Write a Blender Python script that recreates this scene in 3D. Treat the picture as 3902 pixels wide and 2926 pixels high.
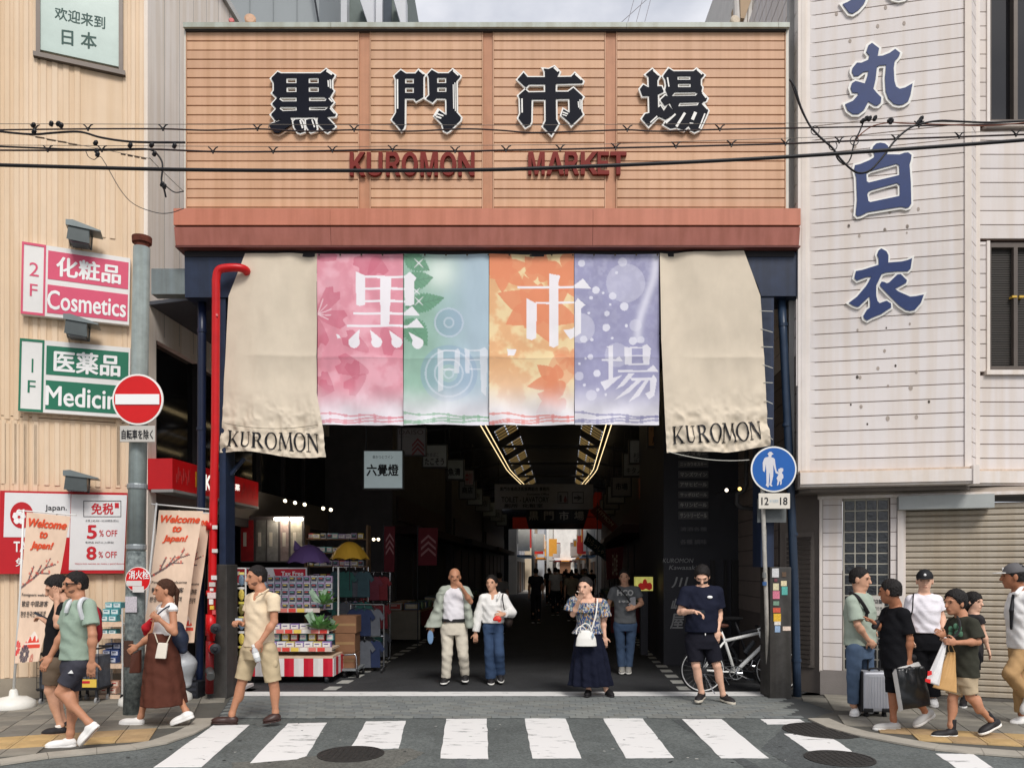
import bpy,bmesh,math,random
import numpy as np
from mathutils import Vector,Matrix
from mathutils.geometry import tessellate_polygon
random.seed(7); RNG = np.random.default_rng(11)
SC = bpy.context.scene
for o in list(bpy.data.objects): bpy.data.objects.remove(o)
COL = SC.collection
# ------------------------------------------------------------------ camera
F,CX,HY,EYE = 2932.0,1951.0,2166.0,1.70        # photo pixels (3902 x 2926)
cam = bpy.data.cameras.new('camera'); camo = bpy.data.objects.new('camera',cam); COL.objects.link(camo)
cam.sensor_width = 36; cam.lens = F / 3902 * 36; cam.shift_y = (HY - 1463) / 3902
cam.clip_end = 2000; cam.clip_start = .05
camo.location = (0,0,EYE); camo.rotation_euler = (math.pi / 2,0,0); SC.camera = camo
# ------------------------------------------------------------------ sky, sun, exposure
SUN_EL,SUN_AZ = 46,161            # degrees; azimuth clockwise from +Y: behind the camera, a little right
w = bpy.data.worlds.new('World'); SC.world = w; w.use_nodes = True
nt = w.node_tree; N = nt.nodes; L = nt.links; bg = N['Background']; bg.inputs[1].default_value = .1
sky = N.new('ShaderNodeTexSky'); sky.sky_type = 'NISHITA'; sky.sun_disc = False
sky.sun_elevation = math.radians(SUN_EL); sky.sun_rotation = math.radians(SUN_AZ); sky.dust_density = 4; sky.ozone_density = 1.5
tc = N.new('ShaderNodeTexCoord'); mp = N.new('ShaderNodeMapping'); mp.inputs['Scale'].default_value = (1.6,1.6,3.2)
mp.inputs['Location'].default_value = (.35,.2,.55)
no = N.new('ShaderNodeTexNoise'); no.inputs['Scale'].default_value = 1.9; no.inputs['Detail'].default_value = 7; no.inputs['Roughness'].default_value = .52
rp = N.new('ShaderNodeValToRGB'); e = rp.color_ramp.elements
e[0].position = .40; e[0].color = (.50,.53,.61,1); e[1].position = .58; e[1].color = (.93,.93,.97,1)
sc10 = N.new('ShaderNodeVectorMath'); sc10.operation = 'SCALE'; sc10.inputs[3].default_value = 6.2
mx = N.new('ShaderNodeMix'); mx.data_type = 'RGBA'; mx.inputs[0].default_value = .9
L.new(tc.outputs['Generated'],mp.inputs[0]); L.new(mp.outputs[0],no.inputs[0]); L.new(no.outputs[0],rp.inputs[0])
L.new(rp.outputs[0],sc10.inputs[0]); L.new(sky.outputs[0],mx.inputs[6]); L.new(sc10.outputs[0],mx.inputs[7]); L.new(mx.outputs[2],bg.inputs[0])
sun = bpy.data.lights.new('sun','SUN'); sun.energy = 1.5; sun.angle = math.radians(20); sun.color = (1,.96,.91)
suno = bpy.data.objects.new('sun',sun); COL.objects.link(suno)
suno.rotation_euler = (math.radians(90 - SUN_EL),0,math.radians(180 - SUN_AZ))
vs = SC.view_settings; SC.display_settings.display_device = 'sRGB'
vs.view_transform = 'Standard'; vs.look = 'None'; vs.gamma = 1; vs.use_curve_mapping = False; vs.exposure = .78
SC.cycles.max_bounces = 6; SC.cycles.diffuse_bounces = 3; SC.cycles.use_denoising = True
# ------------------------------------------------------------------ helpers
def at(x,y,Y): return Vector(((x - CX) / F * Y,Y,EYE + (HY - y) / F * Y))
def gnd(x,y,z=0.):
    Y = F * (EYE - z) / (y - HY); return Vector(((x - CX) / F * Y,Y,z))
def zm(x0,y0,s): return lambda zx,zy: (x0 + zx * s,y0 + zy * s)
def lin(c):
    return tuple((v / 255 / 12.92 if v / 255 <= .04045 else ((v / 255 + .055) / 1.055) ** 2.4) for v in c)
MATS = {}
def M(name,rgb=(128,128,128),r=.6,var=.1,scale=5.,bump=0.,bscale=60.,metal=0.,spec=.35,emit=0.,stretch=(1,1,1),trans=0.,alpha=1.,var2=None,streak=0.):
    """procedural material; rgb is an sRGB value, turned into a linear base colour"""
    if name in MATS: return MATS[name]
    m = bpy.data.materials.new(name); m.use_nodes = True; MATS[name] = m
    nt = m.node_tree; N = nt.nodes; L = nt.links; b = N['Principled BSDF']
    c = lin(rgb); b.inputs['Roughness'].default_value = r; b.inputs['Metallic'].default_value = metal
    b.inputs['Specular IOR Level'].default_value = spec
    tc = N.new('ShaderNodeTexCoord'); mp = N.new('ShaderNodeMapping'); mp.inputs['Scale'].default_value = stretch
    L.new(tc.outputs['Object'],mp.inputs[0])
    if var > 0:
        n = N.new('ShaderNodeTexNoise'); n.inputs['Scale'].default_value = scale; n.inputs['Detail'].default_value = 6; n.inputs['Roughness'].default_value = .65
        rp = N.new('ShaderNodeValToRGB'); e = rp.color_ramp.elements; e[0].position = .3; e[1].position = .72
        lo = tuple(max(0,v * (1 - var)) for v in c) if var2 is None else lin(var2); hi = tuple(min(1,v * (1 + var * .7)) for v in c)
        e[0].color = (*lo,1); e[1].color = (*hi,1)
        L.new(mp.outputs[0],n.inputs[0]); L.new(n.outputs[0],rp.inputs[0]); src = rp.outputs[0]
        if streak > 0:      # rain streaks: noise stretched down the wall
            mp2 = N.new('ShaderNodeMapping'); mp2.inputs['Scale'].default_value = (9,9,.35); L.new(tc.outputs['Object'],mp2.inputs[0])
            n2 = N.new('ShaderNodeTexNoise'); n2.inputs['Scale'].default_value = 1.; n2.inputs['Detail'].default_value = 5; L.new(mp2.outputs[0],n2.inputs[0])
            r2 = N.new('ShaderNodeValToRGB'); r2.color_ramp.elements[0].position = .38; r2.color_ramp.elements[1].position = .6
            k = 1 - streak; r2.color_ramp.elements[0].color = (k,k * .96,k * .9,1); r2.color_ramp.elements[1].color = (1,1,1,1)
            L.new(n2.outputs[0],r2.inputs[0])
            mm = N.new('ShaderNodeMix'); mm.data_type = 'RGBA'; mm.blend_type = 'MULTIPLY'; mm.inputs[0].default_value = 1
            L.new(src,mm.inputs[6]); L.new(r2.outputs[0],mm.inputs[7]); src = mm.outputs[2]
        L.new(src,b.inputs['Base Color'])
        if emit > 0: L.new(src,b.inputs['Emission Color'])
    else:
        b.inputs['Base Color'].default_value = (*c,1)
        b.inputs['Emission Color'].default_value = (*c,1)
    if emit > 0: b.inputs['Emission Strength'].default_value = emit
    if bump > 0:
        n = N.new('ShaderNodeTexNoise'); n.inputs['Scale'].default_value = bscale; n.inputs['Detail'].default_value = 4
        bp = N.new('ShaderNodeBump'); bp.inputs['Strength'].default_value = bump; bp.inputs['Distance'].default_value = .01
        L.new(mp.outputs[0],n.inputs[0]); L.new(n.outputs[0],bp.inputs['Height']); L.new(bp.outputs[0],b.inputs['Normal'])
    if trans: b.inputs['Transmission Weight'].default_value = trans
    if alpha < 1: b.inputs['Alpha'].default_value = alpha
    return m
def Mvc(name,r=.75,spec=.2,bump=0.):
    """printed surface: colour read from the mesh's own colour attribute"""
    if name in MATS: return MATS[name]
    m = bpy.data.materials.new(name); m.use_nodes = True; MATS[name] = m
    nt = m.node_tree; b = nt.nodes['Principled BSDF']; a = nt.nodes.new('ShaderNodeAttribute'); a.attribute_name = 'print'
    nt.links.new(a.outputs['Color'],b.inputs['Base Color']); b.inputs['Roughness'].default_value = r; b.inputs['Specular IOR Level'].default_value = spec
    return m
def root(name,label,cat,loc=(0,0,0),group=None):
    o = bpy.data.objects.new(name,None); COL.objects.link(o); o.location = loc; o.empty_display_size = .1
    o['label'] = label; o['category'] = cat
    if group: o['group'] = group
    return o
def tag(o,label=None,cat=None,group=None,kind=None):
    if label: o['label'] = label
    if cat: o['category'] = cat
    if group: o['group'] = group
    if kind: o['kind'] = kind
    return o
def wloc(o):
    v = Vector(o.location)
    while o.parent: o = o.parent; v += Vector(o.location)
    return v
def mesh_obj(name,verts,faces,mat=None,parent=None,smooth=False,label=None):
    """one mesh object from WORLD-space vertices; if it has a parent they are stored relative to it"""
    off = wloc(parent) if parent else Vector((0,0,0))
    V = np.asarray([tuple(v) for v in verts] if not isinstance(verts,np.ndarray) else verts,float) - np.array(off)
    if not parent:
        c = V.mean(0); c[2] = V[:,2].min(); V = V - c
    me = bpy.data.meshes.new(name)
    if isinstance(faces,np.ndarray) and faces.ndim == 2:
        n,k = faces.shape; me.vertices.add(len(V)); me.vertices.foreach_set('co',V.ravel().astype(np.float32))
        me.loops.add(n * k); me.loops.foreach_set('vertex_index',faces.ravel().astype(np.int32))
        me.polygons.add(n); me.polygons.foreach_set('loop_start',np.arange(0,n * k,k,dtype=np.int32))
        try: me.polygons.foreach_set('loop_total',np.full(n,k,dtype=np.int32))
        except Exception: pass
        me.update(calc_edges=True); me.validate()
    else:
        me.from_pydata(V.tolist(),[],[list(f) for f in faces]); me.update()
    if smooth: me.polygons.foreach_set('use_smooth',[True] * len(me.polygons))
    if mat: me.materials.append(mat)
    o = bpy.data.objects.new(name,me); COL.objects.link(o)
    if parent: o.parent = parent
    else: o.location = c
    if label: o['label'] = label
    return o
class Geo:
    """collects shapes for ONE mesh object"""
    def __init__(s): s.v = []; s.f = []
    def add(s,v,f):
        n = len(s.v); s.v += [tuple(p) for p in v]; s.f += [tuple(i + n for i in q) for q in f]; return s
    def box(s,a,b,T=None):
        x0,y0,z0 = a; x1,y1,z1 = b
        v = [(x,y,z) for z in (z0,z1) for y in (y0,y1) for x in (x0,x1)]
        if T: v = [T(*p) for p in v]
        return s.add(v,[(0,2,3,1),(4,5,7,6),(0,1,5,4),(2,6,7,3),(0,4,6,2),(1,3,7,5)])
    def prism(s,loops,T,w0,w1):
        """loops: outline (+holes) as 2-D points; T(u, v, w) -> world; filled front at w1, back at w0, sides between"""
        pts = [p for l in loops for p in l]; tri = tessellate_polygon([[Vector((p[0],p[1],0)) for p in l] for l in loops]); n = len(pts)
        v = [T(p[0],p[1],w1) for p in pts] + [T(p[0],p[1],w0) for p in pts]; f = []
        for t in tri:
            a,b,c = (pts[i] for i in t)
            ar = (b[0] - a[0]) * (c[1] - a[1]) - (b[1] - a[1]) * (c[0] - a[0])
            if abs(ar) < 1e-12: continue
            t = t if ar > 0 else t[::-1]
            f.append(tuple(t)); f.append(tuple(i + n for i in t[::-1]))
        k = 0
        for l in loops:
            m = len(l)
            for i in range(m): a,b = k + i,k + (i + 1) % m; f.append((a,b,b + n,a + n))
            k += m
        return s.add(v,f)
    def tube(s,pts,r,seg=8,cap=True,closed=False):
        pts = [Vector(p) for p in pts]; n = len(pts); rr = r if isinstance(r,(list,tuple)) else [r] * n; v = []; up = None
        for i,p in enumerate(pts):
            if closed: d = (pts[(i + 1) % n] - pts[i - 1]).normalized()
            else: d = ((pts[min(i + 1,n - 1)] - p).normalized() + (p - pts[max(i - 1,0)]).normalized()).normalized()
            if up is None: up = d.orthogonal().normalized()
            up = (up - d * up.dot(d)).normalized(); sd = d.cross(up)
            for k in range(seg):
                a = 2 * math.pi * k / seg; v.append(p + (up * math.cos(a) + sd * math.sin(a)) * rr[i])
        f = []
        for i in range(n if closed else n - 1):
            for k in range(seg):
                a,b = i * seg + k,i * seg + (k + 1) % seg; j = ((i + 1) % n) * seg
                f.append((a,b,j + (k + 1) % seg,j + k))
        if cap and not closed: f += [tuple(range(seg))[::-1],tuple((n - 1) * seg + k for k in range(seg))]
        return s.add(v,f)
    def lathe(s,c,prof,seg=20,ax=(0,0,1),sx=1):
        """prof: (radius, height) pairs round axis ax"""
        c = Vector(c); ax = Vector(ax).normalized(); u = ax.orthogonal().normalized(); w = ax.cross(u); v = []; n = len(prof)
        for (r,h) in prof:
            for k in range(seg):
                a = 2 * math.pi * k / seg; v.append(c + ax * h + u * (r * math.cos(a)) + w * (r * math.sin(a)))
        f = [(i * seg + k,i * seg + (k + 1) % seg,(i + 1) * seg + (k + 1) % seg,(i + 1) * seg + k) for i in range(n - 1) for k in range(seg)]
        f += [tuple(range(seg))[::-1],tuple((n - 1) * seg + k for k in range(seg))]
        return s.add(v,f)
    def obj(s,name,mat,parent=None,smooth=False,label=None):
        o = mesh_obj(name,s.v,s.f,mat,parent,False,label)
        if smooth:
            o.data.polygons.foreach_set('use_smooth',[len(p.vertices) == 4 for p in o.data.polygons])
        return o
def bevel(o,wd=.004,seg=2):
    b = o.modifiers.new('bevel','BEVEL'); b.width = wd; b.segments = seg; b.limit_method = 'ANGLE'; return o
class Wall:
    """vertical plane: u along it, z up, w outwards"""
    def __init__(s,p,d,flip=False):
        s.p = Vector((p[0],p[1],0)); s.d = Vector((d[0],d[1],0)).normalized(); s.n = Vector((s.d.y,-s.d.x,0))
        if flip: s.n = -s.n
        s.flip = flip
    def __call__(s,u,z,w=0.): q = s.p + s.d * u + s.n * w; return Vector((q.x,q.y,z))
    def T(s,a,b,c): return s(a,b,c)
    def px(s,x,y,w=0.):
        """photo pixel -> (u, z) on the plane pushed out by w"""
        r = Vector(((x - CX) / F,1,0)); P = s.p + s.n * w
        k = P.dot(s.n) / r.dot(s.n); q = r * k - s.p
        return (q.dot(s.d),EYE + (HY - y) / F * k)
    def board(s,name,u0,u1,z0,z1,w0,w1,mat,parent,label=None):
        return Geo().box((u0,w0,z0),(u1,w1,z1),lambda a,b,c: s(a,c,b)).obj(name,mat,parent,label=label)
    def pbox(s,name,x0,y0,x1,y1,w0,w1,mat,parent,label=None):
        """box whose front face spans two photo pixels"""
        a = s.px(x0,y0,w1); b = s.px(x1,y1,w1)
        return s.board(name,min(a[0],b[0]),max(a[0],b[0]),min(a[1],b[1]),max(a[1],b[1]),w0,w1,mat,parent,label)
    def poly(s,name,pts,w0,w1,mat,parent,holes=(),label=None):
        g = Geo().prism([[s.px(x,y,w1) for x,y in l] for l in [pts,*holes]],s.T,w0,w1)
        return g.obj(name,mat,parent,label=label)
FAC = Wall((0,10),(1,0))
AD = Vector((.0684,.9977,0))                        # the arcade runs a few degrees to the right
LB = Wall((-5,10.56),(.927,.375)); LS = Wall((-5,10.56),(.0684,.9977))
RA = Wall((3.73,10.02),(.978,-.208)); RR = Wall((5.71,9.6),(.24,.25)); RB = Wall((5.95,9.85),(1,0))
RG = Wall((4.18,10.39),(.948,-.319)); RS = Wall((3.73,10.02),(.0684,.9977),True)
def arc(u,v,z=0.): return Vector((u + .0686 * v,10 + v,z))
_fc = None
def text2d(body,bold=0.,shear=0.,space=1.,font=None):
    """outline of a line of text as 2-D triangles, unit size"""
    cu = bpy.data.curves.new('t','FONT'); cu.body = body; cu.shear = shear; cu.space_character = space; cu.resolution_u = 3
    cu.fill_mode = 'FRONT'; o = bpy.data.objects.new('t',cu); COL.objects.link(o)
    me = bpy.data.meshes.new_from_object(o.evaluated_get(bpy.context.evaluated_depsgraph_get()))
    V = [(v.co.x,v.co.y) for v in me.vertices]; Fc = [tuple(p.vertices) for p in me.polygons]
    bpy.data.objects.remove(o); bpy.data.curves.remove(cu); bpy.data.meshes.remove(me)
    return V,Fc
TXC = {}
def text(name,body,quad,T,w,mat,parent,bold=.0,shear=0.,space=1.,warp=None,thick=0.):
    """lay a line of text into a quad of plane coordinates (top-left, top-right, bottom-right, bottom-left)"""
    key = (body,shear,space)
    if key not in TXC: TXC[key] = text2d(body,0,shear,space)
    V,Fc = TXC[key]
    if not V: return None
    xs = [v[0] for v in V]; ys = [v[1] for v in V]; x0,x1,y0,y1 = min(xs),max(xs),min(ys),max(ys)
    tl,tr,br,bl = [Vector((q[0],q[1])) for q in quad]; out = []; Fo = []; x0 -= bold; x1 += bold; y0 -= bold; y1 += bold
    for i,(ox,oy) in enumerate([(0,0)] if bold == 0 else [(bold,0),(-bold,0),(0,bold * .8),(0,-bold * .8),(bold * .7,bold * .6),(-bold * .7,-bold * .6)]):   # heavier weight: shifted copies, each a hair further out
        n = len(out); Fo += [tuple(k + n for k in q) for q in Fc]
        for x,y in V:
            a = (x + ox - x0) / (x1 - x0 + 1e-9); b = (y + oy - y0) / (y1 - y0 + 1e-9)
            p = (bl * (1 - a) + br * a) * (1 - b) + (tl * (1 - a) + tr * a) * b; out.append(T(p.x,p.y,w + i * .00025))
    Fc = Fo; g = Geo(); n = len(out); f = list(Fc)
    if thick > 0:
        from collections import Counter
        ec = Counter(); 
        for q in Fc:
            for i in range(len(q)): ec[(q[i],q[(i + 1) % len(q)])] += 1
        back = [Vector(p) for p in out]; dn = (T(0,0,w - thick) - T(0,0,w)); back = [p + dn for p in back]
        for (a,b) in list(ec):
            if (b,a) not in ec: f.append((b,a,a + n,b + n))
        out = out + back
    g.add(out,f); return g.obj(name,mat,parent)
def rect(x0,y0,x1,y1): return [(x0,y0),(x1,y0),(x1,y1),(x0,y1)]
def ptext(wall,name,body,x0,y0,x1,y1,w,mat,parent,**k):
    """text filling the photo box x0..x1, y0..y1 on a wall"""
    return text(name,body,[wall.px(x,y,w) for x,y in rect(x0,y0,x1,y1)],wall.T,w,mat,parent,**k)
def offs(loop,d):
    """offset a closed outline outwards by d (mitred)"""
    n = len(loop); A = sum(loop[i][0] * loop[(i + 1) % n][1] - loop[(i + 1) % n][0] * loop[i][1] for i in range(n)); sg = 1 if A > 0 else -1; out = []
    for i in range(n):
        p0,p,p1 = (np.array(loop[i - 1],float),np.array(loop[i],float),np.array(loop[(i + 1) % n],float))
        a = p - p0; b = p1 - p; a /= np.linalg.norm(a) + 1e-9; b /= np.linalg.norm(b) + 1e-9
        na = np.array([a[1],-a[0]]) * sg; nb = np.array([b[1],-b[0]]) * sg; m = na + nb; L2 = m.dot(m)
        k = 2 / max(L2,.9); out.append(tuple(p + m * d * k))
    return out
def slash(x0,y0,x1,y1,wd):
    d = np.array([x1 - x0,y1 - y0],float); d /= np.linalg.norm(d); n = np.array([-d[1],d[0]]) * wd / 2; a = np.array([x0,y0]); b = np.array([x1,y1])
    return [tuple(a + n),tuple(b + n),tuple(b - n),tuple(a - n)]
def circle(cx,cy,r,n=36,ry=None): return [(cx + r * math.cos(2 * math.pi * k / n),cy + (ry or r) * math.sin(2 * math.pi * k / n)) for k in range(n)]
def catenary(a,b,sag,n=24):
    a,b = Vector(a),Vector(b); return [a.lerp(b,i / n) - Vector((0,0,sag * 4 * (i / n) * (1 - i / n))) for i in range(n + 1)]
def smooth_path(pts,n=6):
    P = [Vector(p) for p in pts]; P = [P[0] * 2 - P[1]] + P + [P[-1] * 2 - P[-2]]; out = []
    for i in range(1,len(P) - 2):
        for k in range(n):
            t = k / n; a,b,c,d = P[i - 1:i + 3]
            out.append(.5 * ((2 * b) + (c - a) * t + (2 * a - 5 * b + 4 * c - d) * t * t + (3 * b - a - 3 * c + d) * t ** 3))
    return out + [P[-2]]
# ------------------------------------------------------------------ common materials
WHITE = M('white_paint',(236,234,228),.5,.05); BLACK = M('black_paint',(22,24,34),.55,.1,spec=.08)
PRINTK = M('black_print',(24,25,30),.6,0); PRINTW = M('white_print',(238,238,236),.6,0)
NAVY = M('navy_steel_paint',(36,48,72),.45,.22,7,streak=.25); STEEL = M('galvanised_steel',(150,156,158),.45,.18,9,metal=.5)
CHROME = M('chrome',(200,202,205),.2,.05,metal=1.); DARKMETAL = M('dark_metal',(48,50,54),.5,.15,metal=.3)
RUBBER = M('black_rubber',(22,22,24),.8,.1)
# ------------------------------------------------------------------ ground
def ground_poly(name,pts,z,mat,parent=None,thick=.25,holes=()):
    T = lambda a,b,c: Vector((a,b,c))
    return Geo().prism([[(p.x,p.y) for p in l] for l in [pts,*holes]],T,z - thick,z).obj(name,mat,parent)
def asphalt(name,rgb,dark=.3):
    m = M(name,rgb,.85,.28,1.6,bump=.5,bscale=140)
    nt = m.node_tree; N = nt.nodes; L = nt.links; b = N['Principled BSDF']; src = b.inputs['Base Color'].links[0].from_socket
    n = N.new('ShaderNodeTexNoise'); n.inputs['Scale'].default_value = 42; n.inputs['Detail'].default_value = 3; n.inputs['Roughness'].default_value = .8
    r = N.new('ShaderNodeValToRGB'); r.color_ramp.elements[0].position = .35; r.color_ramp.elements[1].position = .75
    r.color_ramp.elements[0].color = (.55,.55,.55,1); r.color_ramp.elements[1].color = (1.5,1.5,1.5,1)
    mm = N.new('ShaderNodeMix'); mm.data_type = 'RGBA'; mm.blend_type = 'MULTIPLY'; mm.inputs[0].default_value = 1
    tc = N.new('ShaderNodeTexCoord'); L.new(tc.outputs['Object'],n.inputs[0]); L.new(n.outputs[0],r.inputs[0])
    L.new(src,mm.inputs[6]); L.new(r.outputs[0],mm.inputs[7]); L.new(mm.outputs[2],b.inputs['Base Color']); return m
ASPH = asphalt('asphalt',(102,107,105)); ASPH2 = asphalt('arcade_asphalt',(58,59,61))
GR = M('ground_earth',(90,88,84),.9,.2,1)
g = Geo().box((-600,-600,-.6),(600,900,-.3)); tag(g.obj('ground',GR),kind='structure')
V2 = lambda x,y: Vector((x,y,0))
road = ground_poly('road',[V2(-40,-14),V2(40,-14),V2(40,12),V2(-40,12)],0,ASPH); tag(road,kind='structure')
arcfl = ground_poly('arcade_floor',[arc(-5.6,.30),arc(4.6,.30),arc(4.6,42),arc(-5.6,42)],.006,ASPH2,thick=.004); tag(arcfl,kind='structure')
# painted crossing
def worn_paint():
    m = bpy.data.materials.new('road_paint'); m.use_nodes = True; nt = m.node_tree; N = nt.nodes; L = nt.links; b = N['Principled BSDF']
    tc = N.new('ShaderNodeTexCoord'); mp = N.new('ShaderNodeMapping'); mp.inputs['Scale'].default_value = (1,3.2,1)
    n = N.new('ShaderNodeTexNoise'); n.inputs['Scale'].default_value = 3.2; n.inputs['Detail'].default_value = 9; n.inputs['Roughness'].default_value = .72
    r = N.new('ShaderNodeValToRGB'); e = r.color_ramp.elements; e[0].position = .33; e[0].color = (.14,.14,.135,1); e[1].position = .43; e[1].color = (.76,.75,.73,1)
    L.new(tc.outputs['Object'],mp.inputs[0]); L.new(mp.outputs[0],n.inputs[0]); L.new(n.outputs[0],r.inputs[0]); L.new(r.outputs[0],b.inputs['Base Color'])
    b.inputs['Roughness'].default_value = .75; return m
PAINT = worn_paint()
A6,A7,Z7 = zm(500,2500,.6781),zm(1900,2500,.6781),zm(3000,1700,.7387)
stripes = [[A6(*p) for p in q] for q in ([(460,388),(665,385),(395,622),(125,625)],[(880,378),(1100,373),(985,560),(930,578),(668,600)],
    [(1320,366),(1543,363),(1502,517),(1230,522)],[(1770,352),(1998,350),(2007,578),(1738,572)])]
stripes += [[A7(*p) for p in q] for q in ([(147,348),(375,348),(465,573),(190,573)],[(587,348),(808,348),(985,570),(715,572)],
    [(1030,353),(1252,353),(1518,572),(1250,572)],[(1472,353),(1690,353),(1738,380),(1510,382)],[(1603,435),(1845,438),(1985,535),(1740,532)])]
stripes += [[Z7(*p) for p in [(765,1585),(960,1588),(1150,1720),(960,1720)]]]
def rough_edge(pts,n=9,k=.006):
    out = []
    for i in range(len(pts)):
        a,b = pts[i],pts[(i + 1) % len(pts)]
        for j in range(n):
            p = a.lerp(b,j / n)
            if j: p = p + Vector((random.uniform(-k,k),random.uniform(-k,k),0))
            out.append(p)
    return out
for q in stripes: ground_poly('crosswalk_stripe',rough_edge([gnd(x,y) for x,y in q]),.004,PAINT,road,.003)
ground_poly('threshold_line',rough_edge([gnd(905,2652),gnd(2985,2652),gnd(2985,2637),gnd(905,2637)],40,.004),.011,PAINT,road,.006)
for q,c_ in (([(2560,2742),(2600,2742),(2905,2930),(2850,2930)],(84,88,88)),([(880,2905),(1560,2850),(1620,2868),(1500,2930),(900,2960)],(104,104,98)),([(3000,2760),(3180,2830),(3330,2925),(3020,2925),(2900,2850)],(86,90,90)),([(1760,2742),(1790,2742),(1775,2930),(1735,2930)],(98,102,102))):
    ground_poly('asphalt_patch',rough_edge([gnd(*p) for p in q],14,.012),.0022,asphalt('patch_%d' % c_[0],c_),road,.0015)
for k in range(46): x,y = random.uniform(300,3600),random.uniform(2750,2915); p = gnd(x,y); r_ = random.uniform(.008,.02); ground_poly('gum_spot',[p + Vector((r_ * math.cos(a),r_ * math.sin(a) * random.uniform(.6,1.2),0)) for a in np.linspace(0,6.28,8)[:-1]],.0052,M('gum_grey_%d' % (k % 2),[(176,176,170),(58,60,60)][k % 2],.8,0),road,.001)
# arcade lane dashes
for u in (-2.6,2.37):
    for k in range(14):
        v = .75 + k * .62
        ground_poly('lane_dash',[arc(u - .09,v),arc(u + .09,v),arc(u + .09,v + .3),arc(u - .09,v + .3)],.0105,M('worn_line_paint',(176,176,170),.8,.25,6),arcfl,.004)
# apron of grey concrete pavers
apron = ground_poly('apron_paving',[gnd(828,2738),gnd(3075,2738),gnd(3180,2715),gnd(3020,2654),gnd(880,2654)],.004,M('paver_joint',(74,76,76),.9,.1),thick=.003)
tag(apron,kind='structure')
PV = [M('paver_grey_%d' % i,c,.85,.16,3,bump=.25,bscale=90) for i,c in enumerate([(126,130,128),(118,122,121),(133,136,132),(124,126,122)])]
pm = []
for m_ in PV:
    b_ = Geo(); wx,wy = .214,.104
    zz = [(-wx / 2,0),(-wx / 4,.012),(0,0),(wx / 4,-.012),(wx / 2,0)]
    loop = [(x + .0,y - wy / 2) for x,y in zz] + [(x,y + wy / 2) for x,y in zz[::-1]]
    b_.prism([loop],lambda a,b,c: Vector((a,b,c)),0,.009); me = bpy.data.meshes.new('paver'); me.from_pydata([tuple(p) for p in b_.v],[],b_.f); me.materials.append(m_); pm.append(me)
cells = []; yb0,yb1 = gnd(0,2737).y,gnd(0,2655).y; j = 0; y = yb0 + .055
while y < yb1 - .05:
    xl = max(gnd(830,2737).x + (y - yb0) / (yb1 - yb0) * (gnd(885,2655).x - gnd(830,2737).x),-9); xr = gnd(3070,2737).x + (y - yb0) / (yb1 - yb0) * (gnd(3015,2655).x - gnd(3070,2737).x)
    x = xl + .12 + (.11 if j % 2 else 0)
    while x < xr - .1: cells.append((x,y)); x += .222
    y += .112; j += 1
sg = Geo()
for i,(x,y) in enumerate(cells):
    if i < 300:
        o = bpy.data.objects.new('paver',pm[RNG.integers(4)]); COL.objects.link(o); o.parent = apron; o.location = Vector((x,y,.0042 + RNG.random() * .002)) - wloc(apron)
    else:
        me = pm[0]; sg.add([(v.co.x + x,v.co.y + y,v.co.z + .0042 + RNG.random() * .0002) for v in me.vertices],[tuple(p.vertices) for p in me.polygons])
tag(sg.obj('paver_rest',PV[0],apron),kind='stuff')
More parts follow.
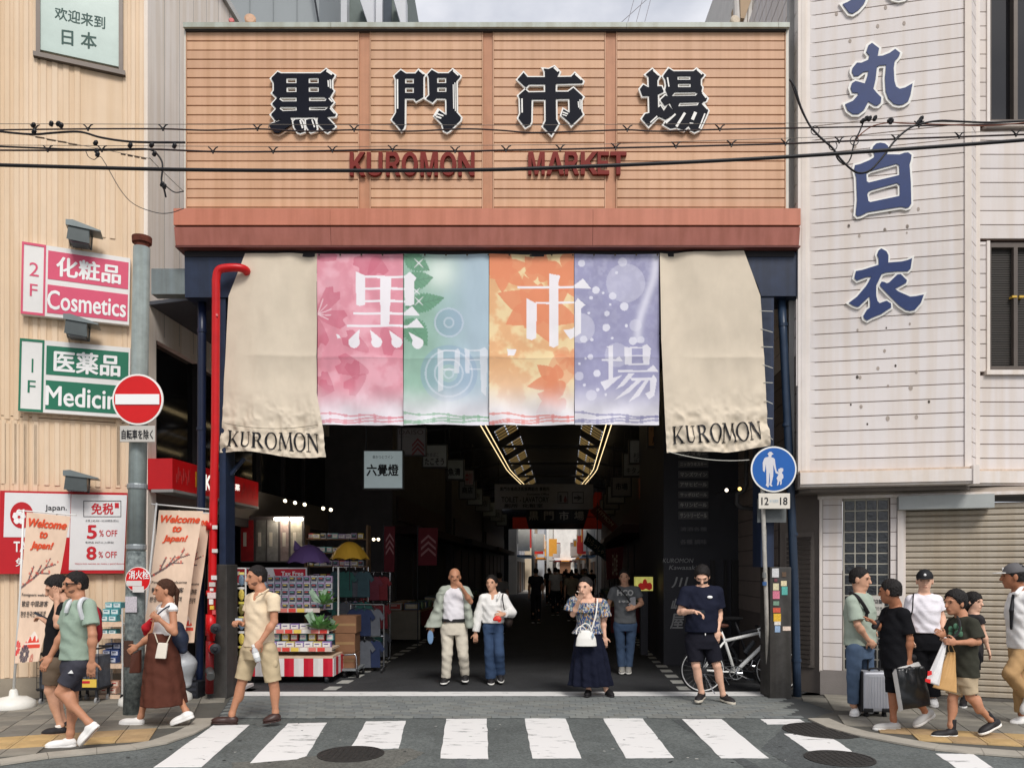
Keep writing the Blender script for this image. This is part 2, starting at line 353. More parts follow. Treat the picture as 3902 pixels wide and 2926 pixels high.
# side pavements: base, concrete gutter, slabs, yellow guide tiles
def pavement(name,edge,back,gut,dirv,tiles,yrow):
    """edge: pixels along the asphalt; back: pixels closing the polygon"""
    E = [gnd(*p) for p in edge]; B = [gnd(*p) if isinstance(p,tuple) else p for p in back]
    base = ground_poly(name,E + B,.006,M('pavement_joint',(88,86,80),.9,.15),thick=.005); tag(base,kind='structure')
    inner = []
    for i,p in enumerate(E):
        d = (E[min(i + 1,len(E) - 1)] - E[max(i - 1,0)]).normalized(); n = Vector((-d.y,d.x,0)); inner.append(p + n * gut)
    for i in range(len(E) - 1):
        a,b,c,d = E[i],E[i + 1],inner[i + 1],inner[i]; e = .006
        ground_poly('gutter_block',[a.lerp(b,e),b.lerp(a,e),c.lerp(d,e),d.lerp(c,e)],.022,M('gutter_concrete',(166,160,148),.85,.18,4,bump=.3,bscale=50),base,.018)
    poly = [(p.x,p.y) for p in inner] + [(p.x,p.y) for p in B]
    def inside(x,y):
        c = False; n = len(poly)
        for i in range(n):
            (x0,y0),(x1,y1) = poly[i],poly[(i + 1) % n]
            if (y0 > y) != (y1 > y) and x < (x1 - x0) * (y - y0) / (y1 - y0) + x0: c = not c
        return c
    d = Vector((*dirv,0)).normalized(); n = Vector((-d.y,d.x,0)); o0 = inner[len(inner) // 2]; S = .3; tm = []
    cols = [((128,124,114),0),((138,133,122),0),((118,115,107),0),((186,158,112),1),((172,146,110),1)]
    for i,(c,yl) in enumerate(cols):
        gg = Geo().box((-S / 2 + .004,-S / 2 + .004,0),(S / 2 - .004,S / 2 - .004,.012),lambda a,b,c_: d * a + n * b + Vector((0,0,c_)))
        if yl:
            for a in range(5):
                gg.box((-S / 2 + .03,-S / 2 + .035 + a * .052,.012),(S / 2 - .03,-S / 2 + .06 + a * .052,.0165),lambda a_,b_,c_: d * a_ + n * b_ + Vector((0,0,c_)))
        me = bpy.data.meshes.new('paving_slab'); me.from_pydata([tuple(p) for p in gg.v],[],gg.f)
        me.materials.append(M('slab_%d' % i,c,.85,.22,3.5,bump=.3,bscale=70)); tm.append(me)
    for i in range(-22,23):
        for j in range(-9,12):
            c = o0 + d * (i * S) + n * (j * S)
            if not (abs(c.x) < 7.6 and 6 < c.y < 11.5): continue
            if not all(inside(c.x + a,c.y + b) for a in (-.13,.13) for b in (-.13,.13)): continue
            yl = yrow(c,j)
            o = bpy.data.objects.new('guide_tile' if yl else 'paving_slab',tm[3 + RNG.integers(2)] if yl else tm[RNG.integers(3)]); COL.objects.link(o); o.parent = base
            o.location = c + Vector((0,0,.0065 + RNG.random() * .003)) - wloc(base)
    return base
LP = pavement('pavement_left',[(-500,2965),(-200,2940),(0,2919),(185,2892),(369,2874),(520,2858),(640,2835),(740,2800),(800,2768),(826,2740)],
    [(880,2656),V2(-3.6,10.3),V2(-3.6,10.9),V2(-4.9,10.62),V2(-9,8.9)],.22,(.93,.30),0,lambda c,j: j in (1,2))
RP = pavement('pavement_right',[(3078,2742),(3150,2775),(3251,2803),(3400,2832),(3561,2860),(3750,2878),(3902,2890),(4300,2915)],
    [V2(8.6,9.2),V2(6.2,9.85),V2(4.05,10.55),(3020,2656),(3180,2712)],.24,(.96,-.28),0,lambda c,j: j in (1,2) and c.x > 3.95)
# manhole covers
def manhole(x,y,wpx,label):
    c = gnd(x,y); r = wpx / 2 / F * c.y; t = root('manhole_cover',label,'manhole',(c.x,c.y,.004),'manhole covers in the road')
    m = M('cast_iron',(66,64,62),.55,.25,20,metal=.4,bump=.3)
    Geo().lathe((c.x,c.y,.002),[(r,0),(r,.008),(r * .93,.008),(r * .93,.004),(r * .9,.004)],40).obj('frame_ring',m,t)
    g = Geo().lathe((c.x,c.y,.002),[(r * .9,0),(r * .9,.006)],40).obj('lid',m,t)
    k = int(r / .055); gg = Geo()
    for i in range(-k,k + 1):
        for j in range(-k,k + 1):
            if (i * i + j * j) < (k - .3) ** 2: gg.box((c.x + i * .055 - .018,c.y + j * .055 - .018,.008),(c.x + i * .055 + .018,c.y + j * .055 + .018,.0125))
    if gg.v: gg.obj('tread_studs',m,t)
manhole(1337,2873,252,'round iron manhole cover between the crosswalk stripes at the left')
manhole(3135,2783,292,'round iron manhole cover at the right kerb, the farther of two')
manhole(3199,2890,256,'round iron manhole cover at lower right, nearest the camera')
manhole(2249,2715,90,'small round iron cover set in the grey apron paving')
# ------------------------------------------------------------------ the market gate
gate = root('market_gate','wide tan clad arcade gate with black kanji letters and red beam','gate',(-.33,10,0))
TAN = [M('tan_cladding_%d' % i,c,.55,.07,1.2,streak=.12) for i,c in enumerate([(208,165,133),(203,161,130),(211,169,136)])]
X0,X1 = FAC.px(709,0)[0],FAC.px(2993,0)[0]
bays = [(712,1364),(1413,1836),(1882,2303),(2352,2990)]
fz = lambda y: FAC.px(0,y)[1]; fx = lambda x: FAC.px(x,0)[0]
FAC.board('backing_panel',X0,X1,fz(818),fz(118),-.35,-.03,M('tan_backing',(176,124,96),.7,.1),gate)
ys = [122] + [157 + 35.2 * k for k in range(19)] + [815]
for (a,b) in bays:
    for k in range(len(ys) - 1):
        o = FAC.board('cladding_board',fx(a),fx(b),fz(ys[k + 1]) + .006,fz(ys[k]) - .006,-.028,0 + random.uniform(-.0015,.0015),TAN[RNG.integers(3)],gate); bevel(o,.003,1)
    for e in (a - 4,b + 1): FAC.board('edge_trim',fx(e),fx(e + 3.5),fz(815),fz(122),-.028,.006,TAN[1],gate)
for i in range(3):
    FAC.board('channel_post',fx(bays[i][1] + 5),fx(bays[i + 1][0] - 5),fz(815),fz(124),-.029,-.012,M('tan_post',(190,136,104),.55,.1,streak=.18),gate)
cap = M('cap_flashing',(176,182,172),.45,.12,streak=.15)
xs = [705,1265,1826,2385,2960,3003]
for a,b in zip(xs,xs[1:]): FAC.board('cap_flashing',fx(a) + .002,fx(b) - .002,fz(118),fz(100),-.4,.07,cap,gate)
FAC.board('cap_shadow_strip',X0,X1,fz(124),fz(118.5),-.03,.03,M('painted_cap_shadow',(60,56,54),.6,0),gate)  # dark strip painted in as the shadow under the cap
for a,b in ((703,709),(2994,3004)): FAC.board('corner_trim',fx(a),fx(b),fz(815),fz(118),-.4,.012,M('corner_trim',(206,200,188),.5,.1),gate)
RED1 = M('red_beam_upper',(194,122,98),.5,.1,1.5,streak=.14); RED2 = M('red_beam_lower_shaded',(172,108,95),.5,.12,1.5,streak=.16)  # lower tier faces down: its shade is put into a darker red
bx = [680,1268,2255,3035]
for a,b in zip(bx,bx[1:]):
    FAC.board('fascia_upper',fx(a) + .0015,fx(b) - .0015,fz(877),fz(815),-.25,.15,RED1,gate)
    prof = [(-.25,fz(946)),(.09,fz(946)),(.135,fz(883)),(-.25,fz(883))]
    Geo().prism([prof],lambda p,q,r: FAC(r,q,p),fx(a) + .002,fx(b) - .002).obj('fascia_lower',RED2,gate)
FAC.board('fascia_gap',fx(684),fx(3031),fz(884),fz(876),-.2,.1,M('gap_dark',(70,38,34),.7,0),gate)
FAC.board('drip_edge',fx(678),fx(3041),fz(952),fz(946.5),-.22,.085,M('drip_edge_red',(110,62,56),.6,.2),gate)
FAC.board('header_beam',fx(700),fx(3030),fz(975),fz(953),-.6,-.03,M('dark_header',(34,32,36),.6,.1),gate)
rust = M('rust_patch',(128,70,44),.9,.4,30,bump=.5)
for (x,y,r_) in [(692,938,10),(715,940,14),(745,941,9),(775,942,12),(812,943,8),(700,951,7)]:
    u,z = FAC.px(x,y); pts = [(u + r_ * (1 + .5 * math.sin(3 * k + x)) * math.cos(k * .63) / 293,z + .4 * r_ * math.sin(k * .63) / 293) for k in range(10)]
    Geo().prism([pts],lambda p,q,r: FAC(p,q,r),.03,.068).obj('rust_patch',rust,gate)
# navy haunches and columns
NV = NAVY
def fprism(name,pts,w0,w1,mat,parent,holes=()): return Geo().prism([[FAC.px(x,y) for x,y in l] for l in [pts,*holes]],FAC.T,w0,w1).obj(name,mat,parent)
fprism('haunch',[(698,956),(942,956),(940,1000),(930,1040),(905,1085),(880,1129),(700,1129)],-.55,-.04,NV,gate)
fprism('haunch',[(2838,956),(3060,956),(3062,1124),(2905,1124),(2890,1080),(2862,1020)],-.55,-.04,NV,gate)
FAC.board('column',fx(829),fx(853),fz(2150) + .001,fz(1129),-.4,-.06,NV,gate); FAC.board('column',fx(2905),fx(2955),fz(2160) + .001,fz(1124),-.4,-.06,NV,gate)
CVR = M('column_sheath',(66,64,62),.6,.3,8,streak=.3)
bevel(FAC.board('column_sheath',fx(786),fx(862),0,fz(2150),-.42,-.02,CVR,gate),.01); bevel(FAC.board('column_sheath',fx(2936),fx(3018),0,fz(2160),-.42,-.02,CVR,gate),.01)
g = Geo().tube([FAC(fx(905),fz(1735),-.25),FAC(fx(852),fz(1800),-.25)],.03); g.obj('brace',NV,gate)
FAC.board('tie_beam',fx(560),fx(700),fz(1108),fz(1010),-.3,-.12,M('grey_tie_steel',(120,130,132),.5,.15,streak=.2),gate)
# ---- big kanji
def glyph(name,zmap,outers,holes,marks,dots=(),rim=34,label=None,col=BLACK,rimcol=WHITE,wall=FAC,th=.065,parent=gate,off=.02):
    """solid letter: coloured face, white rim wider than it, white highlight marks on the face"""
    P = lambda l: [wall.px(*zmap(*p),th) for p in l]
    h = mesh_obj(name,[wall(*P(outers[0])[0],0)],[],None,parent) ; bpy.data.objects.remove(h)
    g = Geo()
    for i,ol in enumerate(outers + list(dots)): g.prism([P(offs(ol,rim))] + [P(offs(hh,-rim * .8)) for hh in (holes[i] if i < len(holes) else [])],wall.T,off,th - .012 + i * .0012)
    o = g.obj(name,rimcol,parent,label=label)
    g = Geo()
    for i,ol in enumerate(outers + list(dots)): g.prism([P(ol)] + [P(hh) for hh in (holes[i] if i < len(holes) else [])],wall.T,th - .02,th + i * .0008)
    g.obj('letter_face',col,o)
    if marks:
        for k in marks: Geo().prism([P(slash(*k) if len(k) == 5 else k)],wall.T,th - .005,th + .0055).obj('highlight_mark',rimcol,o)
    return o
R = rect
glyph('kanji_letter',zm(1000,230,.1808),[[(185,380),(320,245),(390,278),(1225,278),(1340,190),(1515,312),(1500,345),(1455,400),(1455,590),(1495,640),(1415,770),(1495,880),(1410,975),(1545,1135),(1530,1168),(1345,1188),(1520,1375),(1528,1392),(1370,1510),(1335,1495),(1172,1330),(1158,1268),(1180,1195),(580,1195),(608,1265),(595,1365),(380,1505),(320,1532),(240,1512),(148,1400),(165,1352),(400,1258),(385,1240),(275,1262),(182,1140),(295,1020),(205,915),(315,790),(205,685),(240,640),(240,470)]],
    [[R(500,368,718,485),R(970,365,1185,485),R(503,556,718,672),R(972,555,1187,668),[(340,812),(375,772),(720,772),(720,868),(420,870)],[(975,770),(1300,768),(1360,815),(1325,862),(980,864)],[(345,1012),(380,972),(722,974),(722,1062),(430,1074)],[(975,972),(1385,970),(1400,985),(1320,1052),(980,1055)]]],
    [(1352,228,1468,308,38),(1385,430,1395,570,26),(1428,415,1436,600,24),(1402,808,1475,885,28),(1425,1018,1520,1130,22),(795,1270,850,1440,34),(1045,1260,1100,1420,28)],
    dots=[[(650,1290),(690,1252),(790,1242),(840,1290),(878,1430),(872,1495),(790,1525),(740,1506),(672,1400)],[(917,1262),(990,1238),(1078,1238),(1108,1280),(1142,1440),(1128,1472),(1020,1506),(987,1478),(927,1380)]],label='black kanji letter with white rim, leftmost of four')
glyph('kanji_letter',zm(1470,230,.1808),[[(185,330),(315,210),(425,282),(625,282),(690,205),(820,305),(790,345),(790,765),(640,848),(620,830),(610,797),(400,792),(395,1370),(380,1420),(325,1468),(230,1350),(132,1245),(220,1100),(215,380)],
    [(880,300),(970,205),(1100,278),(1320,278),(1410,197),(1568,330),(1560,350),(1485,435),(1490,1100),(1583,1205),(1570,1258),(1340,1478),(1290,1506),(1230,1478),(1190,1330),(1170,1308),(1032,1170),(1105,1047),(1258,1152),(1285,1150),(1280,830),(1260,797),(1070,792),(985,878),(855,802),(920,735),(908,350)]],
    [[R(405,375,592,492),R(405,565,592,690)],[R(1082,360,1275,485),R(1085,560,1280,670)]],
    [(247,410,250,1030,30),(700,218,800,300,26),(1420,228,1530,330,28),(1422,520,1432,1030,20),(1458,480,1468,1080,20),(1060,1190,1170,1230,34),(1085,1135,1215,1180,28),[(1020,1170),(1105,1035),(1130,1060),(1050,1190)]],label='black kanji letter shaped like a double gate door')
glyph('kanji_letter',zm(1950,230,.1808),[[(128,400),(250,262),(330,357),(705,358),(700,220),(677,178),(780,187),(900,132),(1008,245),(955,355),(1255,350),(1330,272),(1503,440),(1488,473),(930,488),(925,665),(1185,665),(1300,582),(1503,770),(1460,830),(1465,1070),(1498,1135),(1258,1365),(1210,1290),(1052,1150),(1090,1032),(1200,1102),(1228,1100),(1220,802),(930,807),(935,1250),(983,1330),(840,1566),(662,1385),(720,1270),(715,817),(420,817),(410,1290),(380,1350),(290,1402),(142,1210),(185,1120),(175,790),(147,740),(285,617),(355,678),(710,672),(708,498),(365,498),(300,563)]],
    [],[(890,160,980,245,34),(1340,300,1470,415,34),(215,815,220,1110,30),(1400,875,1412,1005,22),(1438,835,1442,1040,22),(1075,1100,1185,1140,26),(1070,1150,1160,1180,22)],label='black kanji letter with a cross top and three legs')
glyph('kanji_letter',zm(2420,230,.1808),[[(232,295),(365,187),(518,335),(470,420),(470,552),(560,550),(603,658),(480,710),(485,1000),(540,962),(605,1068),(700,930),(850,1120),(650,1243),(520,1182),(470,1192),(290,1380),(152,1225),(215,1132),(310,1110),(300,742),(162,745),(107,600),(175,517),(280,573),(300,558),(290,340)],
    [(597,325),(710,172),(810,236),(1230,234),(1300,182),(1458,310),(1385,390),(1385,530),(1416,570),(1400,665),(1523,800),(1500,848),(1410,878),(1543,1060),(1490,1190),(1370,1448),(1260,1503),(1190,1468),(1135,1370),(1035,1463),(880,1408),(750,1428),(612,1350),(640,1310),(840,1140),(740,892),(630,955),(543,830),(640,742),(705,772),(642,610),(662,520),(642,400)]],
    [[],[R(895,330,1172,415),R(905,485,1178,570),[(762,758),(840,667),(1270,662),(1330,695),(1275,750)],[(907,973),(945,887),(1362,874),(1315,955)]]],
    [(385,222,500,328,30),(680,370,712,565,28),(1300,200,1412,305,28),(1415,695,1495,800,24),(1415,920,1520,1035,26),(650,1330,850,1140,36),(870,1405,1050,1115,52),(1205,1260,1275,1100,66),(1150,1330,1225,1340,20),(1350,1440,1470,1130,30),(320,1320,465,1185,26)],label='black kanji letter with many strokes, rightmost of four')
# ---- KUROMON MARKET
DR = M('dark_red_letter',(122,48,42),.6,.1,spec=.15)
def arcpts(cx,cy,rx,ry,a0,a1,n=14): return [(cx + rx * math.cos(math.radians(a0 + (a1 - a0) * i / n)),cy + ry * math.sin(math.radians(a0 + (a1 - a0) * i / n))) for i in range(n + 1)]
ring = [arcpts(.5,.5,.5,.5,0,345,23),arcpts(.5,.5,.26,.34,0,345,23)]
BLK = {'K': [[[(0,0),(.24,0),(.24,1),(0,1)]],[[(.24,.36),(.24,.58),(.68,1),(.98,1),(.52,.56),(1,0),(.7,0),(.36,.42)]]],
    'U': [[[(0,1),(.25,1),(.25,.32),(.3,.2),(.5,.15),(.7,.2),(.75,.32),(.75,1),(1,1),(1,.3)] + arcpts(.5,.3,.5,.31,0,-180,12)[1:]]],
    'R': [[[(0,0),(.25,0),(.25,.4),(.45,.4),(.72,0),(1.02,0),(.7,.44),(.92,.58),(.94,.78),(.82,.95),(.6,1),(0,1)],[(.25,.56),(.25,.83),(.55,.83),(.68,.76),(.68,.63),(.55,.56)]]],
    'O': [ring],'M': [[[(0,0),(.2,0),(.2,.72),(.4,0),(.6,0),(.8,.72),(.8,0),(1,0),(1,1),(.7,1),(.5,.32),(.3,1),(0,1)]]],
    'N': [[[(0,0),(.22,0),(.22,.66),(.74,0),(1,0),(1,1),(.78,1),(.78,.36),(.27,1),(0,1)]]],
    'A': [[[(0,0),(.25,0),(.32,.2),(.68,.2),(.75,0),(1,0),(.63,1),(.37,1)],[(.38,.37),(.5,.78),(.62,.37)]]],
    'E': [[[(0,0),(.95,0),(.95,.17),(.26,.17),(.26,.43),(.85,.43),(.85,.59),(.26,.59),(.26,.83),(.93,.83),(.93,1),(0,1)]]],
    'T': [[[(.37,0),(.63,0),(.63,.83),(1,.83),(1,1),(0,1),(0,.83),(.37,.83)]]]}
def block_letter(ch,x0,y0,x1,y1):
    (u0,z1),(u1,z0) = FAC.px(x0,y0,.05),FAC.px(x1,y1,.05); g = Geo()
    for loops in BLK[ch]: g.prism([[(u0 + (u1 - u0) * p[0],z0 + (z1 - z0) * p[1]) for p in l] for l in loops],FAC.T,.004,.05)
    g.obj('sign_letter',DR,gate)
KW = zm(700,0,.5425); KX = [(1165,1275),(1285,1395),(1420,1520),(1530,1645),(1662,1785),(1800,1915),(1928,2043)]
for ch,(a,b) in zip('KUROMON',KX): block_letter(ch,*KW(a,1068),*KW(b,1232))
KW = zm(1800,0,.5877)
for ch,(a,b) in zip('MARKET',[(362,470),(480,595),(600,690),(703,815),(812,892),(895,1000)]): block_letter(ch,*KW(a,983),*KW(b,1130))
# ------------------------------------------------------------------ cloth banners under the beam
def cloth(name,fn,nu,nv,mat,parent,paint=None,thick=0.):
    """fn(a, b) -> pixel x, y and depth push; a, b in 0..1 arrays"""
    a,b = np.meshgrid(np.linspace(0,1,nu),np.linspace(0,1,nv),indexing='ij'); x,y,dw = fn(a,b)
    Y = 10.02 + dw; P = np.stack([(x - CX) / F * 10.02,Y,EYE + (HY - y) / F * 10.02],-1).reshape(-1,3)
    I = np.arange(nu * nv).reshape(nu,nv); f = np.stack([I[:-1,:-1],I[:-1,1:],I[1:,1:],I[1:,:-1]],-1).reshape(-1,4)
    o = mesh_obj(name,P,f,mat,parent,True)
    if paint is not None:
        c = paint(x.ravel(),y.ravel()); at_ = o.data.color_attributes.new('print','FLOAT_COLOR','POINT')
        cc = np.ones((len(c),4),np.float32); cc[:,:3] = c; at_.data.foreach_set('color',cc.ravel())
    return o
def vnoise(x,y,seed=0,oct=4):
    r = np.random.default_rng(seed); out = np.zeros_like(x,float); amp = 1; tot = 0
    T_ = r.random((64,64))
    for k in range(oct):
        xi = np.floor(x).astype(int); yi = np.floor(y).astype(int); fx_ = x - xi; fy_ = y - yi; fx_ = fx_ * fx_ * (3 - 2 * fx_); fy_ = fy_ * fy_ * (3 - 2 * fy_)
        g = lambda i,j: T_[(xi + i) % 64,(yi + j) % 64]
        out += amp * ((g(0,0) * (1 - fx_) + g(1,0) * fx_) * (1 - fy_) + (g(0,1) * (1 - fx_) + g(1,1) * fx_) * fy_); tot += amp; amp *= .5; x = x * 2 + 17.3; y = y * 2 + 9.1
    return out / tot
def inpoly(x,y,pts):
    c = np.zeros(x.shape,bool); n = len(pts)
    for i in range(n):
        (x0,y0),(x1,y1) = pts[i],pts[(i + 1) % n]
        if y0 == y1: continue
        c ^= ((y0 > y) != (y1 > y)) & (x < (x1 - x0) * (y - y0) / (y1 - y0) + x0)
    return c
def sstep(a,b,t): t = np.clip((t - a) / (b - a + 1e-9),0,1); return t * t * (3 - 2 * t)
LC = lambda *c: np.array(lin(c))
def paint_season(x,y):
    """the printed artwork: blossom, leaves and water, maple, snow; and white brush-like kanji"""
    zx = (x - 800) / .5726; zy = (y - 850) / .5726; rx = (x - 1800) / .5725; ry = (y - 850) / .5725      # the two zooms it was drawn in
    n1 = vnoise(x / 60,y / 60,1); n2 = vnoise(x / 18,y / 18,2); c = np.zeros((len(x),3))
    mixc = lambda c,k,col: c * (1 - k[:,None]) + col * k[:,None]
    p = [x < 1538,(x >= 1538) & (x < 1864.5),(x >= 1864.5) & (x < 2189),x >= 2189]
    v = (y - 967) / (1618 - 967)
    base = [LC(222,134,152),LC(134,178,156),LC(230,172,110),LC(142,142,180)]
    for i in range(4): c[p[i]] = base[i]
    c = c * (.86 + .28 * n1[:,None])
    pale = LC(232,228,232)
    c = mixc(c,p[0] * np.clip(.62 * sstep(.42,.66,n1) + .5 * np.exp(-((zx - 800) / 90) ** 2 - ((zy - 420) / 90) ** 2),0,1) * .7,LC(240,190,202))
    # pink petals
    def petal(cx,cy,ang,ln,wd,col,k=.8):
        nonlocal c
        a = math.radians(ang); dx = zx - cx; dy = zy - cy; u = dx * math.cos(a) + dy * math.sin(a); w_ = -dx * math.sin(a) + dy * math.cos(a); t = u / ln
        prof = wd * np.sqrt(np.clip(t,0,1)) * np.where(t < .8,1,np.clip(1 - (t - .8) / .3,.2,1)); ins = (t > 0) & (t < 1 - .16 * np.exp(-(w_ / (wd * .35)) ** 2)) & (np.abs(w_) < prof)
        c = mixc(c,(ins & p[0]) * (k * (.55 + .45 * np.clip(t,0,1))),col)
    pk = LC(200,74,106)
    for q in [(715,605,-52,215,70),(715,610,12,210,72),(700,620,78,215,66),(715,240,-20,140,60),(1100,220,80,140,80),(1140,220,150,200,90),(1060,1000,200,240,80),(1040,1010,140,180,70),(1060,860,215,210,66),(720,1150,-50,120,70),(820,1120,230,160,60),(980,1040,250,130,60),(1150,700,60,200,90)]: petal(*q,pk,.78)
    for (a0,ln) in [(-70,110),(-45,90),(-20,100),(5,90),(25,80)]:
        a = math.radians(a0); u = (zx - 715) * math.cos(a) + (zy - 605) * math.sin(a); w_ = np.abs(-(zx - 715) * math.sin(a) + (zy - 605) * math.cos(a))
        c = mixc(c,(p[0] & (u > 0) & (u < ln) & (w_ < 3.5)) * .8,LC(246,214,222))
    # green panel
    c = mixc(c,p[1] * sstep(1380,1760,zx + 90 * (n1 - .5)) * .85,LC(168,190,208)); c = mixc(c,p[1] * np.exp(-((zx - 1530) / 110) ** 2 - ((zy - 330) / 110) ** 2) * .9,LC(226,240,230))
    def leaf(cx,cy,ang,ln,wd,col):
        nonlocal c
        a = math.radians(ang); dx = zx - cx; dy = zy - cy; u = dx * math.cos(a) + dy * math.sin(a); w_ = -dx * math.sin(a) + dy * math.cos(a); t = np.clip(u / ln,0,1)
        prof = wd * np.sin(np.pi * t ** .8) * (1 + .06 * np.sign(np.sin(u * .32))); ins = (u > 0) & (u < ln) & (np.abs(w_) < prof); vein = (np.abs(w_) < 2.2) | (np.abs(((u - np.abs(w_) * .8) % 34) - 17) < 1.8)
        c = mixc(c,(ins & p[1]) * .88,col); c = mixc(c,(ins & vein & p[1]) * .5,LC(40,96,66))
    for q in [(1290,215,30,200,60),(1300,400,-12,190,62),(1300,560,-14,270,62),(1300,640,50,230,80)]: leaf(*q,LC(62,140,96))
    for (cx,cy,r0,r1) in [(1590,660,0,100),(1590,1000,60,190)]:
        rr = np.hypot((zx - cx),(zy - cy) * 1.0); c = mixc(c,(p[1] & (rr < r1) & (rr > r0)) * .38,LC(112,146,186)); c = mixc(c,(p[1] & (np.abs((rr % 62) - 31) < 6) & (rr < r1 * 1.1)) * .5,LC(206,216,226))
    # orange panel
    c = mixc(c,p[2] * sstep(.40,.6,n1) * .75,LC(240,222,166)); c = mixc(c,p[2] * sstep(.62,.95,v) * .6,LC(238,222,196))
    def maple(cx,cy,ang,ln,wd,k=.9):
        nonlocal c
        for i,(da,lk) in enumerate([(0,1),(50,.85),(-50,.85),(100,.55),(-100,.55)]):
            a = math.radians(ang + da); dx = rx - cx; dy = ry - cy; u = dx * math.cos(a) + dy * math.sin(a); w_ = -dx * math.sin(a) + dy * math.cos(a); t = np.clip(u / (ln * lk),0,1)
            c = mixc(c,(p[2] & (u > 0) & (u < ln * lk) & (np.abs(w_) < wd * np.sin(np.pi * t ** .7))) * k,LC(226,126,66))
    maple(420,560,200,270,75); maple(430,560,20,300,80); maple(200,300,40,200,50); maple(180,260,200,180,60); maple(440,330,-80,170,55); maple(600,300,60,260,70); maple(560,1050,170,200,48); maple(560,1180,150,160,50); maple(640,900,100,200,60,.5)
    # snow panel
    c = mixc(c,p[3] * np.clip(sstep(.35,.75,n2) * .5 * (1 - v),0,1),LC(176,176,204)); c = mixc(c,p[3] * np.exp(-((rx - 1160 - 60 * np.sin(ry / 160)) / 28) ** 2) * (ry < 800) * .75,LC(226,226,240))
    bub = [(727,268,24,.75),(822,448,25,.95),(870,468,9,.9),(933,488,25,.8),(1010,557,28,.9),(790,498,13,.85),(895,605,18,.8),(890,697,25,.95),(1024,686,11,.95),(740,775,24,.8),(795,776,11,.9),(1068,786,27,.85),(785,892,19,.7),(752,905,8,.8),(712,938,9,.9),(828,1004,24,.85),(832,1113,12,.8),(775,600,9,.9),(930,768,9,.9),(916,545,9,.9),(1000,260,30,.5),(960,330,10,.7),(1085,682,40,.4),(715,700,100,.35),(1020,400,130,.3),(960,880,80,.3),(790,1150,36,.4),(710,1020,30,.5),(1120,780,24,.6),(886,1145,9,.8),(745,1080,10,.8)]
    for (cx,cy,r_,k) in bub: c = mixc(c,p[3] * (np.hypot(rx - cx,ry - cy) < r_) * k,LC(226,226,238))
    # white fade and twigs along the hem
    c = mixc(c,sstep(.74,.97,v + .05 * (n1 - .5)) * .92,LC(226,224,230))
    tw = [LC(206,108,124),LC(104,164,122),LC(214,100,88),LC(110,110,158)]; xs0 = [1208,1538,1864.5,2189]
    for i in range(4):
        for (ya,yb) in [(1575,1590),(1606,1588),(1612,1602)]:
            yy = ya + (yb - ya) * (x - xs0[i]) / 325 + 3 * np.sin(x / 23 + i); c = mixc(c,(p[i] & (np.abs(y - yy) < 3.0 + 2.5 * (np.sin(x / 9) > .8))) * .75,tw[i])
    c = mixc(c,(np.abs(v - .615) < .0016) * .25,LC(90,80,90))  # shade of the fold crease, painted in as a dark line
    # ---- kanji, white
    Wc = LC(240,238,242)
    def ink(polys,X,Y_,k):
        nonlocal c
        m = np.zeros(len(x),bool)
        for q in polys: m |= inpoly(X,Y_,q)
        kk = k(X,Y_) if callable(k) else k; c = mixc(c,m * kk,Wc)
    H = lambda x0,x1,y,t=16,tri=0: [(x0,y - t / 2),(x1 - tri,y - t / 2)] + ([(x1 - tri * .45,y - t / 2 - tri * .42),(x1,y + t / 2)] if tri else [(x1,y - t / 2),(x1,y + t / 2)]) + [(x0,y + t / 2)]
    drop = lambda x0,y0,x1,y1,wd: [(x0,y0)] + [(x1 + wd * math.cos(a),y1 + wd * 1.05 * math.sin(a)) for a in np.linspace(-.6,3.6,14)]
    ink([[(972,325),(1035,352),(1035,545),(1000,556),(975,548)],[(1295,352),(1330,325),(1375,365),(1360,390),(1360,540),(1330,552),(1297,548)],H(1030,1300,360),H(1030,1300,438),H(1030,1300,522),[(1132,355),(1208,355),(1196,690),(1138,690)],H(955,1395,606,16,110),H(915,1425,688,16,110),
        drop(1000,710,962,796,38),drop(1066,712,1112,796,36),drop(1194,718,1246,796,36),drop(1318,720,1382,796,38)],zx,zy,.95)
    ink([[(1515,835),(1555,850),(1555,1110),(1520,1125)],H(1550,1640,848,10),H(1550,1640,912,10),H(1550,1640,975,10),[(1630,845),(1650,832),(1665,855),(1660,1000),(1625,1000)],[(1695,830),(1730,845),(1730,1000),(1700,1000)],H(1725,1800,848,10),H(1725,1800,912,10),H(1725,1800,972,10),[(1795,845),(1830,826),(1850,850),(1838,1150),(1805,1120)]],zx,zy,.5)
    ink([[(510,335),(585,350),(572,400),(572,815),(540,832),(510,818)],H(298,790,428,16,120),[(362,500),(428,538),(425,765),(395,780),(362,768)],H(420,700,532,14),[(680,535),(700,500),(752,545),(722,570),(722,735),(650,780),(605,715),(665,710),(682,690)]],rx,ry,.95)
    ink([[(885,825),(935,815),(935,1050),(905,1065),(905,830)],H(858,1000,914,10,50),[(850,1060),(1000,1010),(880,1118)],[(1010,825),(1060,830),(1060,945),(1015,945)],[(1130,822),(1160,808),(1188,835),(1175,945),(1135,945)],H(1050,1145,832,10),H(1050,1145,886,10),H(1050,1145,940,10),H(968,1240,985,12,80),[(1040,1000),(1080,1000),(1010,1080),(955,1105)],[(1050,1030),(1190,1030),(1205,1010),(1228,1040),(1210,1150),(1175,1175),(1150,1135),(1180,1120),(1180,1048),(1060,1048)],[(1095,1045),(1130,1045),(1040,1130),(940,1180)],[(1150,1045),(1175,1045),(1110,1150),(1040,1190)]],rx,ry,.74)
    ink([[(840,740),(860,745),(872,768),(850,770)]],zx,zy,.95); ink([[(232,838),(295,840),(280,880),(236,884)]],rx,ry,.95)
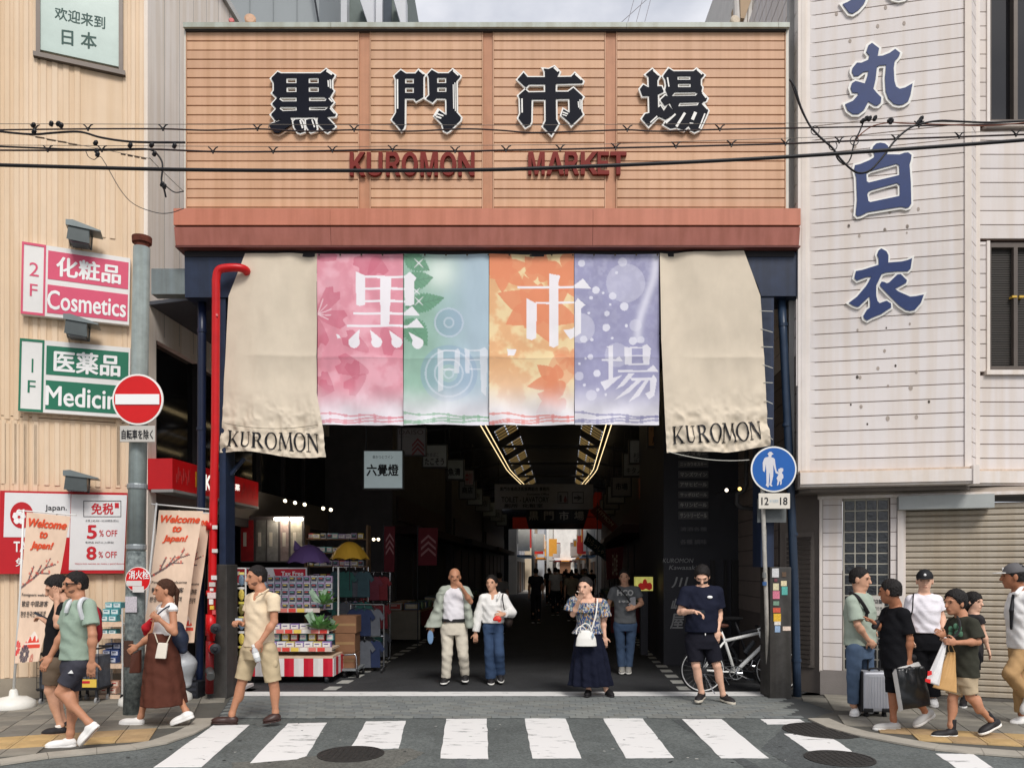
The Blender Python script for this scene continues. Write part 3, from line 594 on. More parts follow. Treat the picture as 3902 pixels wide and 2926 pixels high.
    for (sx,sy,r_) in [(1390,268,44),(1375,455,30),(1390,520,40)]:
        d = np.minimum(np.abs(zx - sx + (zy - sy)),np.abs(zx - sx - (zy - sy))); rr = np.hypot(zx - sx,zy - sy); c = mixc(c,(rr < r_) * np.exp(-(d / (2 + 5 * (1 - rr / r_))) ** 2) * .9,Wc)
    return np.clip(c * .87 + .13 * LC(226,222,226),0,1)
def folds(x,y,amp,seed):
    n = vnoise(x / 170 + seed,y / 420 + seed,seed,3) - .5; n2 = vnoise(x / 60 + seed * 2 + y / 400,y / 160,seed + 5,3) - .5
    return amp * (n * 1.6 + n2 * .5)
PRT = Mvc('printed_banner_cloth',.7)
ban = root('season_banner','printed four season cloth banner with white kanji hung under the beam','banner',(fx(1860),10.02,fz(1618)))
ex = [1208,1537,1863.5,2188,2513]
for i in range(4):
    a0,a1 = ex[i] + (1 if i else 0),ex[i + 1] - 1
    def fn(a,b,a0=a0,a1=a1,i=i):
        x = a0 + (a1 - a0) * a; y = 967 + (1619 - 967) * b + 3 * np.sin(a * 3.1) * (1 - b)
        low = sstep(.55,1,b)
        d = folds(x,y,.06,3 + i) * (.5 + b) + .03 * low * np.sin((x * .7 + (y - 1500) * (.9 if i % 2 else -.8)) / 26) * sstep(.7,.95,b) * .6
        d = d - .012 * np.exp(-np.abs(y - 1363 + 4 * np.sin(x / 90)) / 22)
        return x,y,d
    cloth('panel',fn,150,300,PRT,ban,paint_season)
CRM = M('cream_canvas',(216,203,183),.8,.06,3,spec=.1)
def side_banner(name,label,TL,TR,LE,RE,BL,BR,seed,txt):
    """cream side cloth: its left and right edges follow traced points"""
    r_ = root(name,label,'banner',(at(*BL,10.02).x,10.02,at(*BL,10.02).z),'cream side banners')
    yl = [TL[1]] + [p[1] for p in LE] + [BL[1]]; xl = [TL[0]] + [p[0] for p in LE] + [BL[0]]; yr = [TR[1]] + [p[1] for p in RE] + [BR[1]]; xr = [TR[0]] + [p[0] for p in RE] + [BR[0]]
    def fn(a,b):
        yL = yl[0] + (yl[-1] - yl[0]) * b; yR = yr[0] + (yr[-1] - yr[0]) * b; y = yL * (1 - a) + yR * a
        xL = np.interp(yL,yl,xl); xR = np.interp(yR,yr,xr); x = xL * (1 - a) + xR * a
        y = y + 8 * np.sin(a * 6.5 + seed) * sstep(.9,1,b)
        low = sstep(.5,.98,b); d = folds(x,y,.085,seed) * (.35 + .9 * b)
        cr = vnoise(x / 55 + seed,y / 70,seed + 9,3); d += .13 * low * (np.abs(cr - .5) * 2 - .3) * sstep(.6,.95,b)
        d -= .02 * np.exp(-np.abs(y - 1360 - 6 * np.sin(x / 200)) / 30) * np.clip((a - .15) * 4,0,1)
        d += .05 * np.sin((a * 9 + b * 3 * (1 if seed % 2 else -1))) * np.exp(-((1 - a if seed % 2 else a) / .35) ** 2) * (1 - .3 * b)
        d -= .02
        return x,y,d
    cloth('canvas',fn,90,160,CRM,r_)
    # lettering laid into the cloth
    (zf,pts) = txt
    def T(u,v,w_):
        A = np.array([u]); B = np.array([v]); x,y,d = fn(A,B); return Vector(((x[0] - CX) / F * 10.02,10.02 + d[0] - w_,EYE + (HY - y[0]) / F * 10.02))
    return r_,T,fn
def serif_word(T,quadfn,parent):
    """KUROMON in a roman with thick stems, thin strokes and serifs, drawn in a 0..1 box per letter"""
    S = lambda x0,x1,wd=.17: [(x0,0),(x0 + wd,0),(x0 + wd,1),(x0,1)]
    sf = lambda xc,y,hw=.16: [(xc - hw,y),(xc + hw,y),(xc + hw,y + .045),(xc - hw,y + .045)]
    def ell(cx,cy,rx_,ry_,t0,t1): return [[(cx + rx_ * math.cos(a),cy + ry_ * math.sin(a)) for a in np.linspace(0,2 * math.pi,30)[:-1]],[(cx + (rx_ - t0) * math.cos(a),cy + (ry_ - t1) * math.sin(a)) for a in np.linspace(0,2 * math.pi,30)[:-1]]]
    Ls = {'K': [[S(.14,0)],[sf(.22,0)],[sf(.22,.955)],[[(.3,.42),(.78,.96),(.86,.96),(.36,.40)]],[[(.36,.50),(.50,.58),(.98,.03),(.78,.03)]],[sf(.86,0,.17)],[sf(.80,.955,.15)]],
        'U': [[S(.14,0)[2:] + [(.14,.3),(.31,.3)]],[[(.14,.35),(.20,.12),(.36,0),(.58,-.01),(.74,.08),(.82,.25),(.82,.97),(.76,.97),(.76,.28),(.66,.1),(.5,.07),(.36,.12),(.31,.35)]],[sf(.22,.955)],[sf(.79,.955)]],
        'R': [[S(.12,0)],[sf(.20,0)],[[(.06,.955),(.5,.955),(.5,1),(.06,1)]],[[(.28,.95),(.55,1),(.72,.93),(.78,.76),(.70,.58),(.52,.49),(.28,.47),(.28,.52),(.46,.54),(.58,.64),(.60,.78),(.54,.90),(.28,.95)][:-1]],[[(.38,.50),(.54,.52),(1.,.03),(.82,0),(.74,.03)]]],
        'O': [ell(.5,.5,.5,.52,.17,.06)],
        'M': [[[(.06,0),(.13,0),(.20,.8),(.14,.96)]],[[(.10,1),(.26,1),(.56,.24),(.50,.06)]],[[(.50,.06),(.56,.14),(.86,1),(.80,1)]],[[(.76,.95),(.88,1),(.98,0),(.82,0)]],[sf(.09,0,.12)],[sf(.90,0,.14)],[sf(.14,.955,.12)],[sf(.86,.955,.12)]],
        'N': [[[(.10,0),(.17,0),(.17,.98),(.10,.98)]],[[(.10,1),(.28,1),(.88,.14),(.88,-.03),(.80,-.03),(.16,.84)]],[[(.82,0),(.88,0),(.88,1),(.82,1)]],[sf(.135,0)],[sf(.12,.955,.12)],[sf(.85,.955)]]}
    adv = [1.0,.95,1.0,1.0,1.2,1.0,1.0]; tot = sum(adv) + .06 * 6; x = 0; k = 0
    for ch,a in zip('KUROMON',adv):
        g = Geo()
        for loops in Ls[ch]:
            loops = [loops] if isinstance(loops[0],tuple) else loops
            k += 1
            # subdivide the outline so the letters follow the cloth
            tri = tessellate_polygon([[Vector((p[0],p[1],0)) for p in l] for l in loops]); pts = [p for l in loops for p in l]
            tri = [[pts[i] for i in t_] for t_ in tri]
            for _ in range(3):      # split long triangles so the ink follows the folds
                nx = []
                for q in tri:
                    e_ = [math.hypot((q[i][0] - q[(i + 1) % 3][0]) * a,q[i][1] - q[(i + 1) % 3][1]) for i in range(3)]; i = e_.index(max(e_))
                    if e_[i] < .12: nx.append(q); continue
                    A0,B0,C0 = q[i],q[(i + 1) % 3],q[(i + 2) % 3]; M0 = ((A0[0] + B0[0]) / 2,(A0[1] + B0[1]) / 2); nx += [[A0,M0,C0],[M0,B0,C0]]
                tri = nx
            v = [T(*quadfn((x + p[0] * a) / tot,p[1]),.011 + (k % 5) * .0004) for q in tri for p in q]
            g.add(v,[(3 * i,3 * i + 1,3 * i + 2) for i in range(len(tri))])
        g.obj('printed_letter',PRINTK,parent); x += a + .06
    return
r1,T1,f1 = side_banner('cream_banner','cream canvas banner beside the red pipe, sagging at its hem',(935,967),(1208,966),[(872,1130),(862,1300),(846,1560)],[(1210,1500),(1236,1640)],(834,1722),(1245,1744),3,(0,0))
def qf1(u,t):
    return (.06 + .89 * u,.885 + (.925 - .885) * u * .2 + (1 - t) * .085 + .006 * math.sin(u * 6))
serif_word(T1,qf1,r1)
r2,T2,f2 = side_banner('cream_banner','cream canvas banner tied with cords to the right column',(2513,967),(2832,958),[(2515,1300),(2532,1600)],[(2895,1130),(2905,1300),(2920,1560)],(2540,1732),(2933,1706),4,(0,0))
def qf2(u,t): return (.06 + .86 * u,.865 + (1 - t) * .092)
serif_word(T2,qf2,r2)
# cords, eyelets
cord = M('white_cord',(198,196,186),.8,.05)
for k in range(9):
    y = 1185 + k * 68; xe = np.interp(y,[1130,1300,1560,1706],[2897,2905,2920,2933]); g = Geo().tube([at(xe - 4,y,9.985),at(2945,y + (14 if k % 2 else 2),9.985)],.005,5); g.obj('tie_cord',cord,r2)
g = Geo().tube(catenary(at(2545,1720,9.98),at(2855,1752,9.98),.05,12),.005,5); g.obj('tie_cord',cord,r2)
g = Geo().tube(catenary(at(856,1612,9.95),at(1210,1618,9.95),.06,14),.004,5); g.obj('tie_cord',M('grey_cord',(120,112,96),.8,.05),r1)
eye = M('brass_eyelet',(70,62,50),.5,.1,metal=.5)
for x in np.linspace(1216,2505,17): Geo().lathe(at(x,972,9.99),[(.012,0),(.012,.006),(.005,.006)],10,ax=(0,-1,0)).obj('eyelet',eye,ban)
# ------------------------------------------------------------------ left building (drugstore)
lb = root('drugstore_building','cream ribbed drugstore building on the left with signs on its wall','building',(-5,10.56,0))
CRW = M('cream_wall',(224,199,170),.7,.06,1.2,bump=.25,bscale=120,streak=.08); CRR = M('cream_rib',(226,202,174),.65,.05,2,streak=.07)
PLN = M('plinth_concrete',(150,140,124),.85,.15,3,bump=.3); SDW = M('side_wall_panel',(240,230,219),.7,.07,.8,streak=.12)
HB = 11.2
seam = LB.px(300,1600)[1]
LB.board('front_wall',-6.5,0,.28,seam - .006,-.3,-.03,CRW,lb); LB.board('front_wall',-6.5,0,seam + .006,HB,-.3,-.03,CRW,lb)
LB.board('wall_seam',-6.5,0,seam - .006,seam + .006,-.3,-.042,M('seam_dark',(110,82,64),.8,0),lb)
LB.board('plinth',-6.5,.02,0,.28,-.3,.0,PLN,lb)
def ribs(x0,x1,y0,y1,pitch,wd):
    a,b = LB.px(x0,y0)[0],LB.px(x1,y0)[0]; u = a
    while u < b - wd * .5:
        zt = LB.px(0,y0)[1] if y0 > -50 else HB - .02; xm = (x0 + x1) / 2
        z1 = LB.px(xm,y0)[1] if y0 > -50 else HB - .02; z0 = LB.px(xm,y1)[1] if y1 < 2600 else .29
        prof = [(u,-.03),(u + .014,-.017),(u + wd - .014,-.017),(u + wd,-.03)]
        Geo().prism([prof],lambda p,q,r: LB(p,r,q),z0,z1).obj('rib',CRR,lb); u += pitch
ribs(-250,140,-60,1590,.105,.075); ribs(-250,140,1606,2700,.105,.075); ribs(150,300,215,1590,.13,.085); ribs(465,565,-60,1380,.1,.07)
ribs(300,460,640,900,.12,.08); ribs(0,480,1610,1850,.12,.075); ribs(60,450,2190,2640,.15,.1); ribs(440,565,1400,1850,.11,.07); ribs(260,470,1330,1590,.13,.085)
# upper window
wz = zm(0,0,.5426); P = [wz(285,-400),wz(835,-400),wz(835,480),wz(280,345)]
U = [LB.px(*p) for p in P]; u0,u1 = U[0][0],U[1][0]; z0 = (U[2][1] + U[3][1]) / 2; z1 = z0 + 2.2
win = LB.board('window',u0,u1,z0,z1,-.03,.01,M('window_film',(172,190,182),.25,.1,3,spec=.6),lb)
for a,b,c,d in ((u0 - .05,u0,z0 - .05,z1),(u1,u1 + .05,z0 - .05,z1),(u0 - .08,u1 + .08,z0 - .11,z0 - .05)): LB.board('window_frame',a,b,c,d,-.03,.04 if c < z0 - .09 else .03,M('bronze_frame',(96,88,82),.4,.1,metal=.3),win)
GRN = M('green_film_letter',(30,70,62),.5,0)
def lbtext(body,pts,mat,parent,w=.012,name='letter_row',**k): return text(name,body,[LB.px(x,y,w) for x,y in pts],LB.T,w,mat,parent,**k)
lbtext('欢迎来到',[wz(385,45),wz(740,120),wz(738,212),wz(383,135)],GRN,win,w=.0115,bold=.02); lbtext('日 本',[wz(432,200),wz(680,235),wz(680,355),wz(432,315)],GRN,win,w=.0115,bold=.025)
# side wall along the arcade, with its row of dark windows
hs = LS.px(640,1640)[1]
LS.board('side_wall',0,8.5,4.9,HB,-.3,0,SDW,lb); LS.board('side_wall',0,.22,0,4.9,-.3,0,SDW,lb)
for k in range(1,20): LS.board('panel_joint',k * .43,k * .43 + .012,5,HB,0,.004,M('joint_grey',(176,170,162),.7,0),lb)
LS.board('side_wall_low',.22,8.5,2.6,3.15,-.3,-.02,M('side_wall_low',(120,112,104),.8,.1),lb)
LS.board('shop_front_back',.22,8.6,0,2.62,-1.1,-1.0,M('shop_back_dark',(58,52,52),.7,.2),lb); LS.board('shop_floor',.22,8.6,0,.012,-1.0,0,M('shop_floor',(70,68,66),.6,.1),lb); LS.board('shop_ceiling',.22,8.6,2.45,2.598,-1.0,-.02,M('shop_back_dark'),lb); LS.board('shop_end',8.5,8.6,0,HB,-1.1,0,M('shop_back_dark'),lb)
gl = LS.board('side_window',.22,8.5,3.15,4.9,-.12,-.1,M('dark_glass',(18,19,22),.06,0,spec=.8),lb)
for k in range(6): LS.board('mullion',.22 + k * 1.25,.28 + k * 1.25,3.15,4.9,-.12,-.02,M('dark_bronze',(40,38,38),.4,.1),gl)
LB.board('roof_edge',-6.6,.1,HB,HB + .12,-.4,.06,M('roof_edge_grey',(190,188,182),.5,.1),lb); LS.board('roof_edge',.05,8.6,HB + .002,HB + .12,-.3,.06,M('roof_edge_grey'),lb)
# ---- wall signs: each a box with a white board and coloured bands
def wall_sign(label,corners,tabx,col,tabtxt,top,bot,topc,botc):
    """corners: pixels tl,tr,br,bl"""
    w1 = .09; q = [LB.px(x,y,w1) for x,y in corners]; t = root('wall_sign',label,'sign',LB(q[3][0],q[3][1],0),'floor signs on the drugstore wall')
    Geo().prism([q],LB.T,.0,w1).obj('board',M('sign_white',(228,226,222),.4,.04),t)
    def bl(s,v):  # bilinear in the board
        a = (q[0][0] * (1 - s) + q[1][0] * s,q[0][1] * (1 - s) + q[1][1] * s); b = (q[3][0] * (1 - s) + q[2][0] * s,q[3][1] * (1 - s) + q[2][1] * s); return (a[0] * (1 - v) + b[0] * v,a[1] * (1 - v) + b[1] * v)
    cm = M('sign_%d_%d_%d' % col,col,.45,.05); Rq = lambda s0,v0,s1,v1: [bl(s0,v0),bl(s1,v0),bl(s1,v1),bl(s0,v1)]
    for n_,r_ in (('frame_edge',(0,0,tabx,.035)),('frame_edge',(0,.965,tabx,1)),('frame_edge',(0,.035,.018,.965)),('frame_edge',(tabx - .018,.035,tabx,.965))): Geo().prism([Rq(*r_)],LB.T,w1,w1 + .006).obj(n_,cm,t)
    b1 = Geo().prism([Rq(tabx + .02,.07,.985,.47)],LB.T,w1,w1 + .005).obj('band',cm,t); b2 = Geo().prism([Rq(tabx + .02,.55,.985,.95)],LB.T,w1,w1 + .005).obj('band',cm,t)
    W_ = w1 + .008
    text('lettering',top,Rq(*topc),LB.T,W_,PRINTW,b1,bold=.03); text('lettering',bot,Rq(*botc),LB.T,W_,PRINTW,b2,bold=.02)
    text('tab_number',tabtxt[0],Rq(tabx * (.32 if tabtxt == '2' else .5),.27,tabx * (.72 if tabtxt == '2' else .57),.46),LB.T,w1 + .004,cm,t); text('tab_letter','F',Rq(tabx * .36,.57,tabx * .68,.74),LB.T,w1 + .004,cm,t)
    return t
Z2 = zm(0,800,.5426)
wall_sign('pink floor sign reading Cosmetics, under the upper floodlight',[Z2(155,222),Z2(915,340),Z2(905,808),Z2(145,728)],.215,(214,82,112),'2','化粧品','Cosmetics',(.31,.13,.915,.42),(.235,.62,.97,.9))
wall_sign('green floor sign reading Medicine, behind the round road sign',[Z2(140,900),Z2(915,968),Z2(908,1462),Z2(127,1410)],.215,(28,112,84),'1','医薬品','Medicine',(.30,.12,.91,.43),(.235,.62,.99,.9))
# tax-free board
t = root('tax_free_board','wide red and white tax free discount board low on the cream wall','sign',LB(*LB.px(10,2190,.08),0)); Z3 = zm(0,1700,.7387)
w1 = .08; RD = M('sign_red',(186,26,36),.45,.06); qz = [Z3(0,228),Z3(657,240),Z3(640,655),Z3(-15,658)]
Geo().prism([[LB.px(*p,w1) for p in qz]],LB.T,0,w1).obj('frame',RD,t)
def lp(name,zs,w0,w1_,mat,par): return Geo().prism([[LB.px(*Z3(*p),w1_) for p in zs]],LB.T,w0,w1_).obj(name,mat,par)
wp = lp('white_panel',[(25,238),(365,246),(358,470),(18,468)],w1 - .01,w1 + .004,M('board_white',(222,222,222),.45,.04),t); wr = lp('white_panel',[(368,247),(655,252),(638,638),(355,638)],w1 - .01,w1 + .0045,M('board_white'),t)
lp('emblem_disc',circle(112,355,60,30,68),w1,w1 + .008,RD,wp)
for k in range(5):
    a = math.radians(90 + 72 * k); cxx,cyy = 98 + 22 * math.cos(a),365 - 24 * math.sin(a); lp('emblem_petal',[(cxx + 15 * math.cos(a + b) * (1 if abs(b) > .3 else .7),cyy - 17 * math.sin(a + b)) for b in np.linspace(-3.0,3.0,9)],w1,w1 + .012,PRINTW,wp)
def zt(body,x0,y0,x1,y1,mat,par,w_=w1 + .009,nm='lettering',**k): return text(nm,body,[LB.px(*Z3(*p),w_) for p in rect(x0,y0,x1,y1)],LB.T,w_,mat,par,**k)
DK = M('dark_grey_print',(50,50,54),.6,0); RP_ = M('red_print',(192,30,42),.6,0)
zt('Japan.',232,302,345,338,DK,wp,bold=.01); zt('Tax-free',218,348,345,375,DK,wp); zt('TAX FREE',70,490,300,545,PRINTW,t,w_=w1 + .006,bold=.02); zt('免税',80,575,180,620,PRINTW,t,w_=w1 + .006,bold=.02)
for a,b,c,d in ((430,280,625,283),(430,361,625,364),(430,280,433,364),(622,280,625,364)): lp('rule',rect(a,b,c,d),w1,w1 + .009,DK,wr)
zt('免税',470,292,585,352,RP_,wr,bold=.025); lp('stamp',rect(592,292,613,318),w1,w1 + .009,RP_,wr); zt('お買上¥5,000〜50,000税抜(税込)',442,378,612,392,DK,wr)
zt('5',448,405,500,478,RP_,wr,bold=.03); zt('% OFF',512,432,605,465,RP_,wr,bold=.01); zt('免税品 50万以上(税抜)',440,490,588,503,DK,wr); zt('8',445,515,498,586,RP_,wr,bold=.03); zt('% OFF',508,542,603,575,RP_,wr,bold=.01); zt('Visitors from overseas can receive a special discount',385,600,640,612,RP_,wr)
# floodlights
def flood(px,py,label,flip=1,s=1.):
    u,z = LB.px(px,py,.1); t = root('floodlight',label,'floodlight',LB(u,z,0),'floodlights on the drugstore wall'); B = lambda a,b,c: LB(u + a,z + b,c)
    Geo().box((-.10,-.08,0),(.02,.10,.07),lambda a,b,c: B(a,b,c)).obj('mount_box',M('mount_grey',(170,164,150),.5,.1),t)
    bevel(Geo().prism([[(-.08,-.09),(.16,-.11),(.17,.06),(-.06,.08)]],lambda a,b,c: B(a,b,c),.10,.34).obj('lamp_housing',M('flood_housing',(86,92,92),.4,.15,metal=.4),t),.012)
    Geo().prism([[(-.10,.075),(.30,.045),(.30,.06),(-.02,.15),(-.10,.14)]],lambda a,b,c: B(a,b,c),.09,.36).obj('visor',M('flood_visor',(120,128,128),.35,.12,metal=.5),t)
    Geo().box((-.05,-.12,.10),(.15,-.105,.33),lambda a,b,c: B(a,b,c)).obj('lamp_glass',M('flood_glass',(46,50,54),.1,0,spec=.8),t); Geo().tube([B(-.04,0,.05),B(0,0,.12)],.03).obj('bracket',DARKMETAL,t)
flood(295,912,'grey floodlight above the pink sign'); flood(286,1262,'grey floodlight above the green sign'); flood(285,1842,'grey floodlight above the tax free board')
# ------------------------------------------------------------------ street furniture on the left
def vpole(x,ybase,ytop,r,Yb=None):
    b = gnd(x,ybase); return b
pb = gnd(508,2724); PX,PY = pb.x,pb.y; ztop = at(0,905,PY).z
t = root('steel_pole','tall grey galvanised pole with rusty cap and peeling paint','pole',(PX,PY,0)); xt = at(541,0,PY).x; rp_ = 66 / 2 / F * PY
PTAX = lambda z: PX + (xt - PX) * z / ztop
POL = M('weathered_pole',(150,162,162),.6,.2,6,streak=.25); POL2 = M('peeling_pole',(122,130,128),.7,.55,14,bump=.3,var2=(52,60,62))
Geo().tube([(PTAX(z),PY,z) for z in (0,1.0,1.9)],[rp_ * 1.1,rp_ * 1.08,rp_ * 1.04],20).obj('lower_shaft',POL2,t,True); Geo().tube([(PTAX(z),PY,z) for z in (1.9,3.5,ztop - .12)],[rp_ * 1.0,rp_ * .95,rp_ * .9],20).obj('upper_shaft',POL,t,True)
Geo().lathe((PTAX(ztop),PY,ztop - .12),[(rp_ * .8,0),(rp_ * .8,.05),(rp_ * 1.05,.05),(rp_ * 1.08,.12),(rp_ * .6,.135)],20).obj('cap',M('rusted_cap',(104,54,40),.9,.4,20),t)
for z in (1.92,2.62): Geo().lathe((PTAX(z),PY,z),[(rp_ * 1.06,0),(rp_ * 1.1,.01),(rp_ * 1.1,.05),(rp_ * 1.06,.06)],20).obj('band',STEEL,t)
for (x,y,wd,hg,c) in [(510,2238,30,26,(214,210,200)),(500,2302,44,60,(196,190,196)),(490,2490,36,100,(74,50,40))]:
    p = at(x,y,PY - rp_ * 1.12); k = (PY - rp_) / F; Geo().box((p.x - wd * k / 2,p.y - .006,p.z - hg * k / 2),(p.x + wd * k / 2,p.y,p.z + hg * k / 2)).obj('sticker',M('sticker_%d' % x,c,.6,.3,60),t)
def disc_sign(name,label,x,y,rpx,Y,parts,cat='sign'):
    c = at(x,y,Y); r = rpx / F * Y; t = root(name,label,cat,(c.x,Y,c.z - r))
    for i,(rr,mat,nm) in enumerate(parts): Geo().lathe((c.x,Y - (.010 if i else 0),c.z),[(r * rr,0),(r * rr,.014 if i == 0 else .007)],44,ax=(0,-1,0)).obj(nm,mat,t)
    return t,c,r
SR = M('road_sign_red',(206,22,24),.4,.05); SB = M('road_sign_blue',(30,92,168),.4,.1,3)
yS = PY - rp_ - .06; t,c,r = disc_sign('no_entry_sign','round red no entry sign with white bar on the pole',527,1523,97,yS,[(1,WHITE,'rim'),(.93,SR,'red_face')])
Geo().box((c.x - r * .86,yS - .026,c.z - r * .2),(c.x + r * .86,yS - .02,c.z + r * .2)).obj('white_bar',PRINTW,t); Geo().box((c.x - .03,yS,c.z - .1),(c.x + .03,yS + .05,c.z + .1)).obj('clamp',STEEL,t)
FR = Wall((0,yS),(1,0)); t = root('supplementary_plate','small grey plate with black Japanese text below the no entry sign','sign',(at(525,1683,yS).x,yS,at(525,1683,yS).z))
bevel(FR.pbox('plate',456,1622,590,1684,0,.012,M('plate_grey',(190,186,178),.5,.08),t),.008); ptext(FR,'lettering','自転車を除く',463,1636,583,1674,.014,PRINTK,t,bold=.03)
t,c,r = disc_sign('hydrant_sign','red round fire hydrant sign partly covered by stickers on the pole',528,2207,48,PY - rp_ - .03,[(1,WHITE,'rim'),(.95,SR,'red_face')]); FH = Wall((0,PY - rp_ - .03),(1,0))
ptext(FH,'lettering','消火栓',490,2172,568,2206,.02,PRINTW,t,bold=.02); FH.pbox('sticker',482,2212,540,2232,.008,.02,M('sticker_white',(214,210,206),.6,.1),t); FH.pbox('sticker',505,2233,548,2256,.008,.019,M('sticker_white'),t)
# nobori flags
Zf = zm(0,1700,.7387)
def nobori(label,pole_px,base_px,flag_px,Y,seed):
    """vertical cloth flag on a white telescopic pole in a water-filled base"""
    b = at(*base_px,Y); t = root('welcome_flag',label,'flag',(b.x,Y,0),'welcome flags outside the drugstore'); WP = M('white_pole',(222,222,218),.4,.05)
    Geo().tube([(b.x,Y,.2),at(*pole_px[0],Y),at(*pole_px[1],Y)],[.016,.014,.011],10).obj('pole',WP,t,True)
    Geo().tube([at(pole_px[1][0] - 20,pole_px[1][1] + 4,Y),at(pole_px[2][0],pole_px[2][1],Y)],.008,8).obj('top_arm',WP,t)
    Geo().lathe((b.x,Y,0),[(.23,0),(.24,.03),(.23,.09),(.15,.14),(.05,.16),(.045,.22),(.03,.24)],28).obj('water_base',M('white_plastic',(224,222,214),.45,.08),t,True)
    q = [np.array(p,float) for p in flag_px]
    def fn(a,b_):
        a = a[...,None]; b_ = b_[...,None]; p = (q[0] * (1 - a) + q[1] * a) * (1 - b_) + (q[3] * (1 - a) + q[2] * a) * b_; x,y = p[...,0],p[...,1]
        a = a[...,0]; b_ = b_[...,0]; d = .05 * (vnoise(a * 2.2 + seed,b_ * 3 + seed,seed) - .5) + .03 * np.sin(a * 4 + b_ * 5 + seed) * a * (.4 + b_); return x,y,d
    def paint(s,v):
        n = vnoise(s * 8,v * 20,4); c = np.ones((len(s),3)) * LC(232,204,180); mixc = lambda c,k,col: c * (1 - k[:,None]) + col * k[:,None]
        seg = [((0,.50),(.35,.43)),((.35,.43),(.62,.36)),((.35,.43),(.5,.35)),((.62,.36),(.85,.335)),((.5,.40),(.72,.40)),((.18,.46),(.3,.36)),((.62,.36),(.70,.30))]
        for (a,b_) in seg:
            a = np.array(a); b_ = np.array(b_); d = b_ - a; tt = np.clip(((s - a[0]) * d[0] + (v - a[1]) * d[1] * 6) / (d[0] ** 2 + 6 * d[1] ** 2),0,1); ds = np.hypot(s - a[0] - tt * d[0],(v - a[1] - tt * d[1]) * 2.4); c = mixc(c,(ds < .022 - .012 * a[0]) * .9,LC(84,66,72))
        r_ = np.random.default_rng(seed)
        for k in range(26):
            i = r_.integers(len(seg)); tt = r_.random(); px_ = seg[i][0][0] * (1 - tt) + seg[i][1][0] * tt + r_.normal() * .03; py_ = seg[i][0][1] * (1 - tt) + seg[i][1][1] * tt - .008 + r_.normal() * .008; c = mixc(c,(np.hypot(s - px_,(v - py_) * 2.4) < .02) * .8,LC(206,92,78))
        # mountain and flowers at the foot
        mt = (v > .79 + .9 * np.abs(s - .55) * .32) & (v < .905) & (np.abs(s - .55) < .36); snow = mt & (v < .835 + .018 * np.sin(s * 40) + .25 * np.abs(s - .55) * .3)
        c = mixc(c,mt * .95,LC(222,62,44)); c = mixc(c,snow * 1.,LC(240,228,216)); c = mixc(c,(mt & (np.abs(v - .875) < .004)) * 1.,LC(240,228,216))
        for (fx_,fy_,rr,col) in [(.3,.945,.16,LC(74,70,84)),(.02,.90,.13,LC(214,52,58)),(.6,.985,.10,LC(196,120,104))]:
            ang = np.arctan2((v - fy_) * 2.4,s - fx_); ds = np.hypot(s - fx_,(v - fy_) * 2.4); c = mixc(c,(ds < rr * (.82 + .18 * np.abs(np.sin(ang * 6)))) * .92,col); c = mixc(c,(np.abs(np.sin(ang * 6)) < .12) * (ds < rr) * .6,LC(232,204,180)); c = mixc(c,(ds < rr * .2) * 1.,LC(236,214,190))
        return np.clip(c * (.95 + .1 * n[:,None]),0,1)
    nu,nv = 70,190; a,b_ = np.meshgrid(np.linspace(0,1,nu),np.linspace(0,1,nv),indexing='ij'); x,y,d = fn(a,b_)
    Pp = np.stack([(x - CX) / F * Y,Y - .02 + d,EYE + (HY - y) / F * Y],-1).reshape(-1,3); I = np.arange(nu * nv).reshape(nu,nv); f = np.stack([I[:-1,:-1],I[:-1,1:],I[1:,1:],I[1:,:-1]],-1).reshape(-1,4)
    o = mesh_obj('flag_cloth',Pp,f,PRT,t,True); cc = np.ones((nu * nv,4),np.float32); cc[:,:3] = paint(a.ravel(),b_.ravel()); o.data.color_attributes.new('print','FLOAT_COLOR','POINT').data.foreach_set('color',cc.ravel())
    def T(u,v,w_):
        x,y,d = fn(np.array([u]),np.array([v])); return Vector(((x[0] - CX) / F * Y,Y - .02 + d[0] - w_,EYE + (HY - y[0]) / F * Y))
    OR = M('flag_orange_print',(226,84,48),.7,0)
    for s,u0,v0,u1,v1,mt,sh in [('Welcome',.06,.035,.97,.095,OR,.25),('to',.37,.115,.57,.165,OR,.25),('Japan!',.16,.185,.74,.25,OR,.25),('Foreigners welcome',.04,.535,.9,.56,DK,0),('歓迎 中国游客',.06,.585,.85,.625,DK,0),('환영 한국인 관광객',.04,.655,.83,.695,DK,0)]:
        text('print',s,[(u0,v0),(u1,v0),(u1,v1),(u0,v1)],T,.008,mt,o,bold=.045 if mt is OR else .01,shear=sh)
    return t
Yf = gnd(0,2700).y
nobori('welcome flag on a white pole with a round base, nearest the left edge',[Zf(105,750),Zf(122,325),Zf(395,355)],Zf(70,1345),[Zf(140,340),Zf(372,362),Zf(215,1105),Zf(85,1118)],Yf,2)
nobori('welcome flag between the grey pole and the red pipe',[Zf(760,780),Zf(808,292),Zf(1078,325)],Zf(718,1330),[Zf(826,330),Zf(1052,335),Zf(945,1005),Zf(735,1010)],gnd(0,2686).y,5)
nobori('welcome flag half hidden behind another flag and the dark downpipe',[Zf(905,780),Zf(925,330),Zf(1080,345)],Zf(890,1300),[Zf(925,345),Zf(1085,348),Zf(1008,1010),Zf(900,1015)],gnd(0,2672).y,9)
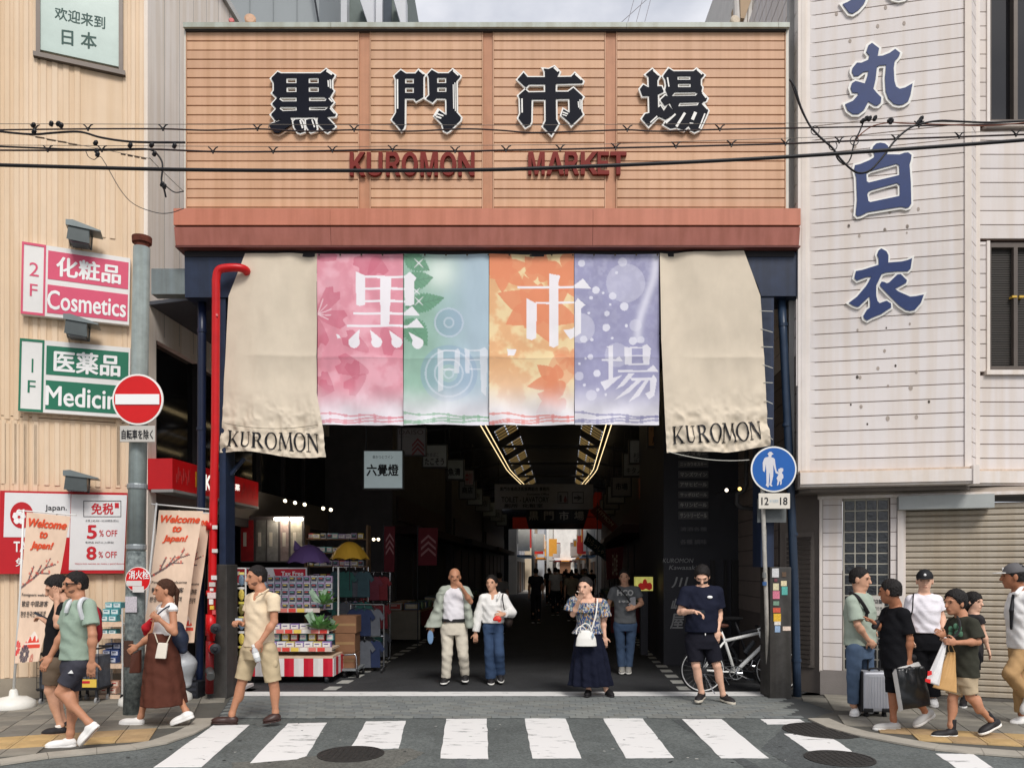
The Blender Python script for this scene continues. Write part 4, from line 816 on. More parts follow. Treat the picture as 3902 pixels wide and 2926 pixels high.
# ------------------------------------------------------------------ red fire riser, downpipes
REDP = M('red_pipe_paint',(196,18,24),.35,.14,5)
b = at(800,2600,9.86); t = root('fire_riser','bright red fire riser pipe with valves and stickers beside the banner','pipe',(b.x,9.86,0)); k = 9.86 / F
path = [at(803,2440,9.86),at(809,2200,9.86),at(814,1900,9.86),at(820,1650,9.86),at(823,1180,9.86),at(823,1080,9.86)] + smooth_path([at(823,1068,9.86),at(830,1035,9.86),at(850,1023,9.87),at(900,1020,9.9),at(935,1028,9.96),at(945,1050,10.1)],5)
Geo().tube(path,15 * k,18).obj('pipe',REDP,t,True)
for y0,y1,rr in ((1990,2020,17),(2250,2270,17),(2340,2420,19)): Geo().tube([at(802,y1,9.86),at(804,y0,9.86)],rr * k,18).obj('coupling',REDP,t,True)
for (x,y) in [(822,2393),(820,2470)]:
    p = at(x - 14,y,9.80); Geo().tube([p + Vector((0,.05,0)),p + Vector((.05,-.02,0))],20 * k,14).obj('valve_branch',REDP,t,True)
    p = at(x,y,9.73); Geo().lathe(p,[(.062,0),(.066,.01),(.066,.05),(.03,.06),(.02,.09)],18,ax=(.35,-.93,0)).obj('valve_cap',DARKMETAL,t)
p = at(805,2560,9.8); Geo().tube([p + Vector((-.04,.04,.02)),p + Vector((.02,-.06,-.02)),p + Vector((.045,-.14,-.04))],[.05,.045,.05],14).obj('drain_outlet',M('galv_outlet',(110,112,112),.4,.2,metal=.6),t,True)
Geo().tube([at(800,2440,9.86),at(798,2640,9.9)],[15 * k,15 * k],14).obj('foot_pipe',M('red_foot',(120,20,24),.5,.2),t,True)
for (x,y,wd,hg,c) in [(815,2200,20,16,(220,216,214)),(808,2226,22,16,(200,196,190)),(806,2246,12,10,(230,226,220)),(806,2268,30,22,(222,200,198)),(804,2292,14,20,(236,232,226)),(807,2314,14,14,(226,190,70)),(815,2332,12,16,(210,90,90)),(818,2008,18,14,(216,214,210)),(818,2098,20,14,(210,208,204)),(826,1200,6,8,(226,120,120))]:
    p = at(x,y,9.86 - 16.5 * k); Geo().box((p.x - wd * k / 2,p.y - .004,p.z - hg * k / 2),(p.x + wd * k / 2,p.y + .02,p.z + hg * k / 2)).obj('sticker',M('sticker_%d_%d_%d' % c,c,.6,.15,50),t)
def downpipe(label,pts,r_,mat,clamps,name='downpipe'):
    b = Vector(pts[0]); t = root(name,label,'pipe',(b.x,b.y,0),'downpipes by the gate'); Geo().tube(smooth_path(pts,4) if len(pts) > 3 else pts,r_,14).obj('pipe',mat,t,True)
    for p in clamps: Geo().lathe(p,[(r_ * 1.15,0),(r_ * 1.15,.04)],14).obj('clamp',mat,t)
NVP = M('navy_pipe',(28,38,66),.35,.15,6,streak=.2)
downpipe('dark navy downpipe left of the red riser',[at(758,2640,10.25),at(764,2300,10.25),at(768,1700,10.25),at(770,1150,10.25)],.055,NVP,[at(770,1268,10.25),at(767,1640,10.25),at(764,2200,10.25)])
downpipe('blue downpipe beside the stickered column on the right',[at(3038,2655,10.2),at(3026,2200,10.2),at(3005,1700,10.2),at(2978,1140,10.2)],.055,M('blue_pipe',(48,64,86),.35,.2,5,streak=.3),[at(2984,1245,10.2),at(2999,1625,10.2),at(3022,2040,10.2),at(3035,2520,10.2)])
# ------------------------------------------------------------------ shop sign over the side door
t = root('shop_fascia_sign','long red illuminated shop sign running into the arcade on the left','sign',LS(0,2.3,0)); w1 = .35
a0,ztop_ = LS.px(657,1746,w1); _,zbot = LS.px(657,1863,w1); a1,_ = LS.px(984,1830,w1)
SRD = M('shop_sign_red',(176,14,20),.35,.06,emit=.12); LS.board('box',a0,a1,zbot,ztop_,.0,w1,SRD,t); LS.board('underside_trim',a0,a1,zbot - .04,zbot - .002,.05,w1 + .01,M('trim_grey',(150,148,146),.5,.1),t)
SW = M('lit_letter_white',(240,238,230),.5,0,emit=.6)
def ls(body,x0,x1,ya,yb,mat=SW,**k): 
    q = [LS.px(x,y,w1 + .006) for x,y in ((x0,ya[0]),(x1,ya[1]),(x1,yb[1]),(x0,yb[0]))]; return text('letter',body,q,LS.T,w1 + .006,mat,t,**k)
ls('K',782,805,(1806,1812),(1868,1872),bold=.03); ls('do',855,882,(1822,1828),(1880,1884),bold=.03); ls('薬',896,914,(1842,1846),(1868,1871),bold=.03)
for i in range(8):
    u = a0 + .1 + i * .05; LS.board('figure_mark',u,u + .028,zbot + .1 + .05 * (i % 3),zbot + .22 + .05 * ((i * 2) % 3),w1,w1 + .004,M('sign_pink',(186,60,60),.5,0),t)
for i in range(8):
    u = a1 - .7 + i * .075; LS.board('figure_mark',u,u + .03,zbot + .12 + .05 * (i % 3),zbot + .24 + .05 * ((i * 2) % 3),w1,w1 + .004,M('sign_pink'),t)
LS.board('yellow_strip',*[LS.px(x,1850,w1)[0] for x in (745,756)],zbot + .1,ztop_ - .1,w1,w1 + .005,M('sign_yellow',(206,160,40),.5,0),t)
# ------------------------------------------------------------------ right building
rb = root('clad_corner_building','white clad corner building with blue kanji letters and closed shutter','building',(4.2,10.3,0))
WS = [M('pale_siding_%d' % i,c,.6,.05,1.2,bump=.12,bscale=150,streak=.06) for i,c in enumerate([(216,209,206),(212,205,202),(219,212,209)])]
WT = M('pale_trim',(222,214,208),.5,.06,streak=.06); WBK = M('siding_joint_dark',(140,118,108),.8,0)
zlow = 2.93; ZT = 10.6; LA = (Vector((5.71,9.6)) - Vector((3.73,10.02))).length; LR = .3466
def clad(wall,u0,u1,z0,z1,pitch=.18,holes=()):
    wall.board('wall_core',u0,u1,z0,z1,-.3,-.016,WBK,rb); z = z0 + .002; n = 0
    while z < z1 - .02:
        zt = min(z + pitch,z1); segs = [(u0,u1)]
        for (a,b,c,d) in holes:
            if zt > c + .01 and z < d - .01: segs = [s for (p,q) in segs for s in ((p,min(q,a)),(max(p,b),q)) if s[1] - s[0] > .01]
        for (a,b) in segs: wall.board('siding_board',a,b,z + .006,zt - .006,-.016,random.uniform(-.001,.001),WS[RNG.integers(3)],rb)
        z = zt; n += 1
lu = RA.px(3062,600)[0]
clad(RA,lu,LA - .06,zlow,ZT)
RA.board('corner_trim',lu - .03,lu + .025,zlow,ZT,-.02,.02,WT,rb); RA.board('corner_trim',LA - .06,LA + .015,zlow,ZT,-.02,.022,WT,rb)
a = RA.px(3045,1140)[1]; b = RA.px(3045,1470)[1]; RA.board('repair_panel',lu - .09,lu - .03,b,a,-.04,.006,WT,rb)
wz0,wz1 = RB.px(3800,1412)[1],RB.px(3800,920)[1]; wz2 = RB.px(3800,470)[1]; wu = RB.px(3770,0)[0]
clad(RR,0.02,LR - .02,zlow,ZT); 
clad(RB,0,wu - .02,wz0 - .02,wz1); clad(RB,0,wu - .02,wz2 - .02,ZT); clad(RB,0,3,zlow,wz0 - .06); clad(RB,0,3,wz1 + .03,wz2 - .1)
RB.board('corner_trim',-.03,.03,zlow,ZT,-.02,.02,WT,rb)
for (z0,z1,nm) in ((wz0,wz1,'lower'),(wz2,ZT,'upper')):
    wn = RB.board('window',wu,wu + 2,z0,z1,-.14,-.12,M('dark_window_glass',(22,22,24),.05,0,spec=.7),rb); BRZ = M('bronze_frame',(96,88,82),.4,.1,metal=.3)
    for (p,q,c,d) in ((wu,wu + .05,z0,z1),(wu + .05,wu + 2,z0,z0 + .07),(wu + .05,wu + 2,z1 - .06,z1),(wu + .34,wu + .39,z0 + .07,z1 - .06),(wu + 1.2,wu + 1.26,z0 + .07,z1 - .06)): RB.board('frame',p,q,c,d,-.12,-.04,BRZ,wn)
    RB.board('sill',wu - .06,wu + 2,z0 - .06,z0 - .002,-.1,.05,WT,wn); RB.board('jamb',wu - .04,wu - .002,z0,z1,-.1,.02,WT,wn)
    if nm == 'lower':
        zz = z0 + .1
        while zz < z1 - .08: RB.board('blind_slat',wu + .06,wu + 1.9,zz,zz + .022,-.118,-.1,M('blind_dark',(58,54,50),.6,.05),wn); zz += .03
        for x in (3858,3885): RB.pbox('gold_tag',x,1126,x + 18,1134,-.1,-.03,M('gold_tag',(206,168,70),.4,0),wn)
# side wall towards the arcade, its shade painted in as darker lower boards
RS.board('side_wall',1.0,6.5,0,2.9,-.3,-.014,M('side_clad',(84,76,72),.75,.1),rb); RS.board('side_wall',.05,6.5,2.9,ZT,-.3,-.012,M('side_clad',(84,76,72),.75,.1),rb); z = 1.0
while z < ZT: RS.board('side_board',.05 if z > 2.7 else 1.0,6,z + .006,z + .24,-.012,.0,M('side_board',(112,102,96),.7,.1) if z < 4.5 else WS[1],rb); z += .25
RS.board('side_corner_strip',-.02,.05,zlow,ZT,-.2,.01,WT,rb)
# ledge between storeys
lz0,lz1 = 2.78,2.93
def ledge(wall,u0,u1,nm): wall.board(nm,u0,u1,lz0,lz1,-.3,.16,WT,rb); wall.board('ledge_top',u0,u1,lz1 + .002,lz1 + .03,-.3,.10,M('ledge_stained',(196,176,158),.7,.3,12),rb); wall.board('ledge_lip',u0,u1,lz0 - .03,lz0 - .002,-.3,.13,WT,rb)
ledge(RA,RA.px(3050,1830,.16)[0],LA - .02,'ledge'); ledge(RB,-.14,3,'ledge')
RA.board('ledge_joint',LA - .02,LA + .05,lz0 - .04,lz1 + .04,-.3,.18,WT,rb)
# ground floor
Geo().prism([[(3.8,10.2),(3.9,10.06),(5.72,9.68),(5.95,9.92),(8.9,9.92),(8.9,11.5),(3.95,11.5)]],lambda a,b,c: Vector((a,b,c)),2.70,2.92).obj('soffit',M('soffit_dark',(120,112,106),.8,.1),rb)
SOFF = M('soffit_band',(182,168,154),.7,.1); zb = RG.px(3300,1895)[1]
RG.board('lintel_band',-.05,3.4,zb,lz0 - .05,-.4,.02,SOFF,rb); RG.board('lintel_bead',-.05,3.4,zb - .012,zb + .03,0,.04,WT,rb)
RG.board('plinth',-.02,RG.px(3420,2600)[0],0,RG.px(3200,2555)[1],-.4,.03,M('plinth_grey',(128,122,118),.85,.12,3,bump=.3),rb)
zp = RG.px(3200,2555)[1]
def cladG(x0,x1,z0,z1,pitch):
    u0,u1 = RG.px(x0,2100)[0],RG.px(x1,2100)[0]; RG.board('pier_core',u0,u1,z0,z1,-.3,-.014,WBK,rb); z = z0
    while z < z1 - .02: RG.board('pier_block',u0 + .004,u1 - .004,z + .005,min(z + pitch,z1) - .004,-.014,.004,WS[RNG.integers(3)],rb); z += pitch
cladG(3135,3210,zp,zb,.185); cladG(3392,3418,zp,zb,.185)
RG.board('pier_trim',RG.px(3122,0)[0],RG.px(3134,0)[0],zp - .02,zb,-.3,.02,WT,rb); RG.board('jamb',RG.px(3419,0)[0],RG.px(3441,0)[0],0,zb,-.2,.03,WT,rb)
# glass block panel
gp = RG.board('glass_block_panel',RG.px(3214,0)[0],RG.px(3390,0)[0],zp + .002,zb - .002,-.12,-.05,M('block_mortar',(176,172,160),.8,.1),rb)
gu0,gu1 = RG.px(3218,0)[0],RG.px(3388,0)[0]; gz1 = zb - .03; n = 4; wdt = (gu1 - gu0) / n; k = int((gz1 - zp) / (wdt * 1.02)); hgt = (gz1 - zp - .02) / k
GBM = M('dark_glass_block',(40,44,48),.15,.3,14,bump=.4,bscale=30,spec=.7)
for i in range(n):
    for j in range(k): bevel(RG.board('glass_block',gu0 + i * wdt + .009,gu0 + (i + 1) * wdt - .009,zp + .02 + j * hgt + .009,zp + .02 + (j + 1) * hgt - .009,-.05,-.042,GBM,gp),.004,1)
# roller shutter
su0 = RG.px(3443,0)[0]; sh = RG.board('roller_shutter',su0,3.4,.03,zb - .1,-.14,-.10,M('shutter_back',(120,112,100),.7,.05),rb); SHM = M('shutter_slat',(178,168,152),.5,.06,3,streak=.1); z = .05
while z < zb - .12:
    prof = [(-.10,z),(-.075,z + .012),(-.072,z + .055),(-.10,z + .072)]; Geo().prism([prof],lambda p,q,r: RG(r,q,p),su0 + .03,3.35).obj('shutter_slat',SHM,sh); z += .078
RG.board('shutter_rail',su0 - .005,su0 + .03,0,zb,-.1,-.03,WT,rb); RG.board('shutter_base',su0,3.4,0,.048,-.14,-.06,M('shutter_base',(96,92,86),.6,.2),rb)
RG.pbox('shutter_box',3425,1890,3790,1933,-.05,.16,M('shutter_box_grey',(164,168,166),.5,.1),rb)
Geo().prism([[RG.px(3300,y,-.03) for y in ()] or [RG.px(3312,2270,-.03),RG.px(3370,2270,-.03),RG.px(3370,2345,-.03),RG.px(3312,2345,-.03)]],RG.T,-.045,-.03).obj('paper_notice',M('paper',(196,192,184),.8,.08),gp)
ptext(RG,'notice_text','貸店舗',3320,2282,3362,2300,-.028,DK,gp,bold=.02); ptext(RG,'notice_text','お知らせ',3320,2310,3362,2325,-.028,DK,gp,bold=.01)
# chamfer side bay with louvre
CH = Wall((3.80,10.95),(4.18 - 3.80,10.39 - 10.95)); cl = (Vector((4.18,10.39)) - Vector((3.80,10.95))).length
CH.board('side_bay_core',0,cl,0,lz0 - .05,-.2,-.02,M('side_bay',(120,112,106),.7,.1),rb); lou = CH.board('louvre_frame',.1,cl - .12,.35,2.2,-.02,.0,M('louvre_frame',(130,122,116),.6,.1),rb); z = .4
while z < 2.12: CH.board('louvre_slat',.14,cl - .16,z,z + .045,0,.02,M('louvre_slat',(84,78,74),.6,.1),lou); z += .065
# blue letters
BLU = M('blue_letter',(30,52,102),.45,.12,8)
BLU2 = BLU
glyph('kanji_letter',zm(3190,0,.2713),[[(80,60),(150,30),(230,-20),(300,-110),(330,-260),(430,-260),(420,-40),(380,50),(300,140),(220,190),(170,180),(130,130)],[(640,-300),(760,-300),(980,-60),(940,-20),(870,-4),(790,-20),(740,-60)]],[],[],rim=34,label='blue kanji letter cut off by the top of the picture',col=BLU,wall=RA,th=.038,parent=rb,off=.0)
glyph('kanji_letter',zm(3190,0,.2713),[[(410,730),(440,640),(490,605),(590,680),(570,790),(640,785),(740,745),(815,690),(885,745),(870,790),(810,860),(795,960),(805,1140),(830,1220),(880,1250),(960,1230),(1060,1172),(1030,1340),(1000,1420),(930,1465),(870,1475),(800,1460),(720,1380),(685,1280),(675,1100),(690,912),(600,918),(560,940),(540,1120),(510,1250),(560,1310),(620,1370),(615,1440),(570,1480),(530,1480),(440,1425),(380,1540),(300,1600),(220,1600),(150,1550),(115,1465),(220,1420),(300,1330),(290,1305),(215,1300),(190,1230),(210,1170),(260,1140),(300,1150),(390,1175),(430,1060),(440,1000),(370,1010),(300,1065),(240,1070),(210,1010),(215,960),(280,882),(340,885),(440,840),(455,780)]],[],[],rim=33,label='blue kanji letter with a round hook, above the cables',col=BLU,wall=RA,th=.038,parent=rb,off=0)
glyph('kanji_letter',zm(3220,520,.1929),[[(535,265),(560,195),(620,140),(700,125),(790,140),(850,190),(865,250),(832,355),(1080,358),(1180,322),(1250,317),(1315,370),(1305,460),(1275,560),(1300,900),(1310,1330),(1270,1390),(1210,1410),(1130,1388),(1060,1392),(450,1492),(320,1560),(250,1575),(215,1540),(240,1250),(225,820),(185,640),(200,570),(300,547),(480,472),(580,410),(585,350)]],
    [[[(422,732),(500,682),(1020,537),(1073,572),(1083,740),(1060,768),(470,912),(432,888)],[(442,1150),(472,1082),(540,1052),(1030,917),(1083,962),(1088,1140),(1070,1178),(500,1298),(462,1278)]]],[],rim=44,label='blue kanji letter shaped like a box with two openings',col=BLU,wall=RA,th=.038,parent=rb,off=0)
glyph('kanji_letter',zm(3210,930,.1869),[[(710,210),(740,130),(795,90),(900,150),(940,230),(935,378),(1200,357),(1330,327),(1423,287),(1390,500),(1340,550),(1100,555),(900,575),(805,605),(690,850),(690,1050),(715,1160),(760,1205),(900,1155),(990,1210),(995,1290),(900,1350),(800,1420),(600,1500),(510,1553),(450,1520),(430,1460),(500,1340),(570,1290),(570,1180),(555,1062),(340,1270),(300,1275),(220,1250),(137,1195),(300,1070),(480,860),(540,760),(590,660),(480,672),(300,740),(245,690),(280,550),(400,530),(745,422),(740,290)],
    [(767,820),(800,767),(850,772),(905,800),(950,787),(1120,622),(1190,612),(1318,740),(1300,790),(1070,912),(1150,970),(1380,1072),(1500,1062),(1663,1027),(1600,1200),(1480,1338),(1390,1358),(1300,1343),(1170,1258),(950,1040),(780,860)]],[],[],rim=40,label='blue kanji letter, lowest on the white wall',col=BLU,wall=RA,th=.038,parent=rb,off=0)
# old bolt holes on the siding
hz = zm(2900,800,.6631); bh = M('bolt_hole',(84,76,70),.9,.2); st = M('old_glue_stain',(168,156,146),.8,.2,20)
for (x,y,r_,m_) in [(505,92,7,bh),(565,150,9,st),(712,115,9,st),(840,98,8,st),(838,132,6,st),(555,690,7,st),(720,678,5,bh),(855,655,7,st),(710,810,9,st),(773,895,7,bh),(672,910,10,st),(553,960,9,bh),(570,962,9,st),(893,930,9,st),(730,1012,8,st),(860,1022,14,st),(516,1118,6,bh),(575,1130,10,st),(965,1102,8,bh),(728,1198,13,st),(893,1190,11,st),(611,1230,6,bh)]:
    X,Y_ = hz(x,y); RA.poly('bolt_mark',[(X + r_ * .6 * math.cos(a),Y_ + r_ * .8 * math.sin(a)) for a in np.linspace(0,6.28,9)[:-1]],0,.0035,m_,rb)
for (x,y) in [(530,100),(875,55),(625,290),(820,185),(1005,165),(660,1030),(640,1480),(905,1490),(1105,1470),(615,1588),(870,1615),(1028,1590)]:
    X,Y_ = zm(2900,0,.5425)(x,y); RA.poly('bolt_mark',[(X + 6 * math.cos(a),Y_ + 8 * math.sin(a)) for a in np.linspace(0,6.28,9)[:-1]],0,.0035,st,rb)
RS.board('service_conduit',.18,.26,3,ZT,.0,.07,M('conduit_grey',(150,148,146),.5,.1),rb)
# ------------------------------------------------------------------ street furniture on the right
ys = 9.78; t,c,r = disc_sign('pedestrian_sign','round blue pedestrian sign with adult and child figures',2947,1788,87,ys,[(1,WHITE,'rim'),(.935,SB,'blue_face')]); FP = Wall((0,ys),(1,0)); zw = zm(2840,1690,.1627); FG = M('figure_grey',(206,204,208),.5,.05)
def fig(name,pts): return Geo().prism([[FP.px(*zw(*p),.015) for p in pts]],FP.T,.012,.0195).obj(name,FG,t)
fig('adult_figure',[(515,240),(545,215),(555,195),(610,192),(635,225),(660,245),(625,260),(610,290),(605,318),(660,335),(690,365),(700,470),(730,640),(800,685),(775,720),(710,690),(650,490),(655,620),(650,760),(620,900),(605,950),(635,985),(615,1005),(560,970),(575,870),(568,690),(560,690),(545,950),(550,1000),(530,1025),(475,975),(495,930),(490,640),(475,480),(460,620),(445,670),(410,630),(405,450),(440,350),(470,325),(545,310),(540,265)])
fig('child_figure',[(770,600),(830,570),(885,580),(885,640),(850,680),(885,730),(890,800),(850,850),(850,930),(830,970),(810,960),(820,900),(795,870),(780,950),(750,985),(740,970),(755,870),(730,810),(772,730),(800,690),(770,650)])
t = root('time_plate','white plate with the numbers 12 and 18 under the blue sign','sign',at(2950,1938,ys)); bevel(FP.pbox('plate',2891,1879,3011,1938,0,.012,M('plate_white',(214,208,196),.5,.08),t),.01)
for s,x0,x1 in (('12',2901,2929),('18',2972,3001)): ptext(FP,'numerals',s,x0,1894,x1,1924,.014,PRINTK,t,bold=.02)
ptext(FP,'faded_text','歩行者専用',2932,1902,2966,1916,.014,M('faded_blue',(170,186,196),.6,0),t)
b = gnd(2930,2651); t = root('sign_pole','thin scuffed white pole carrying the pedestrian sign','pole',(b.x,b.y,0)); zt_ = at(0,1870,ys).z; WPL = M('scuffed_white',(196,194,188),.55,.3,10,streak=.2)
Geo().tube([(b.x,b.y,0),at(2920,2300,ys + .2),at(2906,1880,ys + .06),at(2904,1720,ys + .05)],.026,12).obj('shaft',WPL,t,True)
for y in (1800,1905): p = at(2907,y,ys + .03); Geo().box((p.x - .04,p.y - .02,p.z - .02),(p.x + .1,p.y + .03,p.z + .02)).obj('clamp',STEEL,t)
Wall((0,ys + .12),(1,0)).pbox('back_plate',2886,1900,2996,1990,-.01,.0,M('back_plate',(96,100,100),.5,.2),t)
for (y,h_,c_) in [(2015,14,(60,60,60)),(2065,60,(110,108,104)),(2200,20,(120,122,120)),(2230,14,(64,100,150))]:
    p = at(2916,y,ys + .13); Geo().lathe((p.x,p.y + .03,p.z),[(.0285,0),(.0285,h_ / 293)],12).obj('sticker',M('pole_stick_%d' % y,c_,.6,.4,40),t)
# stickers on the right column
sk = [(2955,2182,26,34,(206,206,206)),(2956,2210,12,12,(110,60,70)),(2957,2235,22,26,(214,204,168)),(2958,2266,26,30,(206,120,140)),(2958,2298,22,16,(120,150,130)),(2960,2324,28,18,(206,92,70)),(2962,2352,28,30,(226,180,60)),(2963,2374,24,14,(222,218,210)),(2963,2396,20,24,(150,176,206)),(2987,2222,22,20,(222,208,170)),(2990,2250,22,32,(90,170,160)),(2988,2188,16,18,(96,76,60)),(2998,2394,30,16,(226,206,190))]
for (x,y,wd,hg,c_) in sk: FAC.pbox('sticker',x - wd / 2,y - hg / 2,x + wd / 2,y + hg / 2,-.021,-.012,M('csk_%d_%d' % (x,y),c_,.6,.3,60),gate)
# ------------------------------------------------------------------ inside the arcade
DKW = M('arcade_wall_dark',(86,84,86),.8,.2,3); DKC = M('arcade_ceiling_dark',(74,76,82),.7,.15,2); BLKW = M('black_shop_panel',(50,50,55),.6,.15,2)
def abox(name,u0,u1,v0,v1,z0,z1,mat,parent=None): return Geo().box((u0,v0,z0),(u1,v1,z1),lambda a,b,c: arc(a,b,c)).obj(name,mat,parent)
def aroot(name,label,cat,u,v,z=0,group=None): return root(name,label,cat,arc(u,v,z),group)
# roof: dark deck with sloping translucent strips
rf = aroot('arcade_roof','dark arcade roof with slatted skylight strips above the walkway','roof',0,.7,5.2)
def quad_slab(name,a,b,v0,v1,mat,parent,th=.05):
    (ua,za),(ub,zb) = a,b; v = [arc(ua,v0,za),arc(ub,v0,zb),arc(ub,v1,zb),arc(ua,v1,za)]; v = v + [p + Vector((0,0,th)) for p in v]
    return Geo().add(v,[(0,3,2,1),(4,5,6,7),(0,1,5,4),(1,2,6,5),(2,3,7,6),(3,0,4,7)]).obj(name,mat,parent)
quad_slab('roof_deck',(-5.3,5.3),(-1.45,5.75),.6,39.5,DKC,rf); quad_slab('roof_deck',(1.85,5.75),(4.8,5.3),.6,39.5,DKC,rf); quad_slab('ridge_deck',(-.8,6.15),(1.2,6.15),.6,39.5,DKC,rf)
SKY = bpy.data.materials.new('skylight_sheet'); SKY.use_nodes = True; n_ = SKY.node_tree.nodes; tr = n_.new('ShaderNodeBsdfTranslucent'); tr.inputs[0].default_value = (.42,.34,.2,1); SKY.node_tree.links.new(tr.outputs[0],n_['Material Output'].inputs[0])
for (a,b) in (((-1.45,5.75),(-.8,6.15)),((1.85,5.75),(1.2,6.15))):
    fr = quad_slab('skylight_frame',a,(a[0] * .97 + b[0] * .03,a[1] * .97 + b[1] * .03),.6,39.5,DKC,rf); L_ = lambda t: (a[0] * (1 - t) + b[0] * t,a[1] * (1 - t) + b[1] * t)
    for i in range(13):
        v0 = .9 + i * 3; quad_slab('skylight_bar',L_(.03),L_(1),v0 + 1.75,v0 + 3,DKC,fr)
        for j in range(4):
            for k in range(2): quad_slab('skylight_pane',L_(.08 + k * .48),L_(.50 + k * .46),v0 + .06 + j * .44,v0 + .34 + j * .44,SKY,fr,.01)
        for j in range(4): quad_slab('skylight_rib',L_(.03),L_(1),v0 + .34 + j * .44,v0 + .50 + j * .44,DKC,fr,.03)
LED = M('led_tube',(255,226,170),.5,0,emit=1.0)
for i,(u,off) in enumerate(((-1.55,0),(-1.42,0),(1.78,0),(1.92,0))):
    s_ = -1 if u < 0 else 1; t = aroot('light_strip',['outer warm light strip on the left of the arcade roof','inner warm light strip on the left of the arcade roof','inner warm light strip on the right of the arcade roof','outer warm light strip on the right of the arcade roof'][i],'light',u,1,5.5,'roof light strips')
    Geo().tube([arc(u,1,5.5),arc(u,19.5,5.5)] + [arc(u - s_ * .12 * k ** 1.6 * .5,19.5 + k * 1.1,5.5 - .02 * k * k) for k in range(1,5)],.012,6).obj('tube',LED,t); Geo().tube([arc(u,1,5.54),arc(u,19.5,5.54)],.02,5).obj('rail',DARKMETAL,t)
for v in (3,7,11,15,19,23,27,31,35): Geo().tube([arc(-5.2,v,5.2),arc(-1.5,v,5.66),arc(1.9,v,5.66),arc(4.7,v,5.2)],.05,6).obj('roof_tie',DKC,rf)
# shop rows (dark); each shop is a building of its own
def shop(label,u0,u1,v0,v1,side,awn,hh=5.25):
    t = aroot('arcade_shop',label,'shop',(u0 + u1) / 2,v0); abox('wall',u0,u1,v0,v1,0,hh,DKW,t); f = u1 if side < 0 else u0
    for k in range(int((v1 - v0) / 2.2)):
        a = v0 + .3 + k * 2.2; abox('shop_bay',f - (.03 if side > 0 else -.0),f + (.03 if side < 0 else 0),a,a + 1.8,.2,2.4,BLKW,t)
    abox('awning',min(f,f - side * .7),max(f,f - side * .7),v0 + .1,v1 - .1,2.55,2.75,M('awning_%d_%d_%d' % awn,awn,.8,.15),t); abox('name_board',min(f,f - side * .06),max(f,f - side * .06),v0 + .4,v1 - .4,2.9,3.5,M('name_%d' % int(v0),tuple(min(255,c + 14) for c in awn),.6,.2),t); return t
shop('dark arcade shop behind the clothes racks',-6.5,-3.5,8.7,17,-1,(46,30,30)); shop('dark arcade shop midway along the left side',-6.5,-3.3,17.1,27,-1,(34,36,44)); shop('dark arcade shop farthest along the left side',-6.5,-3.2,27.1,39,-1,(44,40,32))
shop('dark arcade shop on the right past the lit crab sign',2.75,6,8,17,1,(50,26,24)); shop('dark arcade shop midway along the right side',2.9,6,17.1,27,1,(36,34,40)); shop('dark arcade shop farthest along the right side',3.0,6,27.1,39,1,(40,36,30))
# black-fronted restaurant with the beer boards
t = aroot('black_restaurant','black fronted restaurant with beer name boards behind the bicycle','restaurant',3.4,3.5); abox('wall',2.42,5.2,3.5,7.9,0,5.25,BLKW,t); FQ = Wall((0,13.5),(1,0)); Zr = zm(2400,1600,.6932)
BP = M('beer_panel',(92,92,94),.7,.1); BT = M('beer_text',(168,166,160),.7,0)
for y0,y1,s in [(170,206,'ウイスキー'),(225,260,'ニッカウヰスキー'),(280,318,'マンズワイン'),(335,372,'アサヒビール'),(392,428,'サッポロビール'),(447,485,'キリンビール'),(502,545,'サントリービール'),(580,618,'清酒各種'),(648,690,'各種 調味')]:
    a = Zr(268,y0); b = Zr(432,y1); bd = FQ.pbox('name_panel',*a,*b,0,.03,BP if y0 < 560 else BLKW,t); ptext(FQ,'lettering',s,a[0] + 6,a[1] + 5,b[0] - 6,b[1] - 5,.032,BT if y0 < 560 else BP,bd,bold=.03)
for s,x0,y0,x1,y1 in [('KUROMON',180,760,350,784),('Kawasaki',215,798,368,822),('川',228,862,322,922),('崎',225,980,315,1045),('屋',220,1062,300,1148)]:
    a = Zr(x0,y0); b = Zr(x1,y1); ptext(FQ,'lettering',s,*a,*b,.012,M('chalk_letter',(150,150,150),.8,.1),t,bold=.02 if y0 > 850 else 0,shear=.2)
for x0,x1 in ((445,470),(520,535),(560,600),(640,660)): FQ.pbox('door_slat',*Zr(x0,770),*Zr(x1,1330),0,.04,M('door_slat',(40,38,38),.5,.1),t)
# drain on the side wall
p = lambda x,y,Y=11.6: at(*Zr(x,y),Y); t = root('side_drainpipe','dark bent drainpipe beside the black restaurant','pipe',p(660,480)); Geo().tube([p(640,160),p(640,360),p(625,390),p(590,410),p(588,460),p(610,480),p(690,490)],.035,10).obj('pipe',M('dark_drain',(58,56,56),.5,.1),t,True)
for q in ((530,386),(602,379)):
    c = p(*q,12.4); t = root('spot_lamp','tiny white lit lamp beside the drainpipe' if q[0] == 530 else 'tiny yellow lit lamp beside the drainpipe','lamp',c); Geo().lathe(c,[(.02,0),(.03,.02),(.02,.05)],10,ax=(0,-1,0)).obj('bulb',M('lamp_lit_%d' % q[0],(255,240,220) if q[0] == 530 else (255,210,120),.5,0,emit=1.5),t); Geo().box((c.x - .02,c.y,c.z),(c.x + .02,c.y + .6,c.z + .02)).obj('arm',DARKMETAL,t)
